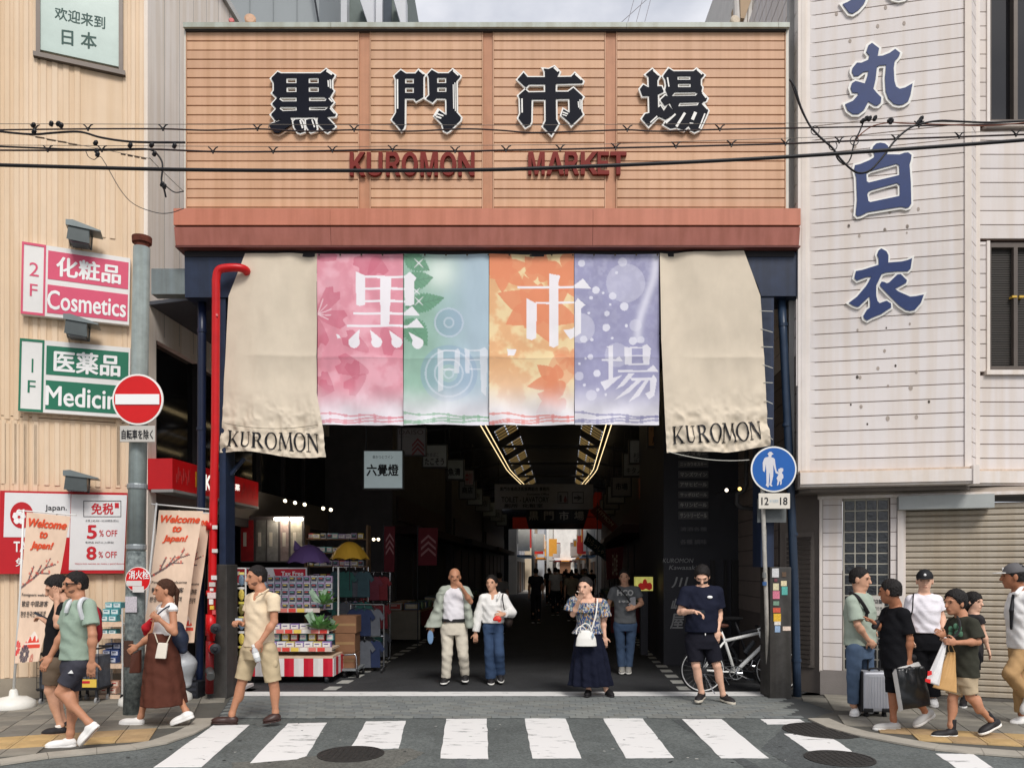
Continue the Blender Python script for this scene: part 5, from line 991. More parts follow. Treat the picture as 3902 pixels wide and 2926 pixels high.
# lit crab sign, orange lanterns
c = at(*Zr(80,935),14.2); t = root('crab_light_box','small lit yellow box sign with a red crab shape','sign',(c.x,c.y,0)); FC = Wall((0,14.2),(1,0)); FC.pbox('light_box',*Zr(33,862),*Zr(127,938),-.2,0,M('lit_yellow_green',(186,180,96),.5,.25,9,emit=.4),t)
FC.poly('crab_shape',[Zr(*q) for q in [(45,905),(60,893),(70,897),(74,880),(84,872),(92,880),(96,896),(112,892),(122,904),(122,925),(108,935),(88,926),(72,934),(52,930)]],0,.01,M('crab_red',(150,30,24),.5,.1,emit=.3),t); FC.pbox('stand',*Zr(60,939),*Zr(100,1290),-.15,-.02,BLKW,t)
for k,(x0,x1) in enumerate(((52,62),(80,95),(140,148))):
    a = Zr(x0,315); b = Zr(x1,440); Y = 19 + k; q = at((a[0] + b[0]) / 2,b[1],Y); rr = (b[0] - a[0]) / 2 / F * Y; hh = (b[1] - a[1]) / F * Y; t = root('orange_lantern',['leftmost glowing orange lantern strip on the right side','middle glowing orange lantern strip on the right side','rightmost glowing orange lantern strip on the right side'][k],'lantern',q,'orange lanterns'); m_ = M('lantern_glow',(230,90,20),.6,.15,emit=.9 if k else .4)
    Geo().lathe(q,[(rr * .5,0),(rr,hh * .05),(rr,hh * .95),(rr * .5,hh)],12).obj('shade',m_,t)
    for j in (.33,.66): Geo().lathe(q + Vector((0,0,hh * j)),[(rr * 1.05,0),(rr * 1.05,.02)],12).obj('ring',DARKMETAL,t)
# ---- hanging box signs
def hang(label,x0,y0,x1,y1,Y,face,lines,fg,grp,rim=(60,62,62),emit=0.,rods=True):
    """lines: (text, x0, y0, x1, y1) in photo pixels"""
    Wl = Wall((0,Y),(1,0)); c = at((x0 + x1) / 2,y1,Y); t = root('hanging_sign',label,'sign',c,grp); k = Y / F
    Wl.pbox('case',x0,y0,x1,y1,-.14,0,M('case_%d_%d_%d' % rim,rim,.5,.1),t); p = 5 if x1 - x0 > 60 else 3
    fc = Wl.pbox('face',x0 + p,y0 + p,x1 - p,y1 - p,0,.006,M('face_%d_%d_%d_%d' % (*face,int(emit * 100)),face,.5,.08,4,emit=emit),t)
    for (s,a,b,c_,d) in lines: ptext(Wl,'lettering',s,a,b,c_,d,.009,fg if not isinstance(fg,tuple) else M('fg_%d_%d_%d' % fg,fg,.6,0),fc,bold=.03 if d - b > 25 else .0)
    if rods:
        zr_ = min(5.2,5.2); 
        for x in (x0 + p * 2,x1 - p * 2): q = at(x,y0,Y); Geo().tube([q + Vector((0,.07,0)),Vector((q.x,q.y + .07,5.35))],.012,6).obj('hanger_rod',DARKMETAL,t)
Z5 = zm(1400,1600,.7232); z5 = lambda a,b,c,d: (*Z5(a,b),*Z5(c,d)); GL,GRt = 'hanging signs on the left of the arcade','hanging signs on the right of the arcade'
hang('lit white hanging sign with brushed black kanji, nearest on the left',*zm(700,1650,.6628)(1030,96),*z5(190,365,190,365)[:2],12.6,(168,182,184),[('串かつとワイン',*z5(28,186,136,204)),('六覺燈',*z5(-5,232,165,296))],PRINTK,GL,emit=.2)
hang('grey hanging sign with red chevrons and DAISO lettering',*z5(155,40,310,188),14.9,(120,120,122),[('DAISO',*z5(168,52,295,76)),('ダイソー',*z5(168,82,222,94))],(70,56,60),GL,rim=(80,80,82))
for k in range(3): Wall((0,14.9),(1,0)).poly('chevron',[Z5(*q) for q in [(235,130 + k * 24),(265,95 + k * 24),(298,130 + k * 24),(298,142 + k * 24),(265,108 + k * 24),(235,142 + k * 24)]],.0062,.009,M('chevron_red',(110,44,50),.6,0),bpy.data.objects['hanging_sign.001'])
hang('dim hanging sign with two lines of kana',*z5(288,128,422,252),17.6,(150,156,156),[('かまぼこ',*z5(310,172,376,194)),('たこそう',*z5(302,200,404,238))],PRINTK,GL); hang('dim hanging sign with two kanji beside the kana sign',*z5(418,206,510,316),20,(140,148,146),[('魚清',*z5(424,252,490,294))],PRINTK,GL)
hang('narrow hanging sign with red kanji',*z5(510,262,560,345),22.5,(150,140,140),[('中川',*z5(517,275,552,340))],(140,40,44),GL)
lft = [('small hanging sign right after the red kanji sign',24),('small hanging sign in the left row, second past the red one',26),('small hanging sign in the left row, third past the red one',28.5),('small hanging sign in the left row, third from its far end',31),('small hanging sign in the left row, second from its far end',34),('smallest hanging sign at the far end of the left row',37)]
for k,(lb_,Y) in enumerate(lft):
    xc = 2152 + (-2.35 - .686) * F / Y; zc = 4.15 - .02 * k; yc = HY - (zc - 1.7) * F / Y; w_ = .28 * F / Y; h_ = .30 * F / Y; hang(lb_,xc - w_,yc - h_,xc + w_,yc + h_,Y,(150,156,154) if k % 2 else (120,124,126),[('商店',xc - w_ * .6,yc - h_ * .35,xc + w_ * .6,yc + h_ * .35)],PRINTK,GL)
hang('hanging sign with a circled red mark, nearest full one on the right',*z5(1378,102,1495,232),18,(150,154,154),[('杉',*z5(1402,172,1432,205)),('本',*z5(1470,172,1496,205)),('株式会社',*z5(1405,208,1490,222))],PRINTK,GRt)
Wall((0,18),(1,0)).poly('red_mark',[Z5(*q) for q in circle(1452,187,17,18)],.0062,.009,M('chevron_red'),bpy.data.objects['hanging_sign.011'])
hang('dim orange hanging sign cut off by the cream banner',*z5(1475,30,1560,142),15,(150,110,70),[('サントリー',*z5(1490,42,1555,62)),('川',*z5(1500,88,1530,124))],PRINTK,GRt)
hang('hanging sign just behind the circled red mark sign',*z5(1345,172,1470,300),20.5,(140,146,146),[('キタノ',*z5(1365,250,1440,282))],PRINTK,GRt)
rgt = [('wide hanging sign low in the right row',22.5),('hanging sign fourth along the right row',25),('hanging sign fifth along the right row',27.5),('hanging sign third from the far end of the right row',30),('hanging sign second from the far end of the right row',33),('smallest hanging sign at the far end of the right row',36)]
for k,(lb_,Y) in enumerate(rgt):
    xc = 2152 + (2.35 - .686) * F / Y; zc = 4.1; yc = HY - (zc - 1.7) * F / Y; w_ = .30 * F / Y; h_ = .30 * F / Y; hang(lb_,xc - w_,yc - h_,xc + w_,yc + h_,Y,(150,152,150) if k % 2 else (126,124,120),[('市場',xc - w_ * .6,yc - h_ * .35,xc + w_ * .6,yc + h_ * .35)],PRINTK,GRt)
# ---- toilet banner and noren across the walkway
WT_ = Wall((0,26),(1,0)); t = root('toilet_banner','wide dim overhead banner reading toilet and lavatory with an arrow','banner',at(2058,1945,26)); bnr = WT_.pbox('cloth',*Z5(670,338),*Z5(1190,470),-.03,0,M('dim_banner',(150,150,156),.8,.1),t)
for s,b in [('黒門市場商店街振興組合 事務所',(698,352,960,374)),('Kuromon Office',(842,384,958,396)),('TOILET - LAVATORY',(706,404,956,434)),('厠所  化粧室',(720,440,925,462))]: ptext(WT_,'lettering',s,*z5(*b),.004,PRINTK,bnr,bold=.025)
for q in [[(1002,378),(1058,378),(1058,440),(1002,440)],[(1078,378),(1140,378),(1140,440),(1078,440)]]: WT_.poly('pictogram_box',[Z5(*p_) for p_ in q],0,.004,M('dim_dark',(70,70,76),.8,0),bnr,holes=[[Z5(*p_) for p_ in offs(q,-4)]])
WT_.poly('arrow',[Z5(*q) for q in [(1088,404),(1110,404),(1104,392),(1132,410),(1104,428),(1110,416),(1088,416)]],0,.004,M('dim_dark'),bnr)
WT_.poly('pictogram',[Z5(*q) for q in [(1012,395),(1024,395),(1024,432),(1012,432)]],0,.004,M('dim_dark'),bnr); WT_.poly('pictogram',[Z5(*q) for q in [(1042,395),(1054,425),(1050,425),(1050,434),(1036,434),(1036,425),(1032,425)]],0,.004,M('dim_pink',(120,70,76),.8,0),bnr)
for x in (690,1170): q = at(*Z5(x,338),26); Geo().tube([q,Vector((q.x,q.y,5.4))],.01,5).obj('hanger',DARKMETAL,t)
WN = Wall((0,34),(1,0)); t = root('dark_noren','dark blue split curtain with four pale kanji across the far walkway','curtain',at(2117,1982,34))
for k,ch in enumerate('黒門市場'): pn = WN.pbox('panel',*Z5(838 + k * 80,474),*Z5(916 + k * 80,545),-.02,0,M('noren_blue',(44,50,62),.8,.1),t); ptext(WN,'lettering',ch,*z5(850 + k * 80,480,902 + k * 80,528),.004,M('noren_ink',(150,150,152),.8,0),pn,bold=.02)
Geo().tube([at(*Z5(760,474),34),at(*Z5(1250,474),34)],.02,6).obj('rod',DARKMETAL,t)
for x0,x1,l_ in ((765,850,'red curtain end at the left of the far walkway'),(1138,1235,'red curtain end at the right of the far walkway')): r_ = root('red_curtain',l_,'curtain',at(*Z5((x0 + x1) / 2,575),33.8),'red curtain ends'); Wall((0,33.8),(1,0)).poly('drape',[Z5(*q) for q in ([(x0,512),(x0 + 70,512),(x1,572),(x0,572)] if x0 < 900 else [(x0 + 60,380),(x1,380),(x1,572),(x0,572)])],-.03,0,M('drape_red',(150,44,30),.8,.2,emit=.03),r_); Wall((0,33.8),(1,0)).pbox('drape_rod',*Z5(x0,508),*Z5(x1,512),-.03,.01,DARKMETAL,r_)
# hanging flags deep in the arcade
def flagboard(label,pts,Y,col,s=None,tb=None,chev=False):
    Wl = Wall((0,Y),(1,0)); t = root('shop_flag',label,'flag',at(*Z5(*pts[3]),Y),'dim shop flags in the arcade'); b_ = Wl.poly('cloth',[Z5(*q) for q in pts],-.02,0,M('flag_%d_%d_%d' % col,col,.8,.15),t)
    Geo().tube([at(*Z5(*pts[0]),Y) + Vector((-.02,0,.05)),Vector((at(*Z5(*pts[0]),Y).x - .02,Y,0))],.012,6).obj('pole',DARKMETAL,t)
    if chev:
        x0,x1,y0 = pts[0][0],pts[1][0],pts[0][1]; w_ = (x1 - x0)
        for k in range(3): Wl.poly('chevron',[Z5(*q) for q in [(x0 + w_ * .12,y0 + 70 + k * 34),(x0 + w_ * .5,y0 + 35 + k * 34),(x0 + w_ * .88,y0 + 70 + k * 34),(x0 + w_ * .88,y0 + 84 + k * 34),(x0 + w_ * .5,y0 + 49 + k * 34),(x0 + w_ * .12,y0 + 84 + k * 34)]],0,.004,M('chev_pale',(150,110,112),.8,0),b_)
    if s: text('lettering',s,[Wl.px(*Z5(*q),.004) for q in tb],Wl.T,.004,M('flag_ink',(150,140,120),.8,0),b_,bold=.02)
flagboard('dark red chevron flag left of the walking couple',[(270,568),(372,568),(365,765),(262,765)],15.5,(92,22,32),chev=True); flagboard('dark red chevron flag beside the yellow umbrella',[(90,560),(145,560),(142,800),(80,800)],14.3,(86,20,30),chev=True)
flagboard('tilted green flag on the right of the walkway',[(1160,590),(1290,700),(1260,745),(1138,650)],24,(40,56,52),'いらっしゃい',[(1168,612),(1272,704),(1256,728),(1152,640)]); flagboard('tilted red flag above the green flag on the right',[(1215,445),(1320,560),(1290,590),(1170,480)],22,(96,40,30),'HYMOM',[(1222,462),(1300,548),(1284,560),(1205,478)])
flagboard('dark red vertical flag right of the far crowd',[(1255,680),(1350,665),(1340,830),(1262,840)],20,(84,20,22),'日本産',[(1290,700),(1318,696),(1318,820),(1290,824)])
# ------------------------------------------------------------------ the bright street past the arcade
ff = aroot('far_gate','dark far end wall of the arcade above the bright opening','gate',.5,39.6); abox('wall',-6,6,39.6,39.9,4.25,7,DKC,ff); abox('post',-6,-2.95,39.6,39.9,0,4.25,DKC,ff); abox('post',3.2,6,39.6,39.9,0,4.25,DKC,ff); abox('sign_board',-2.9,3.1,39.5,39.6,4.3,4.9,M('far_board',(60,50,50),.7,.1),ff)
fs = ground_poly('far_street',[arc(-7,40.1),arc(7,40.1),arc(7,95),arc(-7,95)],.004,M('far_paving',(196,192,184),.85,.12,2),thick=.003); tag(fs,kind='structure')
fcol = [(226,222,214),(206,190,166),(190,196,204),(232,228,220),(200,176,150),(214,214,214)]
names = ['white far house just past the arcade','beige far house second past the arcade','bluish far house third past the arcade','cream far house deepest in the bright street']
for side in (-1,1):
    for k in range(4):
        v0 = 41 + k * 11; u0,u1 = (-9,-2.5 + .62 * k) if side < 0 else (2.75 - .2 * k,9); t = aroot('far_house',names[k] + (' on the left' if side < 0 else ' on the right'),'house',(u0 + u1) / 2,v0); abox('wall',u0,u1,v0,v0 + 10.6,0,8 + k,M('far_wall_%d' % ((k + (side > 0) * 3) % 6),fcol[(k + (side > 0) * 3) % 6],.8,.08,1),t); f = u1 if side < 0 else u0
        for j in range(4): abox('window',min(f,f - side * .02),max(f,f - side * .02),v0 + .6 + j * 2.6,v0 + 2.2 + j * 2.6,3.4,4.8,M('far_glass',(70,78,86),.2,.1),t); abox('shop_door',min(f,f - side * .02),max(f,f - side * .02),v0 + .5 + j * 2.6,v0 + 2.4 + j * 2.6,0.02,2.2,M('far_door_%d' % (j % 3),[(70,60,54),(120,84,60),(60,66,74)][j % 3],.6,.2),t)
        abox('awning',min(f,f - side * .9),max(f,f - side * .9),v0 + .4,v0 + 10,2.5,2.62,M('far_awn_%d' % k,[(120,150,186),(214,140,60),(230,226,220),(180,60,50)][k],.8,.1),t)
        for j in range(3): abox('blade_sign',min(f,f - side * .8),max(f,f - side * .8),v0 + 1.5 + j * 3.2,v0 + 1.62 + j * 3.2,2.9 + .3 * j,4.4 + .2 * j,M('far_sign_%d' % ((k + j) % 4),[(236,234,226),(190,50,46),(226,160,60),(230,228,224)][(k + j) % 4],.6,.1),t)
t = aroot('end_house','pale tall house closing the bright street','house',0,96); abox('wall',-9,9,96,104,0,14,M('end_wall',(222,218,212),.8,.2,.9),t)
for i in range(3): abox('shop_bay',-2 + i * 2,-.5 + i * 2,95.9,96,0,2.6,M('far_door_%d' % i),t); abox('canopy',-2.1 + i * 2,-.3 + i * 2,95.2,96,2.7,2.85,M('far_awn_%d' % i),t)
for k,(u,v,c,h_) in enumerate([(-1.5,43,(196,196,192),5),(2.3,45,(150,148,146),5),(-.7,52,(206,206,204),5.5),(1.9,56,(170,168,166),5.5)]):
    t = aroot('street_post',['white post nearest on the left of the bright street','grey post nearest on the right of the bright street','white post farther on the left of the bright street','grey post farther on the right of the bright street'][k],'post',u,v,0,'posts in the bright street'); Geo().tube([arc(u,v,0),arc(u,v,h_)],.11,10).obj('shaft',M('far_post_%d' % k,c,.6,.1),t,True); abox('sign_box',u - .02,u + .75 * (1 if u < 0 else -1),v,v + .12,2.9,4.1,M('far_sign_%d' % k),t) if u < 0 else abox('sign_box',u - .75,u + .02,v,v + .12,2.8,3.6,M('far_sign_%d' % k),t)
# ------------------------------------------------------------------ buildings behind the gate
def pixbox(name,x0,x1,y0,y1,Y0,Y1,mat,parent):
    a = at(x0,y1,Y0); b = at(x1,y0,Y0); return Geo().box((a.x,Y0,a.z),(b.x,Y1,b.z)).obj(name,mat,parent)
t = root('grey_tower','plain grey building rising behind the gate at upper left','building',(at(1000,0,22).x,22,0)); pixbox('wall',780,1216,-300,1500,22,28,M('grey_tower_wall',(150,156,158),.8,.05,.5),t)
for k in range(4): pixbox('panel_seam',860 + k * 90,862 + k * 90,-300,600,21.97,22,M('grey_seam',(136,142,144),.8,0),t)
Geo().tube([at(1190,-60,21.8),at(1218,110,21.8)],.03,6).obj('drain_line',DARKMETAL,t)
t = root('balcony_block','white apartment block with slanted balconies behind the gate','building',(at(1390,0,25).x,25,0)); WB = M('white_block',(206,208,212),.7,.07,1); WD = M('balcony_recess',(106,116,112),.7,.1)
pixbox('wall',1216,1530,-300,1500,25.2,30,WD,t); pixbox('pier',1216,1322,-300,900,24.8,25.19,WB,t); BQ = Wall((0,24.6),(1,0)); K4 = zm(700,0,.5425); BQ.poly('balcony_side',[K4(*p) for p in [(1225,-40),(1335,-40),(1335,400),(1300,400),(1300,185)]],-.5,0,WB,t); BQ.poly('balcony_side',[K4(*p) for p in [(1465,-40),(1558,-40),(1560,400),(1530,400),(1530,185)]],-.5,0,WB,t)
pixbox('mullion',1432,1456,-300,900,24.9,25.19,WB,t); pixbox('window',1458,1492,-300,900,25.1,25.19,M('far_glass'),t); Geo().tube([at(1250,-60,24.7),at(1253,300,24.7)],.07,8).obj('drainpipe',WHITE,t)
t = root('rear_house','white clad house with eave and pipe behind the gate at upper right','house',(at(2900,0,15).x,15,0)); pixbox('wall',2822,3100,-300,1300,15,19,M('rear_wall',(214,210,204),.7,.08),t)
for k in range(9): Geo().tube([at(2832 + k * 16,105,14.99),at(2842 + k * 19,-160,14.99)],.006,4).obj('cladding_joint',M('joint_brown',(140,128,120),.8,0),t)
RQ = Wall((0,14.9),(1,0)); K5 = zm(1800,0,.5877); RQ.poly('eave',[K5(*p) for p in [(1735,-60),(1830,-60),(1765,122),(1740,118)]],-.6,0,M('eave_tan',(170,146,118),.7,.1),t); RQ.poly('window',[K5(*p) for p in [(1912,-60),(1985,-60),(1925,160),(1912,160)]],-.05,.02,M('far_glass'),t); RQ.poly('window_frame',[K5(*p) for p in [(1850,-60),(1862,-60),(1858,165),(1846,165)]],-.05,.03,DARKMETAL,t); Geo().tube([at(*K5(1705,-60),14.5),at(*K5(1715,140),14.5)],.06,8).obj('pipe',M('pale_pipe',(196,192,186),.5,.1),t)
# lamps on the gate roof
def roof_lamp(label,x,y,r_,col,nm):
    c = at(x,y,10.2); t = root(nm,label,'lamp',(c.x,c.y,fz(100))); k = 10.2 / F; Geo().lathe(c,[(r_ * k * .5,-.05),(r_ * k,0),(r_ * k * 1.05,.05),(r_ * k * .8,.06)],18,ax=(.2,-.95,.1)).obj('lamp_head',M('lamp_%s' % nm + str(x),col,.5,.2,30),t); Geo().tube([c,Vector((c.x,c.y,fz(100)))],.012,6).obj('stalk',DARKMETAL,t)
roof_lamp('round floodlamp with an orange rim on the gate roof, left',955,84,20,(190,150,120),'roof_floodlamp'); roof_lamp('small red beacon on the gate roof at the left',884,90,10,(196,96,96),'red_beacon'); roof_lamp('round beige floodlamp on the gate roof, right',2796,88,18,(190,176,156),'roof_floodlamp')
for i,(a,b) in enumerate([((940,170),(1140,-10)),((1000,175),(1050,-10)),((1055,175),(1105,-10)),((1110,175),(1158,-10))]):
    t = root('sky_wire',['slanting thin wire crossing the others in the sky','leftmost of three parallel thin wires in the sky','middle of three parallel thin wires in the sky','rightmost of three parallel thin wires in the sky'][i],'wire',at(*K5(*a),30),'thin wires in the sky'); p,q = at(*K5(*a),30),at(*K5(*b),30); d = q - p; Geo().tube([p - d * 1.2,q + d * .5],.012,5).obj('wire',M('wire_grey',(150,146,152),.6,0),t)
# ------------------------------------------------------------------ overhead cables across the street
CAB = M('cable_black',(20,20,24),.5,.1); CB2 = M('cable_brown',(48,34,34),.6,.1); MSG = M('messenger_wire',(120,112,104),.5,.1,metal=.4); D2N = 3902 / 2212
def cable(name,label,pts,r_,mat,Y=8.3,group='overhead cables',n=6):
    P_ = smooth_path([at(x,y,Y if len(q) < 1 else Y + q[0]) for x,y,*q in pts],n); t = root(name,label,'cable',P_[0],group); Geo().tube(P_,r_,8).obj('cable',mat,t,True); return t
def DP(l): return [(x * D2N,y * D2N) for x,y in l]
cable('power_cable','thickest black cable, sagging lowest across the gate sign',DP([(-120,354),(0,357),(400,367),(800,369),(1060,367),(1240,361),(1500,350),(1720,338),(2000,319),(2212,303),(2350,292)]),.0195,CAB)
uc = DP([(-120,283),(0,281),(200,279),(352,279),(450,282),(556,279),(660,284),(765,281),(880,284),(1000,279),(1080,282),(1150,287),(1260,284),(1355,281),(1420,284),(1555,280),(1720,277),(1880,274),(2212,268),(2350,266)])
lc = DP([(-120,322),(0,325),(220,325),(330,323),(460,328),(590,328),(718,326),(848,324),(983,327),(1093,325),(1210,323),(1330,320),(1460,317),(1580,314),(1697,311),(1813,306),(1935,301),(2072,296),(2212,291),(2350,286)])
tu = cable('lashed_cable','upper thin cable hung by clips just under the kanji',uc,.0085,CB2,8.6); tl = cable('lashed_cable','lower thin cable hung by clips, touching the Kuromon letters',lc,.010,CB2,8.6)
Geo().tube([at(x,y,8.6) for x,y in DP([(-120,269),(0,268),(1100,271),(2350,262)])],.0035,5).obj('messenger_wire',MSG,tu); Geo().tube([at(x,y,8.6) for x,y in DP([(-120,313),(0,314),(700,318),(1300,312),(2350,278)])],.0035,5).obj('messenger_wire',MSG,tl)
def clip(x,y,par):
    p = at(x * D2N,y * D2N,8.59); k = 8.6 / F * D2N
    Geo().tube([p + Vector((-10 * k,0,10 * k)),p + Vector((-6 * k,0,7 * k)),p,p + Vector((6 * k,0,8 * k)),p + Vector((11 * k,0,10 * k))],[.005,.008,.011,.008,.005],6).obj('cable_clip',CAB,par); Geo().box((-.008,-.008,-.02),(.008,.008,.014),lambda a,b,c: p + Vector((a,b,c))).obj('clip_foot',CAB,par)
for x in (75,190,352,556,765,1355,1555,1985): clip(x,np.interp(x,[q[0] / D2N for q in uc],[q[1] / D2N for q in uc]),tu)
for x in (103,220,460,590,718,848,983,1093,1210,1330,1460,1580,1697,1813,1935,2072,2195): clip(x,np.interp(x,[q[0] / D2N for q in lc],[q[1] / D2N for q in lc]),tl)
WZ = zm(0,0,.5426); W8 = zm(2900,0,.5425)
cable('drop_cable','black cable dipping in front of the cream wall at upper left',[WZ(*p) for p in [(-150,915),(0,925),(90,935),(240,945),(370,935),(520,926),(600,935),(700,965),(850,990),(1000,1000),(1300,1002)]],.012,CAB,8.5)
c3 = cable('drop_cable','black cable curling down beside the gate at upper left',[WZ(*p) for p in [(-150,1020),(0,1030),(300,1042),(560,1052),(900,1048),(1040,1050),(1100,1080),(1138,1140),(1140,1200),(1134,1270),(1150,1320),(1165,1385)]],.010,CAB,8.5)
cable('drop_cable','thin grey wire looping down to the gate at upper left',[WZ(*p) for p in [(560,1052),(600,1062),(620,1100),(660,1122),(700,1100),(740,1150),(850,1340),(950,1440),(1100,1495),(1200,1495),(1290,1465)]],.004,DARKMETAL,8.55)
cable('drop_cable','pale straight wire running to the gate edge at left',[WZ(*p) for p in [(1050,1110),(1110,1172),(1200,1260),(1290,1345)]],.005,MSG,8.55); cable('drop_cable','short curled wire end beside the gate edge at left',[WZ(*p) for p in [(1145,1280),(1180,1320),(1230,1352),(1290,1345)]],.006,CAB,8.52)
DSH = M('insulator_brown',(104,88,72),.6,.1)
t = root('spiral_insulator','dashed brown insulated wire crossing the cream wall','wire',at(*WZ(245,955),8.55))
for (a,b) in [((250,963),(310,972)),((330,980),(390,990)),((408,994),(465,1002)),((482,1010),(540,1018)),((850,1083),(880,1088)),((898,1093),(930,1098)),((946,1102),(978,1107)),((993,1112),(1025,1116))]: Geo().tube([at(*WZ(*a),8.55),at(*WZ(*b),8.55)],.009,6).obj('sleeve',DSH,t)
Geo().tube([at(*WZ(200,950),8.55),at(*WZ(1050,1115),8.55)],.003,5).obj('core_wire',MSG,t)
def clump(label,pts,Y=8.45):
    t = root('cable_clamp',label,'clamp',at(*pts[0],Y),'cable clamps')
    for i,(x,y) in enumerate(pts): p = at(x,y,Y); Geo().lathe(p,[(.012,-.03),(.022,-.02),(.022,.015),(.01,.03)],8,ax=(.6,-.3,.5 + .3 * i)).obj('clamp_body',CAB,t)
clump('black cable clamp at the upper left over the cream wall',[WZ(410,870),WZ(430,882),WZ(360,870)]); clump('black clamp on the lower left cable near the pole',[WZ(672,1005),WZ(680,1060),WZ(685,1085)]); clump('black clamp right beside the gate edge at left',[WZ(1065,1020),WZ(1085,1080),WZ(1140,1295),WZ(1155,1310)]); clump('black clamp on the cable before the gate edge',[WZ(915,1022),WZ(1225,1025)]); clump('black clamp at the far left end of the cables',[WZ(235,880),WZ(240,925)])
clump('cluster of brown cable clamps over the white siding',[W8(715,850),W8(738,835),W8(762,835),W8(800,832)]); clump('black clamp right of the brown clamps on the white siding',[W8(905,845),W8(915,855)]); clump('black clamp where cables meet near the upper window',[W8(1115,855),W8(1125,835),W8(1105,862)])
cable('drop_cable','long black cable looping deep over the white siding',[W8(*p) for p in [(200,560),(240,620),(275,740),(340,880),(420,970),(500,1040),(560,1120),(640,1195),(700,1218),(770,1195),(850,1110),(940,990),(1030,910),(1110,875),(1250,850),(1400,855),(1600,862),(1900,850)]],.011,CAB,8.45)
cable('drop_cable','thinner black cable looping beside the deep loop',[W8(*p) for p in [(215,590),(290,790),(370,915),(500,1042),(540,1120),(590,1155),(630,1110),(655,1000),(690,930),(722,850)]],.008,CAB,8.48); cable('drop_cable','orange tinged cable arcing over the white siding',[W8(*p) for p in [(655,1000),(700,945),(790,885),(920,862),(1000,868),(1250,875),(1580,885),(1900,860)]],.006,M('cable_orange',(120,66,44),.6,.1),8.5)
for i,(x,y) in enumerate([(380,918),(505,1025),(655,990)]): p = at(*W8(x,y),8.46); t = root('cable_ring',['highest ring tying the looping cables','middle ring tying the looping cables','ring under the brown cable clamps'][i],'ring',p,'cable rings'); Geo().tube([p + Vector((.045 * math.cos(a),0,.05 * math.sin(a))) for a in np.linspace(0,6.28,17)[:-1]],.005,6,closed=True).obj('ring',CAB,t)
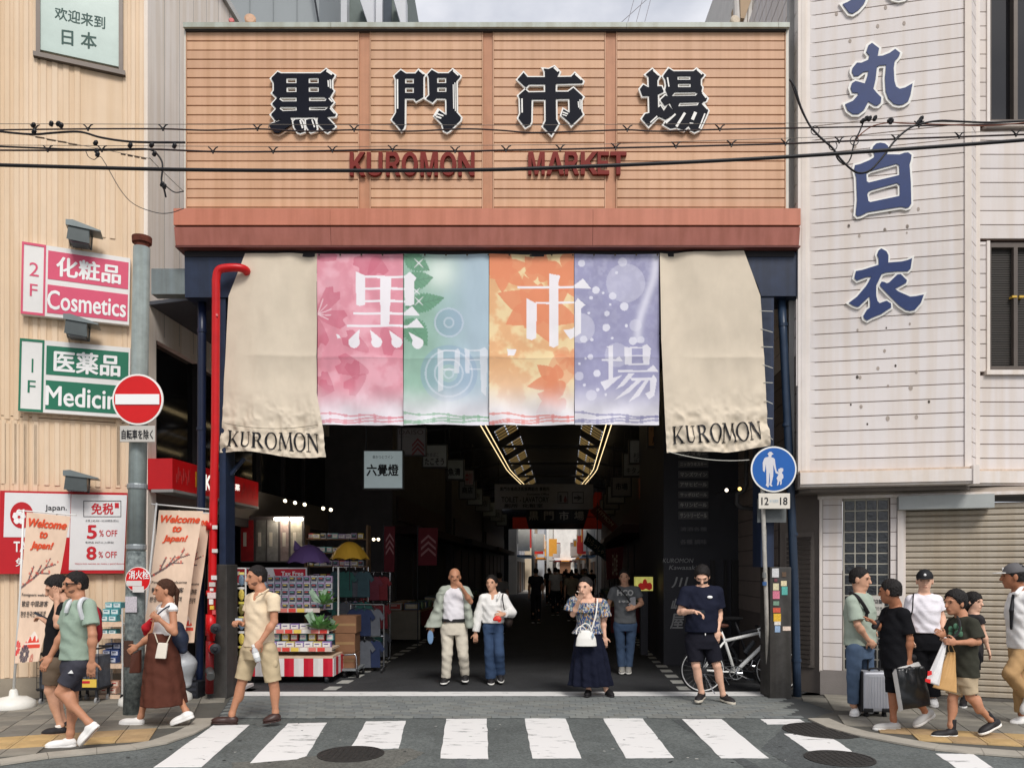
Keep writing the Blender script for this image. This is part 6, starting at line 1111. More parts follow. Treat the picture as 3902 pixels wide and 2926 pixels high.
# ------------------------------------------------------------------ people: implicit bodies turned into one surface
A_ = lambda v: np.array(v,float)
class Fld:
    def __init__(s,vox,k=.02): s.vox = vox; s.k = k; s.P = []; s.nz = None
    def add(s,f,lo,hi,k=None,op='u'): s.P.append((f,np.array(lo,float),np.array(hi,float),s.k if k is None else k,op)); return s
    def cone(s,a,b,ra,rb,k=None,cut=None,wr=0.,op='u'):
        a,b = A_(a),A_(b); ab = b - a; L2 = max(ab.dot(ab),1e-9); d_ = ab / math.sqrt(L2); m = max(ra,rb) + abs(wr)
        def f(x,y,z):
            px,py,pz = x - a[0],y - a[1],z - a[2]; t = np.clip((px * ab[0] + py * ab[1] + pz * ab[2]) / L2,0,1)
            d = np.sqrt((px - t * ab[0]) ** 2 + (py - t * ab[1]) ** 2 + (pz - t * ab[2]) ** 2) - (ra + (rb - ra) * t)
            if wr: d = d + wr * wrinkle(x,y,z)
            if cut: d = np.maximum(d,(x - b[0]) * d_[0] + (y - b[1]) * d_[1] + (z - b[2]) * d_[2])
            return d
        return s.add(f,np.minimum(a - m,b - m),np.maximum(a + m,b + m),k,op)
    def ell(s,c,r,R=None,k=None,op='u'):
        c = A_(c); r = A_(r); m = r.max()
        def f(x,y,z):
            px,py,pz = x - c[0],y - c[1],z - c[2]
            if R is not None: px,py,pz = (R[0][0] * px + R[0][1] * py + R[0][2] * pz,R[1][0] * px + R[1][1] * py + R[1][2] * pz,R[2][0] * px + R[2][1] * py + R[2][2] * pz)
            k0 = np.sqrt((px / r[0]) ** 2 + (py / r[1]) ** 2 + (pz / r[2]) ** 2); k1 = np.sqrt((px / r[0] ** 2) ** 2 + (py / r[1] ** 2) ** 2 + (pz / r[2] ** 2) ** 2) + 1e-9
            return k0 * (k0 - 1) / k1
        return s.add(f,c - m,c + m,k,op)
    def loft(s,sec,yaw,k=None,wr=0.,top=True,op='u',flut=0.):
        """sec: (x, y, z, half width, half depth) from low to high; cross-section turned by yaw"""
        S = np.array(sorted([tuple(q) for q in sec],key=lambda q: q[2])); ca,sa = math.cos(yaw),math.sin(yaw); m = S[:,3:5].max() + .03
        def f(x,y,z):
            g = lambda i: np.interp(z,S[:,2],S[:,i]); cx,cy,a,b = g(0),g(1),g(3),g(4); dx = x - cx; dy = y - cy; u = dx * ca + dy * sa; v = -dx * sa + dy * ca
            q = np.sqrt((u / a) ** 2 + (v / b) ** 2); d = (q - 1) * np.minimum(a,b)
            if flut: d = d + flut * np.clip((S[-1,2] - z) / (S[-1,2] - S[0,2]),0,1) * np.sin(np.arctan2(v / b,u / a) * 11 + 3 * z)
            if wr: d = d + wr * wrinkle(x,y,z)
            return np.maximum(d,np.maximum(S[0,2] - z,z - S[-1,2]))
        return s.add(f,(S[:,0].min() - m,S[:,1].min() - m,S[0,2] - .01),(S[:,0].max() + m,S[:,1].max() + m,S[-1,2] + .01),k,op)
    def half(s,p,n):
        """cut away everything on the n side of a plane through p"""
        p = A_(p); n = A_(n); n = n / np.linalg.norm(n); return s.add(lambda x,y,z: (x - p[0]) * n[0] + (y - p[1]) * n[1] + (z - p[2]) * n[2],(0,0,0),(0,0,0),0,'cut')
    def build(s):
        U = [p for p in s.P if p[4] == 'u']; lo = np.min([p[1] for p in U],0) - 3 * s.vox; hi = np.max([p[2] for p in U],0) + 3 * s.vox; h = s.vox
        n = np.ceil((hi - lo) / h).astype(int) + 1; G = np.full(n,1.,np.float32); ax = [lo[i] + h * np.arange(n[i]) for i in range(3)]
        for f,a,b,k,op in s.P:
            if op == 'cut': d = f(ax[0][:,None,None],ax[1][None,:,None],ax[2][None,None,:]); G = np.maximum(G,d).astype(np.float32); continue
            i0 = np.clip(np.floor((a - k - 2 * h - lo) / h).astype(int),0,n - 1); i1 = np.clip(np.ceil((b + k + 2 * h - lo) / h).astype(int) + 1,1,n)
            if (i1 <= i0).any(): continue
            sl = tuple(slice(i0[i],i1[i]) for i in range(3)); d = f(ax[0][sl[0]][:,None,None],ax[1][sl[1]][None,:,None],ax[2][sl[2]][None,None,:]); g = G[sl]
            if op == 'sub': G[sl] = np.maximum(g,-d); continue
            if k > 0: t = np.clip(.5 + .5 * (g - d) / k,0,1); G[sl] = g * (1 - t) + d * t - k * t * (1 - t)
            else: G[sl] = np.minimum(g,d)
        if s.nz:
            a_,fr = s.nz; x,y,z = np.meshgrid(*ax,indexing='ij'); G = G + a_ * (np.sin(fr * x + 2 * np.sin(.7 * fr * z)) * np.sin(1.2 * fr * y + .6 * fr * z) + .6 * np.sin(2.1 * fr * z + 1.7 * fr * x) * np.sin(1.9 * fr * y)).astype(np.float32)
        return nets(G,lo,h)
def wrinkle(x,y,z): return .55 * np.sin(31 * x + 22 * z + 2 * np.sin(17 * z + 9 * y)) * np.sin(13 * z - 11 * x + 7 * y + 1.3) + .35 * np.sin(47 * z + 25 * x - 31 * y + 2 * np.sin(14 * x))
def nets(G,lo,h):
    ins = G < 0; n = np.array(G.shape) - 1; c = np.zeros(n,np.int8)
    for i in (0,1):
        for j in (0,1):
            for k in (0,1): c += ins[i:n[0] + i,j:n[1] + j,k:n[2] + k]
    act = (c > 0) & (c < 8); idx = np.argwhere(act); m = len(idx); S = np.zeros((m,3)); W = np.zeros(m)
    co = [(0,0,0),(1,0,0),(0,1,0),(1,1,0),(0,0,1),(1,0,1),(0,1,1),(1,1,1)]; val = [G[idx[:,0] + a,idx[:,1] + b,idx[:,2] + d] for a,b,d in co]
    for a,b in [(0,1),(2,3),(4,5),(6,7),(0,2),(1,3),(4,6),(5,7),(0,4),(1,5),(2,6),(3,7)]:
        va,vb = val[a],val[b]; cr = (va < 0) != (vb < 0); t = np.where(cr,va / np.where(cr,va - vb,1),0); p = np.array(co[a]) + t[:,None] * (np.array(co[b]) - np.array(co[a])); S += np.where(cr[:,None],p,0); W += cr
    V = lo + h * (idx + S / W[:,None]); ID = np.full(n,-1,np.int64); ID[act] = np.arange(m); Q = []
    for ax in range(3):
        o = [a for a in range(3) if a != ax]; sl0 = [slice(1,-1)] * 3; sl0[ax] = slice(0,-1); sl1 = list(sl0); sl1[ax] = slice(1,None); a = ins[tuple(sl0)]; b = ins[tuple(sl1)]; e = np.argwhere(a != b)
        if not len(e): continue
        sgn = a[tuple(e.T)]; e = e + np.array([0 if i == ax else 1 for i in range(3)]); u = np.zeros(3,int); u[o[0]] = 1; w_ = np.zeros(3,int); w_[o[1]] = 1
        g = lambda q: ID[q[:,0],q[:,1],q[:,2]]; q = np.stack([g(e - u - w_),g(e - w_),g(e),g(e - u)],1); fl = sgn if ax != 1 else ~sgn; q[~fl] = q[~fl][:,::-1]; Q.append(q)
    Q = np.concatenate(Q); Q = Q[(Q >= 0).all(1)]; return V,Q
def sdf_obj(fl,name,mat,parent,label=None):
    V,Q = fl.build(); return mesh_obj(name,V,Q,mat,parent,True,label) if len(Q) else None
SKIN = {'m': M('skin_medium',(204,156,128),.55,.1,30,spec=.35),'t': M('skin_tan',(186,132,102),.55,.1,30,spec=.35),'l': M('skin_light',(222,176,150),.55,.1,30,spec=.35),'d': M('skin_brown',(168,112,82),.55,.1,30)}
HAIRB = M('hair_black',(28,24,23),.58,.5,50,bump=.9,bscale=130,spec=.3); HAIRN = M('hair_brown',(72,46,34),.7,.35,60,bump=.8,bscale=140,spec=.2)
CL = dict(cream_polo=(228,208,178),beige_twill=(190,172,140),white_blouse=(232,230,226),jet_black=(24,24,27),white_shirt=(234,232,230))
def cloth_m(n,rgb=None,**k): rgb = rgb or CL.get(n,(128,128,128)); return M('cloth_' + n,rgb,.85,k.pop('var',.12),k.pop('scale',9),bump=.55,bscale=k.pop('bs',20),spec=.1,**k)
def vnorm(v): v = A_(v); return v / (np.linalg.norm(v) + 1e-9)
def hand(fl,wr,d,nrm,curl,s,flip=1):
    wr = A_(wr); d = vnorm(d); n = A_(nrm); n = vnorm(n - d * n.dot(d)); sd = np.cross(d,n) * flip; R = np.array([sd,d,n]); fl.ell(wr + d * .05 * s,(.042 * s,.056 * s,.021 * s),R,k=.012)
    rot = lambda v,a: v * math.cos(a) - n * math.sin(a)
    for i,(ln,o) in enumerate(((.8,1.5),(.95,.5),(1.,-.5),(.92,-1.5))):
        p = wr + d * .088 * s - sd * o * .0205 * s; a = 0.
        for j,l_ in enumerate((.042,.028,.024)):
            a += curl * (.6,1.,.8)[j]; dd = d * math.cos(a) - n * math.sin(a); q = p + dd * l_ * ln * s; fl.cone(p,q,(.0098 - .001 * j) * s,(.0092 - .001 * j) * s,k=.003); p = q
    p = wr + d * .03 * s + sd * .033 * s; dd = vnorm(d * .65 + sd * .7 - n * (.25 + .3 * curl))
    for l_,r_ in ((.042,.0125),(.034,.0105)): q = p + dd * l_ * s; fl.cone(p,q,r_ * s,r_ * .88 * s,k=.006); p = q; dd = vnorm(dd * .8 + d * .5 - n * .3 * curl)
def person(label,z,Y,J,H,yaw,hyaw,pitch=0,skin='m',hair=('short',HAIRB),top=None,bottom=None,shoes=None,w=1.,belly=1.,feet=None,hands=None,vox=.0075,extra=None,beard=False,mouth=True):
    """J: joints as zoomed photo pixels (+ metres farther/nearer); Y: distance of the feet"""
    def P(q): x,y = z(q[0],q[1]); d = q[2] if len(q) > 2 else 0; p = at(x,y,Y); k = (Y + d) / Y; return A_(((x - CX) / F * (Y + d),Y + d,EYE + (HY - y) / F * (Y + d)))
    j = {k: P(v) for k,v in J.items()}; px = (at(*z(0,0),Y) - at(*z(0,1),Y)).length; hh = H * px; s = (j['head'][2] + .5 * hh) / 1.73; va = math.degrees(math.atan2(j['head'][0],Y)); yaw -= va; hyaw -= va; Zy = lambda y: at(*z(0,y),Y).z
    w *= .93; hm = (j['hpA'] + j['hpB']) / 2; t = root('person',label,'person',(hm[0],hm[1],0)); yw,hy,pt = math.radians(yaw),math.radians(hyaw),math.radians(pitch)
    f0 = A_((math.sin(hy),-math.cos(hy),0)); up = A_((0,0,1)); f = f0 * math.cos(pt) - up * math.sin(pt); up = up * math.cos(pt) + f0 * math.sin(pt); rt = np.cross(f,up); c = j['head']; R = np.array([rt,f,up]); h = hh
    nk = j['nk']; tf = A_((math.sin(yw),-math.cos(yw),0)); B = Fld(vox,.018)
    X = lambda a,b,d: c + rt * a * h + f * b * h + up * d * h
    # head
    B.ell(X(0,-.05,.12),(.325 * h,.40 * h,.375 * h),R,k=.01); B.ell(X(0,.08,-.14),(.265 * h,.30 * h,.34 * h),R,k=.03); B.ell(X(0,.24,-.40),(.12 * h,.11 * h,.09 * h),R,k=.03)
    B.cone(X(0,.37,.06),X(0,.45,-.12),.035 * h,.06 * h,k=.015); B.ell(X(0,.34,.11),(.22 * h,.06 * h,.05 * h),R,k=.02); B.ell(X(0,.35,-.26),(.11 * h,.05 * h,.055 * h),R,k=.015)
    for e in (-1,1): B.ell(X(e * .33,-.03,-.05),(.045 * h,.085 * h,.14 * h),R,k=.008); B.ell(X(e * .16,.41,.03),(.07 * h,.07 * h,.05 * h),R,k=0,op='sub')
    B.cone(X(0,-.10,-.25),nk + A_((0,0,.02)),.215 * h,.25 * h * (.9 + .1 * w),k=.025)
    # trunk
    ax = nk - hm; sec = lambda tt,a,b,fw=0.: (*(hm + ax * tt + tf * fw),a * s * w,b * s * w)
    low = hm - A_((0,0,.10 * s)); trunk = [(low[0],low[1],low[2],.13 * s * w,.10 * s * w),sec(0,.165,.115),sec(.35,.142,.105 * belly,.02 * (belly - 1)),sec(.65,.16,.118 * (1 + (belly - 1) * .4)),sec(.86,.155,.095),sec(.97,.09,.07)]
    B.loft(trunk,yw,k=.03)
    for e in 'AB':
        sh,el,wr = j['sh' + e],j['el' + e],j['wr' + e]; B.cone(nk * .5 + sh * .5 - A_((0,0,.01)),sh,.055 * s,.056 * s * w,k=.03); B.cone(sh,el,.050 * s * w,.038 * s,k=.02); B.cone(el,wr,.040 * s,.026 * s,k=.012); m_ = el * .7 + wr * .3; B.ell(m_,(.041 * s,) * 3,k=.03)
        hp,kn,an = j['hp' + e],j['kn' + e],j['an' + e]; B.cone(hp,kn,.082 * s * w,.051 * s,k=.03); B.cone(kn,an,.050 * s,.033 * s,k=.015); q = kn * .68 + an * .32; B.ell(q + vnorm(np.cross(an - kn,np.cross(tf,an - kn))) * -.012 * s * 0 - tf * .018 * s,(.046 * s,.050 * s,.11 * s),k=.03)
        hl,to = j['hl' + e],j['to' + e]; dd_ = vnorm(to - hl); hi_ = hl + dd_ * .055 + A_((0,0,.04)); B.cone(an,hi_,.036 * s,.030 * s,k=.02); B.cone(hi_,to + A_((0,0,.026 * s)) - dd_ * .035,.030 * s,.022 * s,k=.015)
        hd,nr,cu,fl_ = (hands or {}).get(e,(None,None,.25,1)); hd = (wr - el) if hd is None else A_(P(hd) - wr) if len(hd) <= 3 and not isinstance(hd,np.ndarray) and max(abs(v) for v in hd) > 5 else A_(hd)
        hand(B,wr,hd,A_(nr) if nr is not None else np.cross(vnorm(hd),tf) * (1 if e == 'A' else -1) + A_((0,-.3,0)),cu,s,fl_)
    body = sdf_obj(B,'body',SKIN[skin],t)
    # face details
    FD = M('eye_dark',(30,24,22),.3,0); sm = lambda n,c_,r_,m_: sdf_obj(Fld(max(.003,min(r_) * .5),0).ell(c_,r_,R),n,m_,t)
    for e in (-1,1):
        Geo().add(*uvs(X(e * .155,.352,.035),(.055 * h,.022 * h,.018 * h),R)).obj('eye',FD,t); Geo().add(*uvs(X(e * .16,.375,.115),(.085 * h,.022 * h,.014 * h),R)).obj('eyebrow',hair[1] if hair[0] != 'bald' else M('brow_grey',(90,80,74),.8,0),t)
    if mouth: Geo().add(*uvs(X(0,.385,-.255),(.095 * h,.02 * h,.022 * h),R)).obj('mouth',M('lips_%s' % skin,tuple(int(v * k_) for v,k_ in zip({'m': (206,152,122),'t': (190,130,96),'l': (222,176,150),'d': (168,112,82)}[skin],(.82,.62,.62))),.5,0),t)
    if beard: sdf_obj(Fld(vox,.01).ell(X(0,.083,-.145),(.268 * h,.302 * h,.342 * h),R).ell(X(0,.242,-.40),(.124 * h,.113 * h,.092 * h),R).half(X(0,.2,-.17),up * .9 + f * .3).half(X(0,-.02,0),-f),'beard',M('beard_stubble',(122,86,68),.8,.3,80),t)
    # hair
    kind,hm_ = hair; Hf = Fld(vox,.012)
    if kind in ('short','cap','bob','pony','fringe','bun','side'):
        Hf.nz = (.0048,150) if kind not in ('pony','bun','cap') else (.003,80); bulk = {'short': 1.04,'cap': 1.03,'bob': 1.13,'pony': 1.05,'fringe': 1.14,'bun': 1.10,'side': 1.12}[kind]; Hf.ell(X(0,-.06,.14),(.335 * h * bulk,.415 * h * bulk,.39 * h * bulk),R); Hf.ell(X(0,-.16,-.05),(.30 * h * bulk,.30 * h,.34 * h),R)
        if kind == 'bob': Hf.ell(X(0,-.08,-.18),(.40 * h,.36 * h,.42 * h),R)
        fr = {'short': (.30,.28),'cap': (.2,.1),'bob': (.36,.18),'pony': (.26,.28),'fringe': (.38,.17),'bun': (.26,.28),'side': (.30,.24)}[kind]
        Hf.half(X(0,fr[0],fr[1]),f * .75 - up * .66)
        if kind in ('short','side','fringe','pony','bun'): Hf.half(X(0,.10,-.02),f * .85 - up * .5) if kind != 'fringe' else Hf.half(X(0,.12,.0),f * .8 - up * .5)
        if kind == 'bob': Hf.add(lambda x,y,z_,c_=X(0,.36,-.22): np.sqrt((x - c_[0]) ** 2 + (y - c_[1]) ** 2 + (z_ - c_[2]) ** 2) - .36 * h,X(0,0,0) - .5 * h,X(0,0,0) + .5 * h,0,'sub')
        if kind in ('short','side','cap','fringe'): Hf.half(X(0,0,-.24),-up - f * .1)
        o = sdf_obj(Hf,'hair',hm_,t)
    if kind == 'pony':
        q = X(0,-.42,.18); Hp = Fld(vox,.02).cone(q,q - f * .10 * h + A_((0,0,-.25 * h)),.09 * h,.12 * h).cone(q - f * .10 * h + A_((0,0,-.25 * h)),q - f * .1 * h + A_((0,0,-1.25 * h)),.12 * h,.045 * h); sdf_obj(Hp,'ponytail',hm_,t); sdf_obj(Fld(.006,0).ell(q,(.07 * h,) * 3),'hair_tie',M('hair_tie',(60,96,84),.7,0),t)
    # shirt
    if top:
        T_ = Fld(vox * 1.1,.02); m_,hem,slv,lo_ = top['mat'],top['hem'],top.get('sleeve',.62),top.get('loose',1.12); zh = Zy(hem); fl = top.get('flare',1.0); a0 = hm + ax * max(-.3,(zh - hm[2]) / max(ax[2],.01)); ww = w * s
        ss = [(a0[0],a0[1],zh,.165 * ww * lo_ * fl,.122 * ww * lo_ * fl * (1 + (belly - 1) * .6)),(*(hm + ax * .38 + tf * .02 * (belly - 1)),.152 * ww * lo_,.118 * ww * lo_ * belly),(*(hm + ax * .66),.165 * ww * lo_,.126 * ww * lo_ * (1 + (belly - 1) * .5)),(*(hm + ax * .87),.158 * ww * lo_ ** .5,.102 * ww * lo_ ** .5),(*(hm + ax * .985),top.get('neck',.095) * ww,.085 * ww)]
        if top.get('neck') == 0: ss = ss[:-2] + [(*(hm + ax * top['cutoff']),.162 * ww,.116 * ww)]
        T_.loft(ss,yw,wr=.006 * top.get('wr',1))
        for e in 'AB':
            sh,el,wr = j['sh' + e],j['el' + e],j['wr' + e]; r0 = .064 * s * w * lo_ ** .5
            if slv <= 0: continue
            T_.cone(nk * .45 + sh * .55 - A_((0,0,.012)),sh,.062 * s,r0,k=.03)
            if slv <= 1: T_.cone(sh,sh + (el - sh) * slv,r0,.060 * s * lo_ * top.get('cuff',1),k=.02,cut=True,wr=.004)
            else: T_.cone(sh,el,r0,.056 * s * lo_,k=.02,wr=.005); T_.cone(el,el + (wr - el) * (slv - 1),.056 * s * lo_,.040 * s * lo_ * top.get('cuff',1),k=.015,cut=True,wr=.005)
        if top.get('vneck'): q = nk + tf * .09 * s - A_((0,0,.015)); T_.cone(q + A_((0,0,.03)),q - A_((0,0,top['vneck'] * s)),.05 * s,.012,k=0,op='sub')
        elif top.get('neck',1) != 0: T_.ell(nk + tf * .055 * s + A_((0,0,.035 * s)),(.068 * s,.068 * s,.055 * s),k=0,op='sub')
        T_.ell(c - A_((0,0,.02)),(.46 * h,.46 * h,.5 * h),k=0,op='sub') if top.get('neck',1) != 0 else None
        tops = sdf_obj(T_,top.get('name','shirt'),m_,t)
    else: tops = None
    if bottom:
        Q_ = Fld(vox * 1.1,.02); kind = bottom['kind']; zw = Zy(bottom['waist']); a0 = hm + ax * ((zw - hm[2]) / max(ax[2],.01)); lo_ = bottom.get('loose',1.12); m_ = bottom['mat']; ww = s * w
        if kind == 'skirt':
            (x0,x1,yy),(b0,b1,yb),dep = bottom['top'],bottom['hem'],bottom.get('depth',(.12,.2)); k0 = P(((x0 + x1) / 2,yy,0)); k1 = P(((b0 + b1) / 2,yb,bottom.get('dy',0))); mid = bottom.get('mid'); L_ = [(k1[0],k1[1],k1[2],(b1 - b0) / 2 * px,dep[1]),(k0[0],hm[1],k0[2],(x1 - x0) / 2 * px,dep[0])]
            if mid: k2 = P(((mid[0] + mid[1]) / 2,mid[2],0)); L_.insert(1,(k2[0],hm[1],k2[2],(mid[1] - mid[0]) / 2 * px,(dep[0] + dep[1]) / 2))
            Q_.loft(L_,0,wr=.006,flut=bottom.get('flut',.012))
        else:
            Q_.loft([(low[0],low[1],low[2] + .0,.14 * ww * lo_,.112 * ww * lo_),(*hm,.172 * ww * lo_ ** .6,.124 * ww * lo_ ** .6),(a0[0],a0[1],zw,.15 * ww,.112 * ww * (1 + (belly - 1) * .7))],yw,wr=.003)
            for e in 'AB':
                hp,kn,an = j['hp' + e],j['kn' + e],j['an' + e]; ln = bottom.get('len',1.); r0,r1 = .09 * ww * lo_ ** .7,.064 * s * lo_; wr_ = .0045 * bottom.get('wr',1)
                if ln <= 1: q = hp + (kn - hp) * ln; Q_.cone(hp,q,r0,(r0 + (r1 - r0) * ln) * bottom.get('cuff',1.08),k=.02,cut=True,wr=wr_)
                else: q = kn + (an - kn) * (ln - 1); Q_.cone(hp,kn,r0,r1,k=.02,wr=wr_); Q_.cone(kn,q,r1,.056 * s * lo_ * bottom.get('cuff',1.),k=.015,cut=True,wr=wr_)
        bot = sdf_obj(Q_,bottom.get('name',{'skirt': 'skirt','shorts': 'shorts'}.get(kind,'trousers')),m_,t)
    if shoes:
        for e in 'AB':
            hl,to,an = j['hl' + e],j['to' + e],j['an' + e]; d = to - hl; L_ = np.linalg.norm(d); d = d / L_; u = vnorm(A_((0,0,1)) - d * d[2]); s2 = np.cross(d,u); Rr = np.array([s2,d,u]); ks = shoes.get('k',1) * min(1.15,max(.8,s))
            S_ = Fld(.0065,.018); S_.ell(hl + d * .05 + u * .045,(.044 * ks,.062,.05 * ks),Rr); S_.ell(hl + d * L_ * .5 + u * .038,(.045 * ks,L_ * .42,.042 * ks),Rr,k=.03); S_.ell(hl + d * (L_ - .06) + u * .03,(.048 * ks,.075,.034 * ks),Rr,k=.03)
            if shoes.get('high',.5) > 0: S_.cone(hl + d * .06 + u * .05,hl + d * .06 + (an - hl - d * .06) * shoes.get('high',.5) + u * .03,.042 * ks,.043 * ks,k=.02,cut=True)
            S_.half(hl + u * .018,-u); so = sdf_obj(S_,'shoe',shoes['mat'],t)
            K_ = Fld(.0065,.02); K_.ell(hl + d * .045 + u * .012,(.044 * ks,.055,.08),Rr); K_.ell(hl + d * L_ * .5 + u * .012,(.044 * ks,L_ * .47,.09),Rr,k=.03); K_.ell(hl + d * (L_ - .055) + u * .012,(.05 * ks,.072,.09),Rr,k=.03); K_.half(hl,-u).half(hl + u * shoes.get('sole',.024),u)
            sdf_obj(K_,'sole',shoes.get('smat',WHITE),so)
            if shoes.get('sock') is not None: sdf_obj(Fld(.0065,.01).cone(hl + d * .05 + u * .06,hl + d * .05 + u * .06 + (vnorm(j['kn' + e] - an)) * shoes.get('sl',.06),.038 * s,.040 * s,cut=True),'sock',shoes['sock'],t)
    if extra: extra(dict(j=j,X=X,h=h,R=R,f=f,up=up,rt=rt,t=t,P=P,px=px,s=s,tf=tf,nk=nk,hm=hm,ax=ax,yw=yw,Y=Y,z=z,body=body,top=tops))
    return t,j
def uvs(c,r,R,n=10,m=7):
    """small ellipsoid"""
    c = A_(c); v = []; f = []
    for i in range(m + 1):
        a = math.pi * i / m
        for k in range(n): b = 2 * math.pi * k / n; q = A_((r[0] * math.sin(a) * math.cos(b),r[1] * math.sin(a) * math.sin(b),r[2] * math.cos(a))); v.append(tuple(c + R.T @ q))
    for i in range(m):
        for k in range(n): f.append((i * n + k,(i + 1) * n + k,(i + 1) * n + (k + 1) % n,i * n + (k + 1) % n))
    return v,f
def glasses(E,mat):
    X,h,t = E['X'],E['h'],E['t']; g = Geo()
    for e in (-1,1):
        pts = [E['X'](e * .17 + .125 * math.cos(a),.40 + .02 * math.cos(a) * -abs(e),.04 + .085 * math.sin(a) * (1 if math.sin(a) > 0 else .9)) for a in np.linspace(0,6.28,14)[:-1]]; v = [tuple(p) for p in pts] + [tuple(p + E['f'] * -.012) for p in pts]; n = len(pts); g.add(v,[tuple(range(n)),tuple(range(n,2 * n))[::-1]] + [(i,i + n,(i + 1) % n + n,(i + 1) % n) for i in range(n)])
        g.tube([X(e * .28,.38,.06),X(e * .35,.1,.06),X(e * .355,-.06,.03)],.006,6)
    g.tube([X(-.06,.43,.06),X(.06,.43,.06)],.005,6); g.obj('glasses',mat,t)
def cap(E,mat,brim,mark=None,yawoff=0):
    X,h = E['X'],E['h']; C = Fld(.006,.008).ell(X(0,-.04,.14),(.365 * h,.435 * h,.41 * h),E['R']).half(X(0,0,.13),-E['up'] - E['f'] * .1); o = sdf_obj(C,'cap',mat,E['t'])
    Bf = Fld(.005,.01); Bf.ell(X(0,.42,.14),(.30 * h,.34 * h,.035 * h),E['R']).half(X(0,.28,.1),-E['f']); sdf_obj(Bf,'cap_brim',brim,o)
    if mark: Geo().add(*uvs(X(0,.36,.30),(.06 * h,.03 * h,.07 * h),E['R'])).obj('cap_badge',mark,o)
def strap(E,pts,r,mat,name='strap',parent=None):
    P_ = [E['P'](p) for p in pts]; g = Geo().tube(smooth_path([Vector(p) for p in P_],5),r,6); return g.obj(name,mat,parent or E['t'])
Z1,Z2p,Z3p,Z4p,Z5p,Z6p,Z7p,Z8p = zm(130,2160,.4219),zm(440,2160,.3917),zm(780,2120,.404),zm(1600,2130,.3075),zm(2130,2150,.3193),zm(2540,2140,.3436),zm(3200,2130,.41),zm(3500,2120,.4281)
WSHOE = M('white_shoe',(232,230,226),.5,.06); BSHOE = M('black_shoe',(34,32,34),.6,.1); BRSHOE = M('brown_loafer',(62,42,38),.4,.15)
def bagroot(name,label,cat,p): return root(name,label,cat,(p[0],p[1],p[2]))
# 1 man in sunglasses
def ex(E):
    glasses(E,M('sunglass_black',(16,16,18),.15,0,spec=.6)); t = bagroot('backpack','red and dark backpack with pale straps on the man in sunglasses','backpack',E['P']((560,600,.0))); j = E['j']; m_ = M('pale_strap',(206,208,210),.8,.08)
    tf = E['tf']; sd = np.cross(tf,A_((0,0,1))); ce = E['hm'] + E['ax'] * .62 - tf * .15; R = np.array([sd,tf,A_((0,0,1))])
    sdf_obj(Fld(.009,.03).ell(ce,(.12,.06,.19),R).ell(ce - A_((0,0,.1)) - tf * .02,(.1,.05,.1),R),'pack_body',M('pack_red',(150,28,40),.7,.15),t); sdf_obj(Fld(.009,.02).ell(ce - tf * .03 + A_((0,0,.08)),(.09,.045,.08),R),'pack_pocket',M('pack_dark',(44,44,52),.7,.1),t)
    for pts in ([(500,300,-.10),(440,290,-.20),(412,340,-.24),(418,400,-.24),(440,470,-.22)],[(360,290,.02),(320,320,-.08),(300,365,-.12),(290,410,-.12)]): P_ = [E['P'](p) for p in pts]; Geo().tube(smooth_path([Vector(p) for p in P_],5),[.02] * (5 * (len(pts) - 1) + 1),8).obj('shoulder_strap',m_,t)
    q = E['P']((332,945,-.185)); Geo().prism([[(-.022,-.012),(.024,-.014),(.008,.016)]],lambda a,b,c_: Vector((q[0] + a,q[1] - c_,q[2] + b)),0,.012).obj('shorts_logo',PRINTW,E['t'])
person('man in sunglasses and sage green T-shirt walking left',Z1,7.3,dict(head=(372,158),nk=(400,285),shA=(330,345,.13),elA=(262,600,.17),wrA=(150,800,.12),shB=(492,350,-.14),elB=(528,610,-.2),wrB=(522,845,-.2),hpA=(352,890,.07),knA=(345,1200,.07),anA=(328,1500,.05),hlA=(372,1625,.05),toA=(112,1640,.02),hpB=(395,890,-.08),knB=(238,1130,-.12),anB=(492,1398,-.1),hlB=(585,1440,-.1),toB=(428,1610,-.1)),
    228,-58,-72,4,'t',('short',HAIRB),dict(mat=cloth_m('sage',(150,168,152)),hem=832,sleeve=.68,loose=1.16,cuff=1.12,vneck=.06,wr=1.5),dict(kind='shorts',mat=cloth_m('charcoal',(62,62,70)),waist=800,len=.72,loose=1.1),dict(mat=WSHOE,smat=WSHOE,sole=.03,high=.35),hands=dict(A=((85,895,.08),(0,-1,.2),.35,1),B=((512,960,-.2),(.3,-1,0),.3,-1)),beard=True,extra=ex,w=1.0)
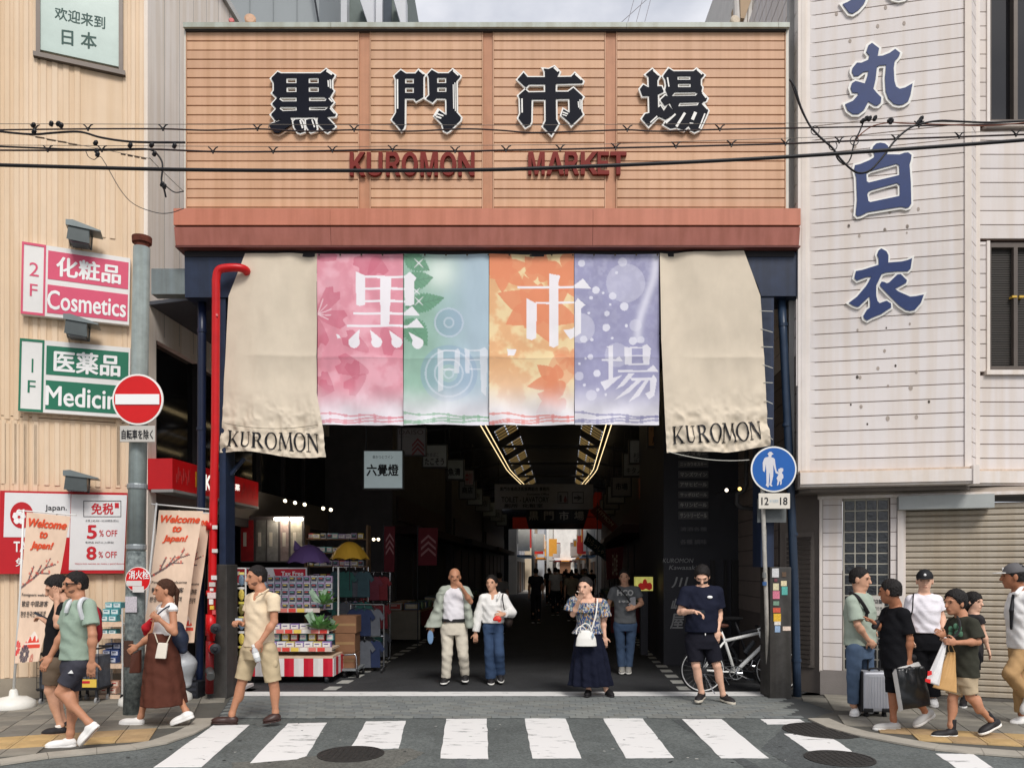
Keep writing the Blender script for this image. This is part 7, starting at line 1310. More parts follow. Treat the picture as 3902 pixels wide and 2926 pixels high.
# 2 man with phone
def ex(E):
    q = E['P']((62,452,.06)); t = bagroot('phone','dark phone held by the man shading his brow','phone',q); T = lambda a,b,c_: Vector((q[0] + a + b * .35 * 0,q[1] + c_,q[2] + b - a * .55)); bevel(Geo().box((-.075,-.006,-.004),(.06,.006,.06),lambda a,b,c_: Vector((q[0] + a,q[1] + b + c_ * .4,q[2] - a * .55 + c_ * .3))).obj('case',M('phone_black',(20,20,22),.3,0),t),.004); Geo().box((-.07,-.009,.002),(.055,-.0065,.055),lambda a,b,c_: Vector((q[0] + a,q[1] + b + c_ * .4,q[2] - a * .55 + c_ * .3))).obj('screen',M('phone_screen',(40,46,54),.15,0),t)
person('man in black T-shirt with phone, hand raised to his brow',Z1,7.85,dict(head=(205,190),nk=(258,325),shA=(240,385,.12),elA=(165,560,.1),wrA=(118,500,.04),shB=(258,380,-.14),elB=(215,525,-.2),wrB=(208,320,-.16),hpA=(190,860,.08),knA=(170,1130,.08),anA=(270,1410,.1),hlA=(320,1440,.1),toA=(255,1490,.1),hpB=(178,860,-.06),knB=(140,1115,-.06),anB=(238,1430,-.02),hlB=(282,1515,-.02),toB=(80,1520,-.04)),
    215,-70,-80,22,'m',('fringe',HAIRB),dict(mat=cloth_m('black',(28,28,30)),hem=800,sleeve=.45,loose=1.1),dict(kind='shorts',mat=cloth_m('khaki_brown',(104,90,76)),waist=780,len=.78,loose=1.16),dict(mat=BSHOE,smat=M('gum_sole',(150,120,90),.7,.1),sock=WHITE,sl=.05),hands=dict(A=((65,462,.05),(0,.2,1),.8,1),B=((200,215,-.14),(.3,1,0),.15,1)),extra=ex)
# 3 woman in brown skirt
def ex(E):
    P = E['P']; t = bagroot('crossbody_bag','small cream crossbody bag hanging over the brown skirt','bag',P((440,890,-.25))); g = [P(p) for p in ((412,735,-.24),(505,740,-.24),(484,893,-.26),(380,888,-.26))]; v = g + [p + A_((0,.03,0)) for p in g]; bevel(Geo().add(v,[(3,2,1,0),(4,5,6,7),(0,1,5,4),(1,2,6,5),(2,3,7,6),(3,0,4,7)]).obj('pouch',M('cream_leather',(226,218,204),.6,.06),t),.008)
    for a,b in (((412,735,-.23),(380,640,-.2)),((500,738,-.23),(535,660,-.2))): Geo().tube([Vector(P(a)),Vector(P(b))],.006,6).obj('chain_strap',M('strap_beige',(206,196,176),.6,.1),t)
    t = bagroot('tote_bag','dark brown tote bag swinging from the walking woman\'s hand','bag',P((180,1035,.1))); g = [P(p) for p in ((150,850,.08),(238,800,.12),(236,1030,.12),(128,1035,.06))]; v = g + [p + A_((0,.05,0)) for p in g]; bevel(Geo().add(v,[(3,2,1,0),(4,5,6,7),(0,1,5,4),(1,2,6,5),(2,3,7,6),(3,0,4,7)]).obj('bag_body',M('brown_leather',(84,46,34),.5,.2),t),.01); Geo().tube(smooth_path([Vector(P(p)) for p in ((152,850,.1),(150,800,.1),(190,790,.1),(228,815,.12))],4),.006,6).obj('handle',M('brown_leather'),t)
    t = bagroot('backpack','navy backpack slung on the back of the woman in brown skirt','backpack',P((630,850,.05))); sdf_obj(Fld(.009,.03).cone(P((600,590,.06)),P((615,700,.08)),.07,.10).cone(P((615,700,.08)),P((655,800,.08)),.10,.05),'bag_body',M('navy_nylon',(38,46,66),.45,.15,bump=.3,bscale=25),t); strap(dict(E,t=t),[(560,360,.02),(520,380,-.18),(470,410,-.2),(400,470,-.2)],.008,M('navy_nylon'),'shoulder_strap'); q = P((322,570,-.05)); sdf_obj(Fld(.008,.02).cone(P((345,515,-.17)),P((300,590,-.12)),.02,.045).cone(P((300,590,-.12)),P((290,650,-.1)),.045,.02),'red_scarf',M('red_cloth',(186,28,40),.7,.2),bagroot('scarf','red cloth hanging from the woman\'s raised hand','scarf',q))
person('woman in white tank top and long brown skirt walking left',Z2p,8.3,dict(head=(478,228),nk=(515,352),shA=(450,405,.13),elA=(325,690,.14),wrA=(215,768,.1),shB=(555,410,-.13),elB=(572,635,-.18),wrB=(440,520,-.22),hpA=(420,760,.08),knA=(330,1080,.08),anA=(248,1450,.04),hlA=(270,1548,.04),toA=(48,1530,.02),hpB=(450,760,-.07),knB=(515,1080,-.02),anB=(684,1395,-.03),hlB=(760,1465,-.05),toB=(552,1540,-.08)),
    212,-75,-84,3,'t',('pony',HAIRN),dict(mat=cloth_m('white_rib',(236,234,232),var=.05),hem=660,sleeve=.05,loose=1.06,neck=0,cutoff=.9,wr=.5,name='tank_top'),dict(kind='skirt',mat=cloth_m('brown_linen',(88,52,42)),waist=640,top=(335,545,640),mid=(312,605,860),hem=(270,678,1330),depth=(.155,.28),flut=.006),dict(mat=WSHOE,smat=WSHOE,sole=.03,high=.25),hands=dict(A=((140,815,.08),(.2,-1,.3),.8,1),B=((385,482,-.24),(0,-1,0),.9,-1)),extra=ex,w=.9)
# 4 man in beige polo
def ex(E):
    P = E['P']; q = P((490,985,-.3)); t = bagroot('water_bottle','clear plastic bottle held low by the man in beige','bottle',q); a,b = A_(P((505,990,-.28))),A_(P((455,835,-.3))); ax_ = vnorm(b - a); L_ = np.linalg.norm(b - a); Geo().lathe(a,[(.03,0),(.033,.02),(.033,L_ * .6),(.03,L_ * .7),(.013,L_ * .88),(.013,L_ * .93)],14,ax=ax_).obj('bottle_body',M('clear_plastic',(226,230,232),.15,0,trans=.35),t,True); Geo().lathe(b - ax_ * .02,[(.016,0),(.016,.025)],12,ax=ax_).obj('bottle_cap',WHITE,t); Geo().lathe(a + ax_ * .05,[(.0338,0),(.0338,.05)],14,ax=ax_).obj('bottle_label',PRINTW,t)
    q = P((318,600,-.05)); t = bagroot('phone','pale phone in the far hand of the man in beige','phone',q); bevel(Geo().box((-.035,-.01,-.02),(.04,.05,.02),lambda a,b,c_: Vector((q[0] + a,q[1] + b,q[2] + c_))).obj('case',M('phone_pale',(190,200,204),.3,.1),t),.006); Geo().box((-.03,.0,.0205),(.035,.045,.023),lambda a,b,c_: Vector((q[0] + a,q[1] + b,q[2] + c_))).obj('screen',M('phone_screen'),t)
    c1 = P((600,345,-.2)); sdf_obj(Fld(.007,.012).cone(P((482,385,-.17)),P((548,345,-.2)),.008,.010).cone(P((548,345,-.2)),P((600,310,-.08)),.010,.012),'polo_collar',cloth_m('cream_polo',(228,208,178)),E['t'])
    sdf_obj(Fld(.008,.01).ell(P((645,1010,-.11)),(.05,.025,.055)),'cargo_pocket',cloth_m('beige_twill',(190,172,140)),E['t'])
person('man in cream polo shirt and beige shorts walking left',Z3p,8.38,dict(head=(488,196),nk=(528,330),shA=(440,405,.15),elA=(395,610,.16),wrA=(358,640,-.02),shB=(650,405,-.13),elB=(655,615,-.16),wrB=(530,800,-.24),hpA=(430,880,.07),knA=(355,1180,.04),anA=(258,1480,.02),hlA=(305,1580,.02),toA=(72,1570,-.02),hpB=(595,880,-.06),knB=(650,1200,-.05),anB=(668,1465,-.03),hlB=(712,1545,-.03),toB=(562,1572,-.1)),
    215,-42,-66,3,'t',('short',HAIRB),dict(mat=cloth_m('cream_polo'),hem=848,sleeve=.55,loose=1.1,cuff=1.06,vneck=.09),dict(kind='shorts',mat=cloth_m('beige_twill'),waist=820,len=.92,loose=1.2,cuff=1.1,wr=1.4),dict(mat=BRSHOE,smat=BRSHOE,sole=.014,high=0,k=.95),hands=dict(A=((320,618,-.08),(0,0,1),.9,-1),B=((482,870,-.28),(.6,-1,0),.7,-1)),beard=True,extra=ex,w=1.08)
# 5 older man
def ex(E):
    P = E['P']; glasses(E,M('thin_frame',(40,36,36),.3,0,trans=.0)) if 0 else None; m_ = cloth_m('grey_green_stripe',(164,170,158),scale=4)
    O = Fld(.009,.02); yw = E['yw']
    for (sx,pts) in ((-1,[(255,420,-.02,.05),(240,560,-.02,.06),(205,700,-.02,.09),(165,840,-.02,.13)]),(1,[(580,420,-.02,.05),(585,560,-.02,.055),(600,700,-.02,.06),(610,850,-.02,.06)])):
        L_ = [(*P(p[:3]),p[3] * 1.05,.13) for p in pts]; O.loft(L_,yw,wr=.01)
    j = E['j']; 
    for e,ln in (('A',.95),('B',.75)): O.cone(E['nk'] * .45 + j['sh' + e] * .55,j['sh' + e],.07,.075,k=.03); O.cone(j['sh' + e],j['sh' + e] + (j['el' + e] - j['sh' + e]) * ln,.078,.072,k=.02,cut=True,wr=.006)
    O.loft([(*P((420,800,.09)),.2,.06),(*P((425,560,.09)),.2,.07),(*P((430,380,.06)),.18,.07)],yw,wr=.006); O.ell(P((420,560,-.14)),(.13,.13,.36),k=0,op='sub'); o = sdf_obj(O,'open_overshirt',m_,E['t'])
    sdf_obj(Fld(.008,.01).loft([(*(E['hm'] + E['ax'] * .155),.186,.155),(*(E['hm'] + E['ax'] * .235),.186,.158)],yw),'belt',BSHOE,E['t']); q = P((130,965,-.1)); t = bagroot('hand_fan','pale blue paper fan hanging from the older man\'s hand','fan',q); sdf_obj(Fld(.006,.0).ell(q,(.045,.012,.105)),'fan_leaf',M('fan_blue',(110,140,172),.7,.1),t); Geo().tube([Vector(q + A_((0.012,0,.09))),Vector(q + A_((.025,0,.16)))],.008,6).obj('fan_handle',M('fan_wood',(190,170,130),.6,.1),t)
person('older bald man in open grey shirt over white tee, hand at mouth',Z4p,11.3,dict(head=(432,218),nk=(430,350),shA=(300,400),elA=(215,610,.05),wrA=(160,830,.0),shB=(562,400),elB=(625,525,-.1),wrB=(515,345,-.28),hpA=(340,850),knA=(338,1180,-.06),anA=(322,1475,-.02),hlA=(338,1512,.06),toA=(285,1552,-.2),hpB=(505,850),knB=(538,1190,-.04),anB=(562,1440,.1),hlB=(565,1475,.14),toB=(560,1525,-.1)),
    212,3,2,6,'t',('bald',HAIRB),dict(mat=cloth_m('white_tee',(226,222,226),var=.05),hem=770,sleeve=.3,loose=1.08,wr=1),dict(kind='trousers',mat=cloth_m('cream_chino',(206,198,182)),waist=770,len=1.97,loose=1.22,wr=1.4),dict(mat=BSHOE,smat=WHITE),hands=dict(A=((135,900,0),(0,-1,0),.5,1),B=((450,280,-.3),(.2,.9,0),.3,1)),extra=ex,w=1.08,belly=1.28,vox=.009)
# 6 woman in white blouse
def ex(E):
    P = E['P']; t = bagroot('snack_packet','red packet in the hand of the woman in white blouse','packet',P((955,770,-.26))); sdf_obj(Fld(.006,.01).cone(P((925,745,-.27)),P((990,745,-.27)),.024,.028).ell(P((960,725,-.27)),(.05,.02,.03)),'wrapper',M('red_packet',(214,52,40),.4,.15,bump=.5,bscale=40),t); Geo().box((-.02,-.004,-.01),(.02,.004,.012),lambda a,b,c_: Vector(P((985,770,-.285))) + Vector((a,b,c_))).obj('torn_flap',M('red_packet'),t)
    t = bagroot('shoulder_bag','dark shoulder bag behind the woman in white blouse','bag',P((1090,830,.05))); sdf_obj(Fld(.009,.02).ell(P((1095,770,.06)),(.07,.12,.09)),'bag_body',M('dark_brown_bag',(48,38,34),.6,.15),t); strap(dict(E,t=t),[(1030,430,-.05),(1022,480,-.14),(1035,560,-.16),(1050,640,-.12),(1080,720,.0)],.009,BSHOE,'shoulder_strap')
    sdf_obj(Fld(.007,.012).cone(P((985,415,-.1)),P((960,490,-.14)),.018,.012),'blouse_collar',cloth_m('white_blouse',(232,230,226),var=.05),E['t'])
person('woman in loose white blouse and blue jeans walking out',Z4p,11.3,dict(head=(888,300),nk=(908,430),shA=(785,480),elA=(722,690,.02),wrA=(690,915,0),shB=(1042,475),elB=(1140,665,.0),wrB=(1040,680,-.2),hpA=(852,830),knA=(862,1180,-.04),anA=(880,1480,.0),hlA=(885,1515,.06),toA=(882,1558,-.15),hpB=(965,830),knB=(985,1180,-.1),anB=(992,1420,.05),hlB=(985,1440,.1),toB=(1008,1530,-.1)),
    195,-8,-18,-2,'m',('side',HAIRB),dict(mat=cloth_m('white_blouse'),hem=790,sleeve=1.92,loose=1.3,cuff=1.15,wr=1.6,name='blouse',flare=.95,vneck=.08),dict(kind='trousers',mat=cloth_m('blue_denim',(58,76,104),var=.3,scale=3),waist=760,len=1.98,loose=1.22,cuff=1.25),dict(mat=BSHOE,smat=WHITE),hands=dict(A=((690,975,0),(0,-1,0),.4,1),B=((965,690,-.26),(0,-1,.3),.7,1)),extra=ex,w=.92,vox=.009)
# 7 woman with white handbag
def pattern_mat():
    m = bpy.data.materials.new('patterned_cotton'); m.use_nodes = True; nt = m.node_tree; N = nt.nodes; L = nt.links; b = N['Principled BSDF']; tc = N.new('ShaderNodeTexCoord'); mp = N.new('ShaderNodeMapping'); mp.inputs['Scale'].default_value = (75,75,34); v = N.new('ShaderNodeTexVoronoi'); v.inputs['Scale'].default_value = 1; r = N.new('ShaderNodeValToRGB'); r.color_ramp.interpolation = 'CONSTANT'; e = r.color_ramp.elements; e[0].color = (*lin((52,70,112)),1); e[1].position = .28; e[1].color = (*lin((166,164,158)),1)
    for p,c in ((.45,(160,122,76)),(.58,(62,82,124)),(.72,(84,110,106)),(.86,(172,172,172))): q = e.new(p); q.color = (*lin(c),1)
    s = N.new('ShaderNodeSeparateColor'); L.new(tc.outputs['Object'],mp.inputs[0]); L.new(mp.outputs[0],v.inputs[0]); L.new(v.outputs['Color'],s.inputs[0]); L.new(s.outputs[0],r.inputs[0]); L.new(r.outputs[0],b.inputs['Base Color']); b.inputs['Roughness'].default_value = .85; return m
PAT = pattern_mat()
def ex(E):
    P = E['P']; j = E['j']; yw = E['yw']; O = Fld(.0085,.02); O.loft([(*P((330,570,-.02)),.205,.165),(*P((335,510,-.02)),.185,.15),(*P((340,455,-.02)),.165,.125)],yw,wr=.012,flut=.012)
    for e,a,b in (('A',(165,445,-.03),(140,560,-.04)),('B',(520,475,0),(540,625,0))): O.cone(P(a),P(b),.07,.10,k=.02,cut=True,wr=.014)
    o = sdf_obj(O,'ruffle',PAT,E['t']); sdf_obj(Fld(.0085,.01).loft([(*P((335,825,0)),.20,.17),(*P((345,745,0)),.155,.13)],yw,flut=.014,wr=.006),'peplum',PAT,E['t'])
    t = bagroot('handbag','white leather handbag on a long strap against navy skirt','handbag',P((320,985,-.26))); W_ = M('white_leather',(228,226,220),.45,.05); B_ = Fld(.007,.02); B_.loft([(*P((325,975,-.24)),.138,.055),(*P((325,880,-.24)),.125,.05),(*P((320,800,-.24)),.085,.03),(*P((320,785,-.24)),.07,.02)],0,k=0); sdf_obj(B_,'bag_body',W_,t)
    for pts in ([(262,800,-.27),(258,750,-.27),(300,708,-.27),(350,715,-.27),(378,760,-.27),(385,790,-.27)],[(205,830,-.22),(220,770,-.2),(265,735,-.2),(310,760,-.2),(325,790,-.22)]): Geo().tube(smooth_path([Vector(P(p)) for p in pts],4),.008,7).obj('handle',W_,t)
    strap(dict(E,t=t),[(462,410,-.08),(452,500,-.19),(440,600,-.22),(410,710,-.24),(380,800,-.25)],.010,W_,'shoulder_strap'); sdf_obj(Fld(.006,0).ell(P((405,850,-.3)),(.016,.01,.035)),'charm',M('charm_blue',(150,170,190),.5,.1),t); strap(E,[(438,400,-.02),(436,430,-.1),(438,465,-.13)],.006,M('dark_red_strap',(80,20,28),.7,0),'shoulder_tie'); q = P((245,330,-.3)); t = bagroot('snack_stick','small pale snack at the woman\'s lips','snack',q); sdf_obj(Fld(.004,.004).cone(P((215,322,-.3)),P((258,335,-.28)),.007,.006),'snack',M('snack_pale',(226,206,190),.6,.1),t); sdf_obj(Fld(.004,.004).cone(P((258,335,-.28)),P((272,339,-.275)),.004,.004),'stick',M('fan_wood'),t)
person('woman in off shoulder patterned top and long navy skirt',Z5p,10.2,dict(head=(312,275),nk=(345,415),shA=(205,445),elA=(165,595,-.06),wrA=(243,425,-.22),shB=(490,450),elB=(525,660,.02),wrB=(545,860,-.02),hpA=(290,850),knA=(310,1150,-.02),anA=(355,1500,0),hlA=(360,1545,.06),toA=(330,1585,-.14),hpB=(430,850),knB=(480,1150,-.02),anB=(565,1500,0),hlB=(565,1545,.05),toB=(640,1585,-.12)),
    235,-10,-24,2,'l',('bun',HAIRB),dict(mat=PAT,hem=790,sleeve=0,loose=1.1,neck=0,cutoff=.84,name='top'),dict(kind='skirt',mat=cloth_m('navy_skirt',(24,27,42)),waist=790,top=(205,500,780),mid=(170,570,1050),hem=(122,632,1440),depth=(.13,.22),flut=.02),dict(mat=M('black_sandal',(26,24,26),.7,.1),smat=BSHOE,sole=.02,high=0,k=.9),hands=dict(A=((268,345,-.26),(0,1,0),.5,1),B=((550,945,-.02),(0,-1,0),.35,-1)),extra=ex,w=1.12,belly=1.12)
# 8 man in HCO tee
def ex(E):
    P = E['P']; t = bagroot('white_pouch','pale folder pressed to his side by the man in grey tee','folder',P((870,540,-.2))); g = [P(p) for p in ((848,395,-.2),(915,385,-.18),(920,520,-.18),(830,535,-.2))]; v = g + [p + A_((0,.02,0)) for p in g]; bevel(Geo().add(v,[(3,2,1,0),(4,5,6,7),(0,1,5,4),(1,2,6,5),(2,3,7,6),(3,0,4,7)]).obj('folder',M('grey_folder',(150,150,154),.5,.1),t),.006); strap(E,[(680,245,-.1),(740,310,-.17),(800,380,-.19),(850,450,-.2)],.014,BSHOE,'sling_strap')
    Wl = Wall((0,12.4 - .185),(1,0)); z = E['z']
    for s,b in (('HCO',(695,300,890,375)),('1936',(715,428,890,456))): text('shirt_print',s,[Wl.px(*z(*p),0) for p in rect(*b)],lambda a,b_,c_: Vector((a,12.4 - .185 + .25 * (a - E['nk'][0]) ** 2 * 4,b_)),0,M('tee_print',(170,170,168),.8,0),E['t'],bold=.05)
person('man in grey lettered tee and jeans standing inside the arcade',Z5p,12.4,dict(head=(780,150),nk=(785,255),shA=(655,315),elA=(590,480,.1),wrA=(560,640,.12),shB=(925,310),elB=(985,465,.0),wrB=(905,510,-.2),hpA=(715,720),knA=(735,980),anA=(745,1225),hlA=(750,1258,.06),toA=(748,1308,-.14),hpB=(865,720),knB=(850,980),anB=(830,1225),hlB=(828,1258,.06),toB=(828,1308,-.14)),
    175,0,-4,4,'m',('side',HAIRB),dict(mat=cloth_m('grey_marl',(104,106,108)),hem=700,sleeve=.55,loose=1.14,cuff=1.1),dict(kind='trousers',mat=cloth_m('mid_denim',(70,88,114),var=.3,scale=3),waist=690,len=1.97,loose=1.12),dict(mat=M('pale_shoe',(150,148,142),.6,.1),smat=WHITE),hands=dict(B=((855,520,-.22),(0,-1,.2),.7,1)),extra=ex,w=1.06,vox=.009)
# 9 man in black looking at phone
def ex(E):
    P = E['P']; sdf_obj(Fld(.006,.01).ell(E['X'](0,.15,-.22),(.275 * E['h'],.28 * E['h'],.24 * E['h']),E['R']).half(E['X'](0,0,-.05),E['up']),'face_mask',M('black_mask',(22,22,26),.8,.1),E['t'])
    q = P((395,552,-.3)); t = bagroot('phone','black phone in the hand of the masked man','phone',q); bevel(Geo().box((-.07,-.03,-.012),(.035,.03,.0),lambda a,b,c_: Vector((q[0] + a,q[1] + b,q[2] + c_ + b * .6))).obj('case',M('phone_black'),t),.004); Geo().box((-.065,-.027,.0005),(.03,.027,.0025),lambda a,b,c_: Vector((q[0] + a,q[1] + b,q[2] + c_ + b * .6))).obj('screen',M('phone_screen'),t); sdf_obj(Fld(.005,.005).ell(P((480,392,-.15)),(.035,.02,.02)),'chest_logo',PRINTW,E['t']); sdf_obj(Fld(.004,0).ell(P((430,805,-.16)),(.007,.006,.018)),'drawstring_tip',PRINTW,E['t']); sdf_obj(Fld(.006,.0).cone(P((552,752,-.06)),P((590,762,-.06)),.03,.03),'wristwatch',BSHOE,E['t'])
person('man in black tee, shorts and mask looking down at his phone',Z6p,9.7,dict(head=(395,160),nk=(398,265),shA=(215,335),elA=(150,555,-.02),wrA=(300,550,-.26),shB=(560,335),elB=(588,575,.04),wrB=(568,755,-.08),hpA=(300,870),knA=(325,1150,-.06),anA=(388,1445,0),hlA=(400,1500,.1),toA=(345,1562,-.16),hpB=(470,870),knB=(558,1150,-.06),anB=(625,1465,0),hlB=(605,1530,.08),toB=(745,1582,-.14)),
    225,0,-2,30,'l',('fringe',HAIRB),dict(mat=cloth_m('black_navy',(30,33,48)),hem=775,sleeve=.72,loose=1.24,cuff=1.15),dict(kind='shorts',mat=cloth_m('black_fleece',(28,28,36)),waist=760,len=.86,loose=1.28,cuff=1.1),dict(mat=BSHOE,smat=M('chunky_sole',(206,198,182),.7,.1),sole=.034,sock=WHITE,sl=.05),hands=dict(A=((360,565,-.3),(0,.3,1),.6,1),B=((560,850,-.1),(0,-1,0),.4,-1)),extra=ex,w=1.12,mouth=False)
# 10 man in pale green tee with suitcase
def ex(E):
    strap(E,[(100,315,.02),(160,345,-.17),(215,415,-.19),(265,500,-.16)],.02,BSHOE,'sling_strap'); sdf_obj(Fld(.008,.015).cone(E['P']((235,470,-.13)),E['P']((240,560,-.13)),.035,.03),'sling_pouch',BSHOE,E['t'])
person('man in pale green tee and jeans facing right beside a suitcase',Z7p,8.9,dict(head=(190,185),nk=(185,305),shA=(115,395,-.13),elA=(165,610,-.2),wrA=(265,750,-.18),shB=(250,380,.16),elB=(275,560,.12),wrB=(295,640,.0),hpA=(140,840,-.08),knA=(125,1100,-.08),anA=(125,1350,-.06),hlA=(165,1432,.04),toA=(125,1462,-.18),hpB=(235,840,.09),knB=(262,1090,.09),anB=(250,1350,.1),hlB=(220,1430,.12),toB=(300,1440,.05)),
    208,45,74,6,'m',('short',HAIRB),dict(mat=cloth_m('pale_green',(162,174,160)),hem=797,sleeve=.82,loose=1.26,cuff=1.18),dict(kind='trousers',mat=cloth_m('faded_denim',(84,102,126),var=.35,scale=3),waist=780,len=1.95,loose=1.12),dict(mat=WSHOE,smat=WSHOE),hands=dict(A=((318,805,-.17),(0,-1,-.2),.9,1),B=((300,700,-.02),(0,-1,0),.5,-1)),extra=ex,w=1.05)
# 11 man in black tee carrying a black bag
def ex(E):
    P = E['P']; sdf_obj(Fld(.006,0).cone(P((618,908,-.12)),P((680,915,-.12)),.036,.036),'wristwatch',BSHOE,E['t']); sdf_obj(Fld(.006,0).cone(P((325,625,.02)),P((345,590,.02)),.033,.033),'bracelet',BSHOE,E['t'])
    t = bagroot('shopping_bag','large black glossy shopping bag with pale side carried low','bag',P((690,1400,-.2))); g = [P(p) for p in ((520,1025,-.28),(780,995,-.2),(850,1355,-.2),(585,1400,-.28))]; nu,nv = 26,30; V = []; 
    for i in range(nu):
        for k in range(nv):
            a,b = i / (nu - 1),k / (nv - 1); p = (g[0] * (1 - a) + g[1] * a) * (1 - b) + (g[3] * (1 - a) + g[2] * a) * b; V.append(p + A_((0,-.035 * math.sin(math.pi * a) * math.sin(math.pi * min(1,b * .9 + .1)) + .012 * math.sin(a * 17 + b * 4) * (1 - b) ** 2 + .008 * math.sin(a * 6 - b * 11),0)))
    m = nu * nv; V2_ = [p + A_((0,.07 + 2 * (.0) ,0)) for p in V]; I = lambda i,k: i * nv + k; Fq = [(I(i,k),I(i,k + 1),I(i + 1,k + 1),I(i + 1,k)) for i in range(nu - 1) for k in range(nv - 1)]; Fq2 = [tuple(x + m for x in q[::-1]) for q in Fq]; ed = [I(i,0) for i in range(nu)] + [I(nu - 1,k) for k in range(1,nv)] + [I(i,nv - 1) for i in range(nu - 2,-1,-1)] + [I(0,k) for k in range(nv - 2,0,-1)]; Fq3 = [(ed[q],ed[(q + 1) % len(ed)],ed[(q + 1) % len(ed)] + m,ed[q] + m) for q in range(len(ed))]
    o = mesh_obj('bag_body',V + V2_,Fq + Fq2 + Fq3,M('black_plastic_bag',(30,32,34),.28,.15,spec=.5,bump=.5,bscale=12),t,True)
    for pl,n_ in (([(500,1060,-.24),(525,1020,-.29),(590,1400,-.29),(560,1412,-.24)],'pale_side'),([(520,1020,-.21),(735,955,-.16),(760,995,-.16),(525,1035,-.21)],'inner_bag_rim')): g_ = [P(p) for p in pl]; v = g_ + [p + A_((0,.025,0)) for p in g_]; Geo().add(v,[(3,2,1,0),(4,5,6,7),(0,1,5,4),(1,2,6,5),(2,3,7,6),(3,0,4,7)]).obj(n_,M('white_bag_paper',(222,220,216),.6,.06),t)
    Geo().tube(smooth_path([Vector(P(p)) for p in ((615,1060,-.27),(625,1020,-.24),(650,1000,-.2),(672,1020,-.22),(680,1050,-.25))],4),.01,6).obj('handle',M('black_plastic_bag'),t)
person('stocky man in black tee and shorts carrying a black bag',Z7p,8.09,dict(head=(468,300),nk=(520,445),shA=(445,500,.16),elA=(385,640,.08),wrA=(335,605,.02),shB=(595,515,-.14),elB=(650,740,-.16),wrB=(645,925,-.15),hpA=(500,1010,.07),knA=(492,1240,.05),anA=(498,1480,.02),hlA=(552,1588,.02),toA=(322,1588,-.02),hpB=(560,1010,-.07),knB=(690,1230,-.03),anB=(800,1430,.0),hlB=(875,1450,.02),toB=(705,1558,-.04)),
    220,-70,-112,4,'d',('short',HAIRB),dict(mat=cloth_m('jet_black',(24,24,27)),hem=1015,sleeve=.8,loose=1.16,cuff=1.1),dict(kind='shorts',mat=cloth_m('jet_black'),waist=980,len=1.0,loose=1.12),dict(mat=M('grey_runner',(190,188,184),.6,.1),smat=WSHOE,sole=.03,high=.3),hands=dict(A=((282,560,.0),(.3,-.2,1),.2,1),B=((645,1010,-.16),(.3,-1,0),.8,-1)),extra=ex,w=1.08,belly=1.25)
# 12 woman in cap
def ex(E):
    cap(E,M('cap_black',(24,24,28),.7,.1),M('cap_black'),PRINTW); strap(E,[(-45,335,-.05),(-50,400,-.16),(-55,480,-.16),(-80,560,-.1)],.008,BSHOE,'bag_strap'); Geo().add(*uvs(E['X'](0,.37,-.24),(.09 * E['h'],.02 * E['h'],.022 * E['h']),E['R'])).obj('smile',PRINTW,E['t'])
person('smiling woman in black cap, white tee and black trousers',Z8p,9.42,dict(head=(55,215),nk=(48,330),shA=(-65,390),elA=(-95,560,.04),wrA=(-70,690,-.05),shB=(160,390),elB=(210,540,.0),wrB=(218,640,-.12),hpA=(0,760),knA=(5,1020),anA=(10,1265),hlA=(10,1300,.06),toA=(0,1340,-.14),hpB=(105,760),knB=(110,1020),anB=(125,1265),hlB=(120,1300,.06),toB=(145,1342,-.12)),
    190,2,2,4,'l',('cap',HAIRB),dict(mat=cloth_m('white_cotton',(232,228,234),var=.05),hem=675,sleeve=.6,loose=1.16,cuff=1.1,wr=1.3),dict(kind='trousers',mat=cloth_m('jet_black'),waist=660,len=1.9,loose=1.3,cuff=1.3),dict(mat=WSHOE,smat=WSHOE),hands=dict(B=((222,705,-.14),(0,-1,0),.5,-1)),extra=ex,w=1.08)
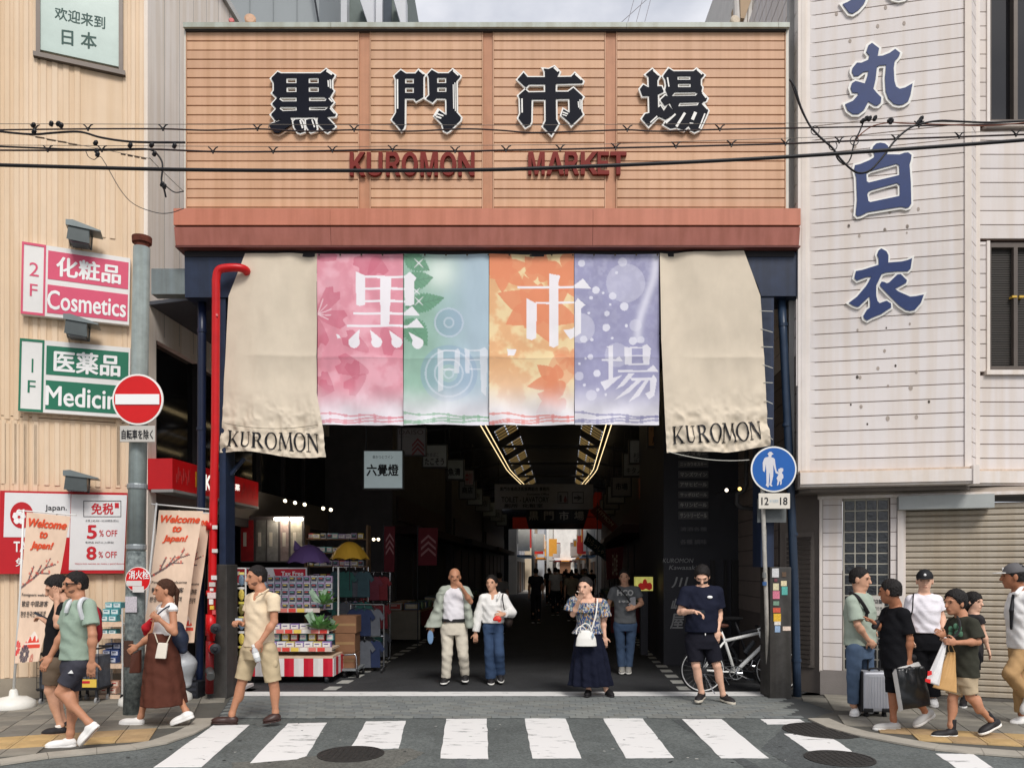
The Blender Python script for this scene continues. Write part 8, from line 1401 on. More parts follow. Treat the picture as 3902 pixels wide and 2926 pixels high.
# 13 boy with shopping bags
def ex(E):
    P = E['P']; Wl = None; GRN_ = M('tee_green_print',(74,112,88),.8,.2,20)
    for k,(a,b) in enumerate(((285,645),(330,620),(365,640),(340,680),(375,690),(285,690))): sdf_obj(Fld(.007,0).ell(P((a,b,-.15 + .05 * (k in (0,5)))),(.024,.014,.032)),'shirt_print',GRN_,E['t'])
    strap(E,[(345,535,-.06),(370,600,-.19),(350,680,-.2),(280,745,-.2)],.012,M('dark_strap',(40,40,40),.8,0),'sling_strap')
    def sack(name,label,quad,dep,mat,rnd,d0):
        t = bagroot(name,label,'bag',P((*quad[3],d0))); nu,nv = 22,26; V = []; g = [P((*q,d0)) for q in quad]
        for sgn in (-1,1):
            for i in range(nu):
                for k in range(nv):
                    a,b = i / (nu - 1),k / (nv - 1); p = (g[0] * (1 - a) + g[1] * a) * (1 - b) + (g[3] * (1 - a) + g[2] * a) * b; q = math.sin(math.pi * min(max(a,.0),1)) ** rnd * min(1,b * 1.3 + .12); V.append(p + A_((0,sgn * (dep * q + .0035 * sgn) + .008 * math.sin(a * 15 + b * 3 + sgn) * (1 - b * .6),0)))
        m = nu * nv; I = lambda i,k: i * nv + k; Fq = [(I(i,k),I(i,k + 1),I(i + 1,k + 1),I(i + 1,k)) for i in range(nu - 1) for k in range(nv - 1)]; Fq2 = [tuple(x + m for x in q[::-1]) for q in Fq]; ed = [I(i,0) for i in range(nu)] + [I(nu - 1,k) for k in range(1,nv)] + [I(i,nv - 1) for i in range(nu - 2,-1,-1)] + [I(0,k) for k in range(nv - 2,0,-1)]; Fq3 = [(ed[q],ed[(q + 1) % len(ed)],ed[(q + 1) % len(ed)] + m,ed[q] + m) for q in range(len(ed))]
        mesh_obj('bag_body',V,Fq + Fq2 + Fq3,mat,t,True); return t
    t = sack('paper_bag','brown kraft paper bag carried by the boy',[(265,850),(330,850),(335,1215),(130,1165)],.05,M('kraft_paper',(200,158,104),.75,.1,6,bump=.2,bscale=20),.25,-.16); Geo().tube(smooth_path([Vector(P(p)) for p in ((275,850,-.18),(268,800,-.2),(290,780,-.2),(322,850,-.18))],4),.004,5).obj('handle',M('kraft_paper'),t)
    t = sack('plastic_bag','white plastic bag with red print carried by the boy',[(225,750),(256,752),(180,1152),(62,1110)],.05,M('white_plastic_bag',(228,226,224),.4,.06,bump=.6,bscale=14),.5,-.24)
    for q in ([(85,1020),(118,1015),(120,1050),(82,1062)],[(62,1085),(110,1092),(106,1128),(62,1112)]): g_ = [P((*p,-.302)) for p in q]; v = g_ + [p + A_((0,.01,0)) for p in g_]; Geo().add(v,[(3,2,1,0),(4,5,6,7),(0,1,5,4),(1,2,6,5),(2,3,7,6),(3,0,4,7)]).obj('red_print',M('bag_red',(214,40,40),.5,.1),t)
    Geo().tube(smooth_path([Vector(P(p)) for p in ((230,760,-.25),(228,730,-.22),(245,722,-.2),(256,756,-.25))],4),.006,5).obj('handle',M('white_plastic_bag'),t)
person('boy in dark olive tee carrying a paper bag and a plastic bag',Z8p,7.75,dict(head=(325,410),nk=(378,530),shA=(310,595,.14),elA=(262,730,.12),wrA=(238,715,-.05),shB=(480,600,-.13),elB=(528,760,-.18),wrB=(335,765,-.26),hpA=(360,1060,.07),knA=(302,1270,.04),anA=(288,1500,.02),hlA=(338,1605,.02),toA=(128,1608,-.02),hpB=(430,1060,-.07),knB=(462,1255,-.06),anB=(635,1445,-.04),hlB=(728,1500,-.02),toB=(555,1585,-.06)),
    215,-48,-46,4,'t',('fringe',HAIRB),dict(mat=cloth_m('dark_olive',(58,58,50)),hem=1062,sleeve=.82,loose=1.3,cuff=1.2),dict(kind='shorts',mat=cloth_m('sand_short',(190,172,144)),waist=1040,len=.8,loose=1.25),dict(mat=BSHOE,smat=WHITE,sole=.026,high=.4,sock=BSHOE,sl=.12),hands=dict(A=((205,690,-.08),(0,-1,0),.7,1),B=((278,758,-.28),(0,-1,0),.9,1)),extra=ex,w=1.02)
# 14 girl, 15 man at right edge
person('girl with a black bob standing behind the boy',Z8p,9.4,dict(head=(492,405),nk=(490,505),shA=(450,545,.1),elA=(440,680,.12),wrA=(450,800,.1),shB=(545,555,-.08),elB=(578,690,-.06),wrB=(618,815,-.06),hpA=(465,880,.06),knA=(440,1080,.06),anA=(405,1270,.05),hlA=(400,1320,.08),toA=(395,1350,-.14),hpB=(505,880,-.05),knB=(488,1080,-.05),anB=(484,1260,-.02),hlB=(470,1300,.0),toB=(520,1325,-.12)),
    168,35,62,2,'l',('bob',HAIRB),dict(mat=cloth_m('charcoal_tee',(52,50,52)),hem=890,sleeve=.3,loose=1.16),dict(kind='shorts',mat=cloth_m('jet_black'),waist=870,len=.62,loose=1.2),dict(mat=BSHOE,smat=WHITE,sock=BSHOE,sl=.07),w=.86,vox=.008)
def ex(E):
    cap(E,M('cap_grey',(96,94,96),.7,.15),M('cap_white',(214,212,208),.7,.2,30),PRINTW); P = E['P']; sdf_obj(Fld(.006,.01).cone(P((842,345,-.06)),P((828,480,-.1)),.014,.022).cone(P((828,480,-.1)),P((824,640,-.06)),.022,.012),'necktie',M('black_tie',(24,24,28),.6,.1),E['t']); sdf_obj(Fld(.007,.012).cone(P((870,330,-.12)),P((925,265,-.04)),.022,.02),'shirt_collar',cloth_m('white_shirt',(234,232,230),var=.05),E['t'])
person('man in patterned cap, white shirt and dark tie at the right edge',Z8p,8.36,dict(head=(848,175),nk=(890,305),shA=(870,365,.16),elA=(870,560,.2),wrA=(860,740,.14),shB=(985,380,-.14),elB=(1030,590,-.16),wrB=(1000,790,-.14),hpA=(900,830,.08),knA=(905,1130,.06),anA=(920,1400,.05),hlA=(985,1490,.04),toA=(828,1500,.02),hpB=(950,830,-.08),knB=(815,1045,-.12),anB=(960,1230,-.08),hlB=(1040,1260,-.06),toB=(940,1400,-.08)),
    220,-70,-84,2,'d',('cap',HAIRB),dict(mat=cloth_m('white_shirt'),hem=815,sleeve=.7,loose=1.2,name='shirt',wr=1.3),dict(kind='trousers',mat=cloth_m('tan_chino',(180,146,104)),waist=800,len=1.94,loose=1.18),dict(mat=WSHOE,smat=WSHOE),extra=ex)
# ------------------------------------------------------------------ goods, stands, bicycle, crowd
def copy_tree(o,loc=None,parent=None,label=None,group=None):
    c = o.copy(); COL.objects.link(c); c.parent = parent
    if loc is not None: c.location = loc
    if label: c['label'] = label
    if group: c['group'] = group
    for ch in list(o.children): copy_tree(ch,None,c)
    return c
S4 = zm(700,1650,.6628)
class Kind:
    """a countable good: built once, then copied with its parts"""
    def __init__(s,make): s.make = make; s.o = None
    def put(s,loc,label,group):
        if s.o is None: s.o = s.make(label); s.o['group'] = group; s.o.location = loc; return s.o
        return copy_tree(s.o,loc,None,label,group)
def boxgood(nm,cat,w_,d_,h_,body,face,stripe):
    def mk(label):
        t = root(nm,label,cat); bevel(Geo().box((-w_ / 2,-d_ / 2,0),(w_ / 2,d_ / 2,h_)).obj('carton',M('good_%d_%d_%d' % body,body,.5,.15,30),t),.004,1); Geo().box((-w_ * .42,-d_ / 2 - .003,h_ * .18),(w_ * .42,-d_ / 2,h_ * .82)).obj('front_print',M('good_%d_%d_%d' % face,face,.5,.25,60),t); Geo().box((-w_ * .3,-d_ / 2 - .005,h_ * .55),(w_ * .2,-d_ / 2 - .0032,h_ * .7)).obj('title_strip',M('good_%d_%d_%d' % stripe,stripe,.5,0),t); return t
    return Kind(mk)
def pouchgood(w_,h_,body,card):
    def mk(label):
        t = root('hanging_packet',label,'packet'); V,Q = Fld(.012,0).ell((0,0,-h_ * .55),(w_ / 2,.02,h_ * .42)).build(); mesh_obj('pouch',V,Q,M('good_%d_%d_%d' % body,body,.35,.4,40),t,True); Geo().box((-w_ * .45,-.006,-h_ * .16),(w_ * .45,.006,0)).obj('header_card',M('good_%d_%d_%d' % card,card,.5,.1),t); return t
    return Kind(mk)
PALE = [(206,206,210),(180,190,206),(196,170,206),(226,200,90),(206,90,90),(120,176,176)]
ORD = ['first','second','third','fourth','fifth','sixth','seventh','eighth','ninth','tenth','eleventh','twelfth']
# ---- striped display stand
Ys = 11.35; sx0,sx1 = at(935,0,Ys).x,at(1268,0,Ys).x; zt = lambda y,Y=Ys: at(0,y,Y).z
t = root('display_stand','wheeled display stand with red and white striped skirt','stand',((sx0 + sx1) / 2,Ys,0)); zd1,zd0 = zt(2508),zt(2576); CRD = M('stall_red',(196,30,52),.45,.1); CWT = M('stall_white',(216,212,210),.5,.06)
n = 9
for k in range(n):
    a = sx0 + (sx1 - sx0) * k / n; b = sx0 + (sx1 - sx0) * (k + 1) / n; Geo().prism([[(a,0),((a + b) / 2,-.012),(b,0),(b,.02),(a,.02)]],lambda p,q,r: Vector((p,Ys + q,r)),zd0,zd1).obj('skirt_stripe',CRD if k % 2 == 0 else CWT,t)
for k in range(6): a = Ys + k * .16; Geo().box((sx1 - .002,a,zd0),(sx1 + .012,a + .158,zd1)).obj('skirt_stripe',CRD if k % 2 else CWT,t)
TAB = M('stand_top',(206,184,160),.6,.1); FRM = M('white_wire',(206,206,202),.4,.05)
lv = [(zd1,0,.85,1.0),(zt(2478),.06,.5,.98),(zt(2412),.2,.45,.92),(zt(2333),.38,.4,.78)]
for i,(z,back,dep,wd) in enumerate(lv):
    x1 = sx0 + (sx1 - sx0) * wd; Geo().box((sx0,Ys + back,z + .002),(x1,Ys + back + dep,z + .03)).obj('shelf',TAB,t); 
    if i:
        st_ = Geo().box((sx0,Ys + back - .012,z - .02),(x1,Ys + back - .002,z + .045)).obj('price_rail',M('rail_pale',(206,190,180),.5,.1),t); m_ = int((x1 - sx0) / .13)
        for k in range(m_): Geo().box((sx0 + .01 + k * .13,Ys + back - .016,z - .016),(sx0 + .12 + k * .13,Ys + back - .0125,z + .04)).obj('price_tag',M('tag_%d' % (k % 4),[(214,70,60),(226,196,90),(226,222,214),(214,120,110)][k % 4],.6,.1),st_)
for x in (sx0 + .06,sx1 - .1):
    for y in (Ys + .06,Ys + .75):
        c = Geo().lathe((x - .02,y,.065),[(.02,0),(.062,0),(.065,.01),(.065,.03),(.062,.04),(.02,.04)],18,ax=(1,0,0)).obj('caster',DARKMETAL,t); Geo().lathe((x - .022,y,.065),[(.03,0),(.03,.044)],14,ax=(1,0,0)).obj('hub',CHROME,c); Geo().box((x - .03,y - .02,.065),(x + .03,y + .02,zd0 + .03)).obj('caster_fork',DARKMETAL,t)
for x in (sx0,sx1 - .1): Geo().tube([(x,Ys + .8,zd1),(x,Ys + .8,zt(2160,Ys + .8))],.015,8).obj('upright',FRM,t)
yh = Ys + .76; WH = Wall((0,yh),(1,0)); hb = WH.pbox('tax_free_header',*S4(240,772),*S4(708,872),-.02,0,M('board_white'),t)
for x0,x1,xx in ((250,372,0),(515,700,1)):
    rd = WH.poly('red_badge',[S4(*p) for p in [(x0,780),(x1,780),(x1,845),((x0 + x1) / 2 + 10,862),(x0 + 20,845)]],0,.004,CRD,hb); ptext(WH,'lettering','Tax Free',*S4(x0 + (8 if xx == 0 else 45),794),*S4(x1 - 12,818),.006,PRINTW,rd,bold=.03); ptext(WH,'lettering','免 税',*S4(x0 + 25 + 45 * xx,824),*S4(x1 - 25 - 25 * xx,848),.006,PRINTW,rd,bold=.02)
WH.poly('blossom_badge',[S4(485 + 24 * math.cos(a) * (1 + .2 * math.cos(5 * a)),842 + 24 * math.sin(a) * (1 + .2 * math.cos(5 * a))) for a in np.linspace(0,6.28,26)[:-1]],0,.004,CRD,hb)
row = [boxgood('souvenir_box','box',.10,.09,.10,PALE[i],(70,74,84) if i < 3 else (226,220,206),PALE[(i + 3) % 6]) for i in range(6)]
snack = [boxgood('snack_box','box',.13,.10,.09,c,(226,222,216),(90,70,130)) for c in ((150,130,180),(206,204,208),(196,180,120))]
labels = ['small boxed souvenir on the top rows of the striped stand','purple or pale snack box on the middle shelf of the striped stand','snack box on the bottom shelf of the striped stand']
ysh = Ys + .62
for r_ in range(5):
    for k in range(10): Kk = row[(r_ * 2 + k) % 3]; z_ = zt(2333,Ys + .38) + .035 + r_ * .105; Kk.put((sx0 + .08 + k * .112,ysh,z_),'%s souvenir box from the left in the %s row of the striped stand' % (ORD[k],['lowest','second lowest','middle','second highest','highest'][r_]),'boxed souvenirs on the striped stand')
for k in range(8): snack[k % 2].put((sx0 + .09 + k * .14,Ys + .32,lv[2][0] + .03),'%s snack box from the left on the middle shelf of the striped stand' % ORD[k],'snack boxes on the middle shelf'); 
for k in range(9): snack[(k + 1) % 3].put((sx0 + .09 + k * .135,Ys + .15,lv[1][0] + .03),'%s snack box from the left on the bottom shelf of the striped stand' % ORD[k],'snack boxes on the bottom shelf')
for k in range(9): row[3 + k % 3].put((sx0 + .1 + k * .135,Ys + .32,lv[1][0] + .125),'%s coloured box from the left stacked atop the bottom shelf' % ORD[k],'second layer on the bottom shelf')
# wrapped leafy vegetables on the stand
LEAF = M('leaf_green',(92,140,74),.5,.4,20); WRAP = M('clear_wrap',(150,176,150),.2,.3,20)
def greens(label,x,y,Y,s,seed):
    c = at(x,y,Y); t = root('leafy_bundle',label,'vegetables',c); r = random.Random(seed)
    for k in range(26):
        a = r.uniform(0,6.28); e = r.uniform(.2,1.3); d = Vector((math.cos(a) * math.cos(e),math.sin(a) * math.cos(e) * .5,math.sin(e))); ln = s * r.uniform(.6,1); w_ = s * r.uniform(.12,.22); sd = d.cross(Vector((0,0,1))).normalized(); up_ = sd.cross(d); p = [c,c + d * ln * .5 + sd * w_ + up_ * .02,c + d * ln,c + d * ln * .5 - sd * w_ + up_ * .02,c + d * ln * .5 - up_ * .015]
        Geo().add(p,[(0,1,4),(1,2,4),(2,3,4),(3,0,4)]).obj('leaf',LEAF,t)
    for k in range(2): a = k * 1.6 + seed; p = [c,c + Vector((math.cos(a) * s * .6,-.05,s * .9)),c + Vector((math.cos(a + .7) * s * .7,-.08,s * .7)),c + Vector((math.cos(a + .4) * s * .5,-.04,s * .2))]; Geo().add(p,[(0,3,2,1)]).obj('wrap_fold',WRAP,t)
greens('wrapped leafy greens on the upper right of the striped stand',*S4(800,985),11.7,.28,1); greens('wrapped leafy greens on the middle right of the striped stand',*S4(775,1125),11.5,.30,2); greens('loose greens at the right end of the stand',*S4(850,1130),11.55,.2,3)
# ---- narrow rack of hanging packets beside the riser
Yr = 10.75; rx0,rx1 = at(862,0,Yr).x,at(934,0,Yr).x; t = root('packet_rack','narrow wire rack of hanging packets just right of the red riser','rack',((rx0 + rx1) / 2,Yr,0)); zr0,zr1 = .06,at(0,2165,Yr).z
for x in (rx0,rx1): Geo().tube([(x,Yr + .02,0),(x,Yr + .02,zr1)],.012,8).obj('upright',FRM,t)
for k in range(7): z = zr0 + (zr1 - zr0) * k / 6; Geo().tube([(rx0,Yr + .02,z),(rx1,Yr + .02,z)],.008,6).obj('rail',FRM,t)
Geo().box((rx0,Yr - .15,.02),(rx1 + .02,Yr + .3,.06)).obj('base_tray',CWT,t); t2 = t
pk = [pouchgood(.085,.2,c,d) for c,d in (((214,190,90),(226,222,216)),((196,96,84),(214,214,206)),((110,130,150),(226,210,120)),((206,206,196),(150,40,46)),((120,110,60),(214,200,90)),((90,84,80),(196,190,180)))]
for r_ in range(7):
    for k in range(3): pk[(r_ * 2 + k) % 6].put((rx0 + .045 + k * .088,Yr - .02 - .02 * (k % 2),.42 + r_ * .205),'%s packet in the %s row up of the narrow rack by the red riser' % (['left','middle','right'][k],ORD[r_]),'packets on the narrow rack')
for r_ in range(5):
    for k in range(2): pk[(r_ + k * 3 + 1) % 6].put((rx1 + .10 + k * .09,Yr + .22,.55 + r_ * .25),'%s packet in the %s back row up beside the narrow rack' % (['left','right'][k],ORD[r_]),'packets behind the narrow rack')
# ---- lit shop interior on the left
Yl = 14.0; WL = Wall((0,Yl),(1,0)); t = root('lit_display_wall','brightly lit poster wall inside the drugstore side entrance','display',at(1040,2140,Yl)); WL.pbox('panel',*S4(325,478),*S4(692,742),-.06,0,M('poster_wall',(92,86,84),.5,.2,3),t)
for x0,x1,c in ((330,400,(170,30,36)),(415,470,(120,118,112)),(480,540,(150,146,140)),(556,602,(160,140,134)),(615,680,(170,162,146))): pn = WL.pbox('poster',*S4(x0,500),*S4(x1,735),0,.02,M('poster_%d' % x0,c,.4,.35,9),t); WL.pbox('poster_text',*S4(x0 + 12,570),*S4(x0 + 30,650),.02,.023,M('poster_ink',(206,196,180),.6,.1),pn)
for x0,x1 in ((520,548),(556,600),(612,680)): WL.pbox('light_tube',*S4(x0,486),*S4(x1,500),.1,.16,M('tube_white',(255,244,224),.5,0,emit=14.),t)
lamps = [(588,384),(645,395),(700,405),(806,427),(850,435),(1095,605),(1122,605),(1158,608)]; ln_ = ['first','second','third','fourth','fifth','sixth','seventh','eighth']
for i,q in enumerate(lamps):
    c = at(*S4(*q),14.5 if i < 5 else 16); t = root('ceiling_spotlight','%s small lit ceiling spotlight from the left inside the arcade' % ln_[i],'spotlight',c,'small lit spotlights'); Geo().lathe(c,[(.03,0),(.045,.03),(.045,.06)],12,ax=(0,-.9,-.3)).obj('can',DARKMETAL,t); Geo().lathe(c + Vector((0,-.05,-.02)),[(.036,0),(.03,.012)],12,ax=(0,-.9,-.3)).obj('lens',M('spot_lens',(255,236,200),.5,0,emit=2.5),t)
# ---- umbrellas
def umbrella(label,x0,x1,ytop,yrim,Y,mat,peak):
    a,b = at(x0,yrim,Y),at(x1,yrim,Y); c = (a + b) / 2; R_ = (b.x - a.x) / 2; hg = at(0,ytop,Y).z - c.z; t = root('umbrella',label,'umbrella',(c.x,Y,c.z - .5),'open umbrellas on display'); n = 8
    for k in range(n):
        v = []; f = []; m = 7
        for i in range(m + 1):
            for j in range(5):
                th = 2 * math.pi * (k + j / 4) / n; r = i / m; sc = 1 - .10 * math.sin(math.pi * j / 4) * r * r; v.append((c.x + R_ * r * sc * math.cos(th),Y + R_ * r * sc * math.sin(th),c.z + hg * (1 - r ** 2.0) + .03 * math.sin(math.pi * j / 4) * r ** 3))
        f = [(i * 5 + j,(i + 1) * 5 + j,(i + 1) * 5 + j + 1,i * 5 + j + 1) for i in range(m) for j in range(4)]; mesh_obj('canopy_panel',v,f,mat,t,True)
    Geo().tube([(c.x,Y,c.z + hg + .05),(c.x,Y,c.z - .5)],.008,8).obj('shaft',DARKMETAL,t)
    if peak: Geo().lathe((c.x - R_ * .42,Y - R_ * .2,c.z + hg * .72),[(.07,0),(.045,.07),(.002,.16)],10,ax=(-.35,0,1)).obj('fabric_peak',mat,t)
umbrella('purple open umbrella displayed above the striped stand',*[S4(x,0)[0] for x in (588,850)],S4(0,640)[1],S4(0,750)[1],12.2,M('purple_nylon',(92,70,120),.6,.1),True); umbrella('yellow open umbrella right of the purple one',*[S4(x,0)[0] for x in (838,1070)],S4(0,622)[1],S4(0,728)[1],12.6,M('yellow_nylon',(206,160,50),.6,.1),False)
# ---- cardboard boxes and hand cart
CBD = M('cardboard',(128,92,66),.8,.15,6)
for i,(x0,y0,x1,y1,l_) in enumerate([(855,1050,992,1150,'top brown cardboard box of the stack beside the stand'),(870,1152,985,1262,'middle brown cardboard box of the stack beside the stand'),(905,1264,985,1350,'lowest brown cardboard box of the stack on the cart')]):
    a,b = at(*S4(x0,y1),12.0),at(*S4(x1,y0),12.0); t = root('cardboard_box',l_,'box',((a.x + b.x) / 2,12.2,a.z),'stacked cardboard boxes'); bevel(Geo().box((a.x,12,a.z),(b.x,12.4,b.z)).obj('carton',CBD,t),.006); Geo().box((a.x + .01,11.997,(a.z + b.z) / 2 - .02),(b.x - .01,11.9995,(a.z + b.z) / 2 + .02)).obj('tape',M('tape_tan',(150,120,84),.4,.1),t)
q = lambda x,y: at(*S4(x,y),11.9); t = root('hand_cart','low steel platform cart holding the cardboard boxes','cart',(q(960,1370).x,11.9,0)); Geo().tube(smooth_path([q(915,1275),q(960,1272),q(990,1280),q(995,1380)],4),.015,8).obj('handle',CHROME,t,True); a = q(900,1352); Geo().box((a.x,11.9,.12),(q(1000,0).x,12.5,.15)).obj('platform',STEEL,t)
for x in (q(915,0).x,q(990,0).x):
    for y in (11.98,12.42): Geo().lathe((x,y,.05),[(.01,0),(.05,0),(.05,.03),(.01,.03)],14,ax=(1,0,0)).obj('wheel',RUBBER,t); Geo().box((x,y - .015,.05),(x + .03,y + .015,.12)).obj('wheel_bracket',STEEL,t)
# ---- clothes racks in the gloom
GC = [(70,96,104),(150,60,66),(60,110,104),(96,100,108),(40,52,84),(110,84,60),(140,70,84)]
def garment_mesh(col):
    def mk(label):
        t = root('hanging_garment',label,'garment'); w_ = .20; pts = [(-.05,0),(-.14,-.03),(-.24,-.18),(-.17,-.24),(-.13,-.16),(-.14,-.55),(.14,-.55),(.13,-.16),(.17,-.24),(.24,-.18),(.14,-.03),(.05,0),(0,-.04)]; Geo().prism([pts],lambda a,b,c: Vector((a * .75,c,b * .8)),-.02,.02).obj('cloth',M('garment_%d_%d_%d' % col,col,.85,.2,8),t); Geo().tube([(-.1,0,-.015),(0,0,.02),(.1,0,-.015)],.006,5).obj('hanger_arm',DARKMETAL,t); Geo().tube([(0,0,.02),(0,0,.07)],.004,5).obj('hanger_hook',CHROME,t); return t
    return Kind(mk)
gar = [garment_mesh(c) for c in GC]
for i,(x0,x1,ytop,Y,l_,cl) in enumerate([(858,1060,770,13.2,'clothes rack of teal garments below the yellow umbrella',(0,2,3)),(1020,1185,800,14.2,'clothes rack of red garments right of the yellow umbrella',(1,6,1)),(960,1150,985,12.7,'low rack of dark blue garments near the walkway',(4,4,3))]):
    a,b = at(*S4(x0,ytop),Y),at(*S4(x1,ytop),Y); t = root('clothes_rack',l_,'rack',((a.x + b.x) / 2,Y,0),'clothes racks in the arcade')
    for x in (a.x,b.x): Geo().tube([(x,Y,.08),(x,Y,a.z)],.014,8).obj('upright',CHROME,t); Geo().tube([(x,Y - .22,.06),(x,Y + .22,.06)],.014,8).obj('foot_bar',CHROME,t); Geo().lathe((x - .01,Y - .2,.03),[(.03,0),(.03,.02)],12,ax=(1,0,0)).obj('caster',RUBBER,t)
    for h_ in range(3 if i < 2 else 2):
        z = a.z - h_ * .52; Geo().tube([(a.x,Y,z),(b.x,Y,z)],.012,8).obj('rail',CHROME,t); m_ = int((b.x - a.x) / .15)
        for k in range(m_): gar[cl[(k + h_) % 3] if h_ < 2 else (k + i) % 7].put((a.x + .09 + k * .15,Y - .03 - .03 * (k % 2),z - .07),'%s garment on the %s rail of the %s' % (ORD[k],['top','second','lowest'][h_],['rack under the yellow umbrella','rack of red garments','low dark blue rack'][i]),['garments on the teal rack','garments on the red rack','garments on the low rack'][i])
# ---- goods outside the drugstore front
Yg = 9.95; gx0,gx1 = at(372,0,Yg).x,at(466,0,Yg).x; t = root('goods_shelf','white wire shelf of turquoise packs behind the man in sunglasses','shelf',((gx0 + gx1) / 2,Yg,0)); G3 = zm(0,1700,.7387); zg = lambda y: at(*G3(0,y),Yg).z; lvls = [zg(1300),zg(1140),zg(985),zg(925)]
for x in (gx0,gx1):
    for y in (Yg,Yg + .35): Geo().tube([(x,y,.06),(x,y,zg(835))],.012,8).obj('post',FRM,t); Geo().lathe((x - .012,y,.04),[(.01,0),(.04,0),(.04,.025),(.01,.025)],12,ax=(1,0,0)).obj('caster',RUBBER,t)
for i,z in enumerate(lvls):
    sh_ = Geo().box((gx0,Yg,z),(gx1,Yg + .36,z + .02)).obj('shelf_tray',FRM,t); Geo().box((gx0,Yg - .012,z - .012),(gx1,Yg - .001,z + .05)).obj('price_strip',M('strip_cream',(226,196,170),.6,.2,20),sh_)
tq = boxgood('soft_pack','pack',.10,.12,.08,(86,160,166),(214,226,226),(60,120,140)); bl = boxgood('soft_pack','pack',.10,.12,.08,(60,80,130),(206,210,222),(40,50,90)); pkb = boxgood('soft_pack','pack',.10,.12,.08,(196,150,130),(226,206,190),(190,60,60))
nn = max(2,int((gx1 - gx0) / .11))
for z,K_,rows,l_ in ((lvls[3] + .05,tq,3,'turquoise soft pack on the top shelf by the grey pole'),(lvls[2] + .02,tq,1,'turquoise soft pack on the second shelf by the grey pole'),(lvls[1] + .05,bl,3,'blue soft pack on the third shelf by the grey pole'),(lvls[0] + .05,pkb,2,'pink soft pack on the bottom shelf by the grey pole')):
    for r_ in range(rows):
        for k in range(nn): K_.put((gx0 + .06 + k * .107,Yg + .1 + .06 * r_,z + r_ * .083),'%s in %s, layer %s' % (l_.split(' on the')[0].capitalize() if 0 else ['left','middle','right','rightmost'][k] + ' ' + l_,'a row',ORD[r_]) if 0 else ['left','middle','right','rightmost'][k] + ' ' + l_ + ', %s layer up' % ORD[r_],'soft packs on the white shelf')
def basket(label,x0,x1,ytop,Y):
    a,b = at(x0,ytop,Y),at(x1,ytop,Y); t = root('wire_basket_cart',label,'cart',((a.x + b.x) / 2,Y,0),'black wire basket carts'); zt_ = a.z; zb_ = .2; D_ = .34; W_ = M('black_wire',(36,36,38),.5,.1,metal=.3); y1 = Y + D_
    for z in (zb_,zt_): Geo().tube([(a.x,Y,z),(b.x,Y,z),(b.x,y1,z),(a.x,y1,z)],.012,6,closed=True).obj('rim',W_,t)
    n = int((b.x - a.x) / .045)
    for k in range(n + 1): x = a.x + (b.x - a.x) * k / n; Geo().tube([(x,Y,zb_),(x,Y,zt_)],.0035,4).obj('wire',W_,t)
    for k in range(1,5): z = zb_ + (zt_ - zb_) * k / 5; Geo().tube([(a.x,Y,z),(b.x,Y,z)],.0035,4).obj('wire',W_,t)
    Geo().box((a.x,Y,zb_ - .02),(b.x,y1,zb_)).obj('base',W_,t); Geo().box((a.x + .02,Y + .02,zb_),(b.x - .02,y1 - .02,zb_ + (zt_ - zb_) * .8)).obj('goods_liner',M('liner_grey',(84,88,96),.6,.4,12),t); pr = Geo().box((b.x - .22,Y - .02,zb_ + .02),(b.x - .02,Y - .008,zb_ + .12)).obj('price_card',M('card_yellow',(226,190,80),.6,.1),t); Geo().box((b.x - .2,Y - .023,zb_ + .07),(b.x - .1,Y - .0205,zb_ + .1)).obj('price_print',CRD,pr)
    for x in (a.x + .04,b.x - .04):
        for y in (Y + .03,y1 - .03): Geo().lathe((x - .012,y,.045),[(.01,0),(.045,0),(.045,.025),(.01,.025)],12,ax=(1,0,0)).obj('caster',M('caster_grey',(150,150,150),.5,.1),t); Geo().box((x - .012,y - .015,.05),(x + .014,y + .015,zb_ - .02)).obj('caster_fork',DARKMETAL,t)
basket('black wire basket cart behind the man with the phone',140,262,2492,9.55); basket('black wire basket cart behind the man in sunglasses',268,376,2470,9.62)
q = lambda x,y,Y=9.9: at(*Z2p(x,y),Y); t = root('refuse_bag','grey white plastic sack leaning by the navy downpipe','bag',(q(690,1150).x,9.95,q(0,1165).z)); sdf_obj(Fld(.012,.04).cone(q(640,860,9.95),q(660,960,9.95),.10,.16).cone(q(660,960,9.95),q(700,1130,9.95),.17,.06),'sack',M('sack_plastic',(176,180,184),.35,.12,bump=.7,bscale=9),t); sdf_obj(Fld(.01,.02).cone(q(640,860,9.95),q(630,800,9.95),.06,.03),'knot',M('sack_plastic'),t)
t = root('crate_stack','black crate low beside the navy downpipe','crate',(q(700,1300,9.9).x,9.9,0)); a,b = q(655,1310,9.95),q(800,1120,9.95); bevel(Geo().box((a.x,9.95,0),(b.x,10.2,b.z)).obj('crate_body',M('crate_black',(30,32,38),.6,.2),t),.01)
for k in range(4): Geo().box((a.x + .02,9.943,.05 + k * .07),(b.x - .02,9.95,.085 + k * .07)).obj('crate_slat',M('crate_edge',(44,46,54),.5,.1),t)
t = root('white_carton','small white carton standing by the foot of the grey pole','box',(q(260,1330).x,9.6,0)); a,b = q(228,1330,9.7),q(295,1185,9.7); bevel(Geo().box((a.x,9.7,.0),(b.x,9.9,b.z)).obj('carton',M('carton_white',(212,212,208),.6,.08),t),.005); Geo().box((a.x + .02,9.697,b.z * .3),(b.x - .03,9.6995,b.z * .6)).obj('label',M('label_grey',(150,150,154),.6,.1),t)
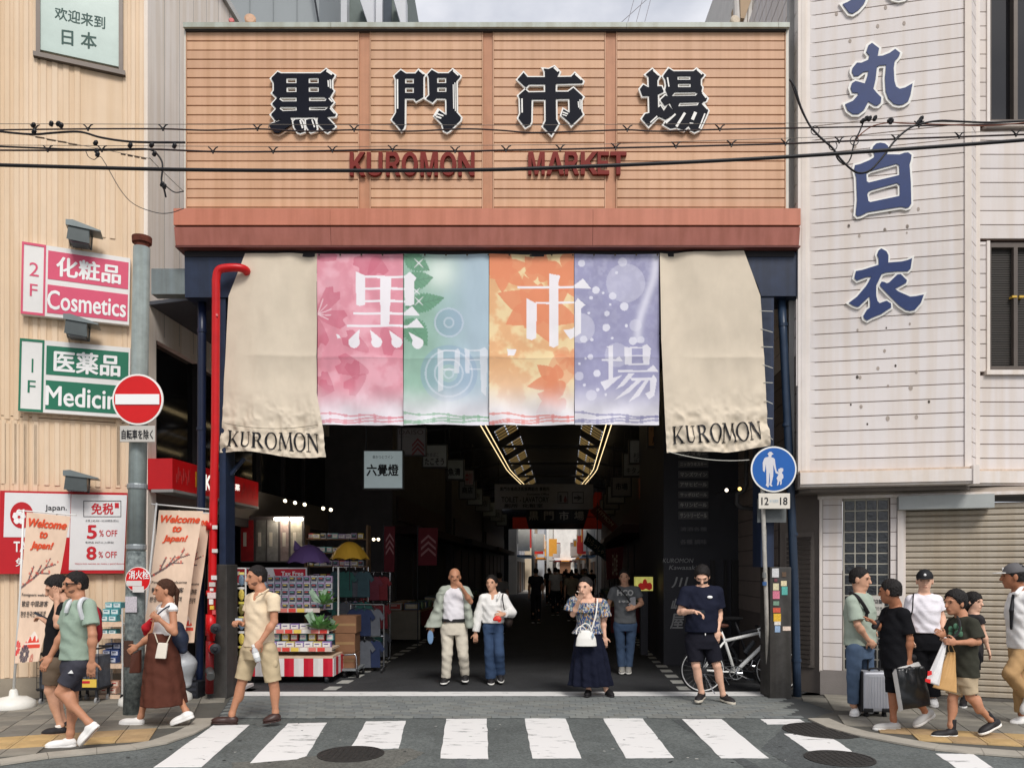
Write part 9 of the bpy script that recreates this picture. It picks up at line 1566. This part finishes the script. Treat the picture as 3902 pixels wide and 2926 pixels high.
# ---- silver suitcase
q = lambda x,y,Y=8.78: at(*Z7p(x,y),Y); a,b = q(188,1455),q(452,1035); t = root('suitcase','silver ribbed suitcase with black trim on the right pavement','suitcase',((a.x + b.x) / 2,8.85,0)); SV = M('silver_shell',(186,188,194),.4,.06,metal=.25); BT_ = M('black_trim',(30,30,32),.5,.1)
bevel(Geo().box((a.x + .02,8.72,.075),(b.x,8.98,b.z - .01)).obj('shell',SV,t),.03,4)
for k in range(7): x = a.x + .07 + k * (b.x - a.x - .1) / 7; Geo().prism([[(x,0),(x + .008,-.009),(x + .026,-.009),(x + .034,0)]],lambda p,q_,r: Vector((p,8.72 + q_,r)),.12,b.z - .06).obj('rib',SV,t)
bevel(Geo().box((a.x,8.74,.07),(a.x + .024,8.96,b.z)).obj('side_gusset',BT_,t),.01); bevel(Geo().box((a.x + .02,8.7,.075),(a.x + .12,8.74,.12)).obj('corner_guard',BT_,t),.01); bevel(Geo().box((b.x - .1,8.7,.075),(b.x + .005,8.74,.12)).obj('corner_guard',BT_,t),.01)
for x in (a.x + .06,b.x - .06):
    for y in (8.76,8.94): Geo().lathe((x - .014,y,.034),[(.006,0),(.034,0),(.034,.028),(.006,.028)],14,ax=(1,0,0)).obj('wheel',RUBBER,t); Geo().box((x - .018,y - .016,.036),(x + .018,y + .016,.078)).obj('wheel_mount',BT_,t)
for xx in (262,372): p0 = q(xx,1035,8.9); Geo().tube([(p0.x,8.9,p0.z - .05),(p0.x,8.9,q(0,780,8.9).z)],.009,8).obj('telescopic_rod',BT_,t)
Geo().tube([(q(262,0,8.9).x,8.9,q(0,782,8.9).z),(q(372,0,8.9).x,8.9,q(0,782,8.9).z)],.016,8).obj('pull_handle',BT_,t); Geo().tube(smooth_path([q(270,1035,8.82),q(290,1015,8.82),q(350,1015,8.82),q(370,1035,8.82)],4),.012,7).obj('carry_handle',BT_,t)
# ---- bicycles
def bicycle(label,Y,dx,frame,dark,rim_m):
    Bz = zm(2400,1600,.6932); P = lambda x,y,d=0: at(*Bz(x,y),Y) + Vector((dx,d,0)); k = Y / F * .6932; gz = .0; rr = .312; hub_r = P(400,1385); hub_f = P(812,1385); hub_r.z = hub_f.z = rr; sh = rr - (at(*Bz(0,1385),Y).z); Q = lambda x,y,d=0: P(x,y,d) + Vector((0,0,sh)); t = root('bicycle',label,'bicycle',(P(600,0).x,Y,0),'parked bicycles')
    for h_ in (hub_r,hub_f):
        c = [h_ + Vector((rr * .965 * math.cos(a),0,rr * .965 * math.sin(a))) for a in np.linspace(0,6.2832,49)[:-1]]; wl = Geo().tube(c,.014,8,closed=True).obj('tyre',RUBBER,t,True); c = [h_ + Vector((rr * .915 * math.cos(a),0,rr * .915 * math.sin(a))) for a in np.linspace(0,6.2832,49)[:-1]]; Geo().tube(c,.0095,6,closed=True).obj('rim',rim_m,wl,True); g = Geo()
        for i in range(24): a = i * math.pi / 12; Geo().tube([h_ + Vector((.015 * math.cos(a + .5),.02 * (-1) ** i,.015 * math.sin(a + .5))),h_ + Vector((rr * .91 * math.cos(a),0,rr * .91 * math.sin(a)))],.0016,4).obj('spoke',CHROME if not dark else DARKMETAL,wl)
        Geo().tube([h_ + Vector((0,-.05,0)),h_ + Vector((0,.05,0))],.016,10).obj('hub',CHROME,wl)
    bb = Q(578,1398); st = Q(522,1225); se = Q(497,1160); ht = Q(712,1182); hb = Q(742,1240); T = lambda n,pts,r: Geo().tube(pts,r,10).obj(n,frame,t,True)
    T('seat_tube',[bb,st,se],[.02,.02,.015]); T('top_tube',[st,ht],.023); T('down_tube',[bb,hb],.028); T('head_tube',[ht + Vector((-.004,0,.02)),hb],.026)
    for d in (-.045,.045): e = Vector((0,d,0)); T('seat_stay',[st + e * .3,hub_r + e],.009); T('chain_stay',[bb + e * .5,hub_r + e],.010); T('fork_blade',[hb + e * .6,hub_f + e],.012)
    cr = bb + Vector((0,-.06,0)); ring_ = Geo().tube([cr + Vector((.088 * math.cos(a),0,.088 * math.sin(a))) for a in np.linspace(0,6.2832,33)[:-1]],.008,6,closed=True).obj('chainring',CHROME if not dark else DARKMETAL,t)
    for i in range(5): a = i * 1.2566; Geo().tube([cr,cr + Vector((.088 * math.cos(a),0,.088 * math.sin(a)))],.007,5).obj('ring_arm',CHROME,ring_)
    pd = Q(650,1432); Geo().tube([cr + Vector((0,-.015,0)),pd + Vector((0,-.07,0))],.011,7).obj('crank',CHROME,t); Geo().box((-.045,-.11,-.01),(.045,-.03,.012),lambda a,b,c: pd + Vector((a,b,c))).obj('pedal',DARKMETAL,t); p2 = cr * 2 - pd; Geo().tube([cr + Vector((0,.13,0)),Vector((p2.x,Y + .08,p2.z))],.011,7).obj('crank',CHROME,t); Geo().box((-.045,.09,-.01),(.045,.17,.012),lambda a,b,c: Vector((p2.x,Y,p2.z)) + Vector((a,b,c))).obj('pedal',DARKMETAL,t)
    s_ = hub_r + Vector((0,-.06,0)); Geo().lathe(s_,[(.02,0),(.045,.004),(.04,.02),(.02,.024)],16,ax=(0,-1,0)).obj('cassette',DARKMETAL,t)
    for z1,z2 in ((.045,.088),(-.045,-.088)): Geo().tube([s_ + Vector((0,-.01,z1)),cr + Vector((0,0,z2))],.004,5).obj('chain_run',DARKMETAL,t)
    sd = Q(488,1142); sdf_obj(Fld(.008,.02).cone(sd + Vector((-.10,0,.0)),sd + Vector((.12,0,.0)),.06,.02).half(sd + Vector((0,0,.03)),(0,0,1)).half(sd + Vector((0,0,-.025)),(0,0,-1)),'saddle',M('saddle_brown',(84,50,38),.5,.1) if not dark else RUBBER,t)
    stm = Q(705,1160); T('stem',[ht,stm,stm + Vector((.06,0,.02))],.013); Geo().tube([stm + Vector((.06,-.27,.02)),stm + Vector((.06,.27,.02))],.012,8).obj('handlebar',DARKMETAL,t)
    for d in (-1,1): Geo().tube([stm + Vector((.06,d * .17,.02)),stm + Vector((.06,d * .28,.02))],.017,8).obj('grip',RUBBER,t); Geo().tube([stm + Vector((.07,d * .16,.0)),stm + Vector((.11,d * .24,-.02))],.006,5).obj('brake_lever',DARKMETAL,t)
    if not dark:
        lk = Q(750,1262); Geo().tube([lk + Vector((.05 * math.cos(a),-.05 + .06 * math.sin(a),.05 * math.sin(a) * .5)) for a in np.linspace(0,6.28,17)[:-1]],.007,6,closed=True).obj('cable_lock',M('lock_yellow',(206,160,40),.5,.1),t)
        Geo().tube([Q(680,1228,-.02),Q(630,1290,-.02)],.034,12).obj('frame_bottle',DARKMETAL,t)
    Geo().tube([hub_r + Vector((-.02,-.05,.0)),Vector((hub_r.x + .12,Y - .18,.012))],.008,6).obj('kickstand',CHROME,t); return t
bicycle('white bicycle locked to the sign pole behind the masked man',10.56,0,M('white_frame',(240,240,236),.3,.02),False,M('pale_rim',(206,206,204),.4,.05)); bicycle('dark bicycle parked behind the white bicycle',11.35,.22,M('black_frame',(30,30,34),.4,.1),True,DARKMETAL)
# ---- shoppers deep in the arcade
def far_person(label,X_,Y,hgt,yaw,top_c,bot_c,skirt=False,hair_='short'):
    z = lambda a,b: (CX + F * (X_ + a * .001) / Y,HY - F * (hgt - b * .001 * hgt / 1.7 - EYE) / Y)
    d = .12 if random.random() < .5 else -.12
    return person(label,z,Y,dict(head=(0,115),nk=(0,245),shA=(-170,310),elA=(-215,580,.03),wrA=(-215,830,-.05),shB=(170,310),elB=(215,580,.03),wrB=(215,830,-.05),hpA=(-85,830),knA=(-85,1230,-.05 - d * .3),anA=(-85,1600,d),hlA=(-85,1690,d + .06),toA=(-90,1695,d - .18),hpB=(85,830),knB=(85,1230,-.05 + d * .3),anB=(85,1600,-d),hlB=(85,1690,-d + .06),toB=(90,1695,-d - .18)),225,yaw,yaw,0,'m',(hair_,HAIRB),dict(mat=cloth_m('far_%d_%d_%d' % top_c,top_c),hem=840,sleeve=.6,loose=1.1),dict(kind='trousers',mat=cloth_m('far_%d_%d_%d' % bot_c,bot_c),waist=810,len=1.95,loose=1.1),dict(mat=BSHOE),vox=.02)
far = [(-1.0,20,1.6,180,(120,118,116),(40,40,46),'shopper in grey tee walking away, nearest in the dim arcade'),(.0,24,1.72,180,(44,44,50),(36,36,40),'dark dressed shopper in the middle of the dim arcade'),(1.4,25,1.62,170,(150,140,120),(60,60,66),'beige dressed shopper beside the red flag in the arcade'),(.7,28,1.75,180,(206,206,206),(40,42,48),'white shirted shopper in the middle distance of the arcade'),(-.3,30,1.66,10,(60,50,54),(34,34,38),'shopper facing out in dark maroon in the arcade'),(1.7,31,1.70,180,(50,56,70),(40,40,44),'navy shirted shopper on the right in the arcade'),(1.1,34,1.6,175,(90,84,80),(44,40,40),'brown shirted shopper far along the arcade'),(.2,36,1.74,180,(38,38,42),(36,36,40),'tall dark shopper far along the arcade'),(2.2,37,1.68,0,(170,166,160),(44,46,54),'pale shirted shopper far right along the arcade'),(.7,40,1.7,180,(60,60,66),(40,40,46),'shopper near the far end, left of the bright opening'),(1.6,42,1.66,180,(46,50,56),(38,38,44),'shopper near the far end, in the bright opening'),(2.5,44,1.72,0,(120,112,104),(50,50,56),'shopper near the far end, right of the bright opening'),(2.9,52,1.7,180,(226,224,222),(56,58,70),'white shirted shopper in the bright street beyond'),(1.2,55,1.68,180,(90,60,60),(50,50,56),'red shirted shopper in the bright street beyond')]
xt_ = [('left',-.7,38.5),('left centre',-.2,44),('centre',.35,45.5),('right centre',.9,39),('right',1.5,47),('far right',2.0,41)]
for i,(w_,x,Y) in enumerate(xt_): far.append((x + .9,Y,1.62 + .03 * (i % 4),180 if i % 2 else 5,[(52,50,54),(96,92,90),(40,44,54)][i % 3],(40,40,46),'small crowd figure at the %s of the bright opening' % w_))
for (x,Y,h_,yw,tc_,bc_,l_) in far: far_person(l_,x * .8 - .9 + .0686 * Y,Y,h_,yw,tc_,bc_)[0]['group'] = 'shoppers deep in the arcade'

# ---- dim stalls along the walkway
bin_k = [boxgood('produce_bin','bin',.34,.34,.16,c,d,(200,196,186)) for c,d in (((150,120,84),(190,110,50)),((84,110,84),(120,140,70)),((170,166,160),(180,70,60)),((70,84,110),(190,180,150)))]
for i,(u,v,l_) in enumerate([(2.25,9.2,'right stall just past the grey tee man'),(2.35,13.5,'right stall midway along the arcade'),(-3.0,7.4,'left stall behind the clothes racks'),(-2.9,11.5,'left stall behind the walking couple'),(-2.8,16,'left stall deep in the arcade'),(2.45,18,'right stall deep in the arcade')]):
    t = aroot('market_stall','dim table of the ' + l_,'stall',u,v,0,'dim stalls in the arcade'); abox('table_top',u - .42,u + .42,v,v + 2.2,.72,.76,M('stall_wood',(120,96,72),.7,.2),t); abox('cloth_skirt',u - .42,u + .42,v - .015,v - .002,.1,.74,M('skirt_%d' % (i % 3),[(110,44,46),(70,78,96),(126,120,108)][i % 3],.8,.15),t)
    for a in (-.38,.34):
        for b in (.05,2.1): abox('leg',u + a,u + a + .04,v + b,v + b + .04,0,.72,DARKMETAL,t)
    for k in range(8): bin_k[(k + i) % 4].put(arc(u - .2 + .4 * (k % 2),v + .22 + .5 * (k // 2),.762),'%s bin in the %s row of the %s' % (['left','right'][k % 2],ORD[k // 2],l_),'bins on the dim stalls')

# ---- tall gift shelf in the gloom behind the umbrellas
Yg2 = 14.1; g0,g1 = at(1165,0,Yg2).x,at(1395,0,Yg2).x; t = root('gift_shelf','tall dim shelf of small gifts behind the umbrellas and clothes racks','shelf',((g0 + g1) / 2,Yg2,0)); nb = int((g1 - g0) / .115)
for x in (g0 - .03,g1): Geo().box((x,Yg2,0),(x + .03,Yg2 + .3,2.5)).obj('side_panel',M('stall_wood'),t)
for r_ in range(9):
    z = .25 + r_ * .25; Geo().box((g0,Yg2,z - .02),(g1,Yg2 + .3,z)).obj('shelf_board',M('stall_wood'),t)
    for k in range(nb): (row + snack)[(r_ * 5 + k * 2 + (k * r_) % 3) % 9].put((g0 + .07 + k * .115,Yg2 + .08 + .03 * ((k * 7 + r_) % 3),z),'%s gift from the left on the %s board of the tall dim shelf' % (ORD[k % 12],ORD[r_]),'gifts on the tall dim shelf')
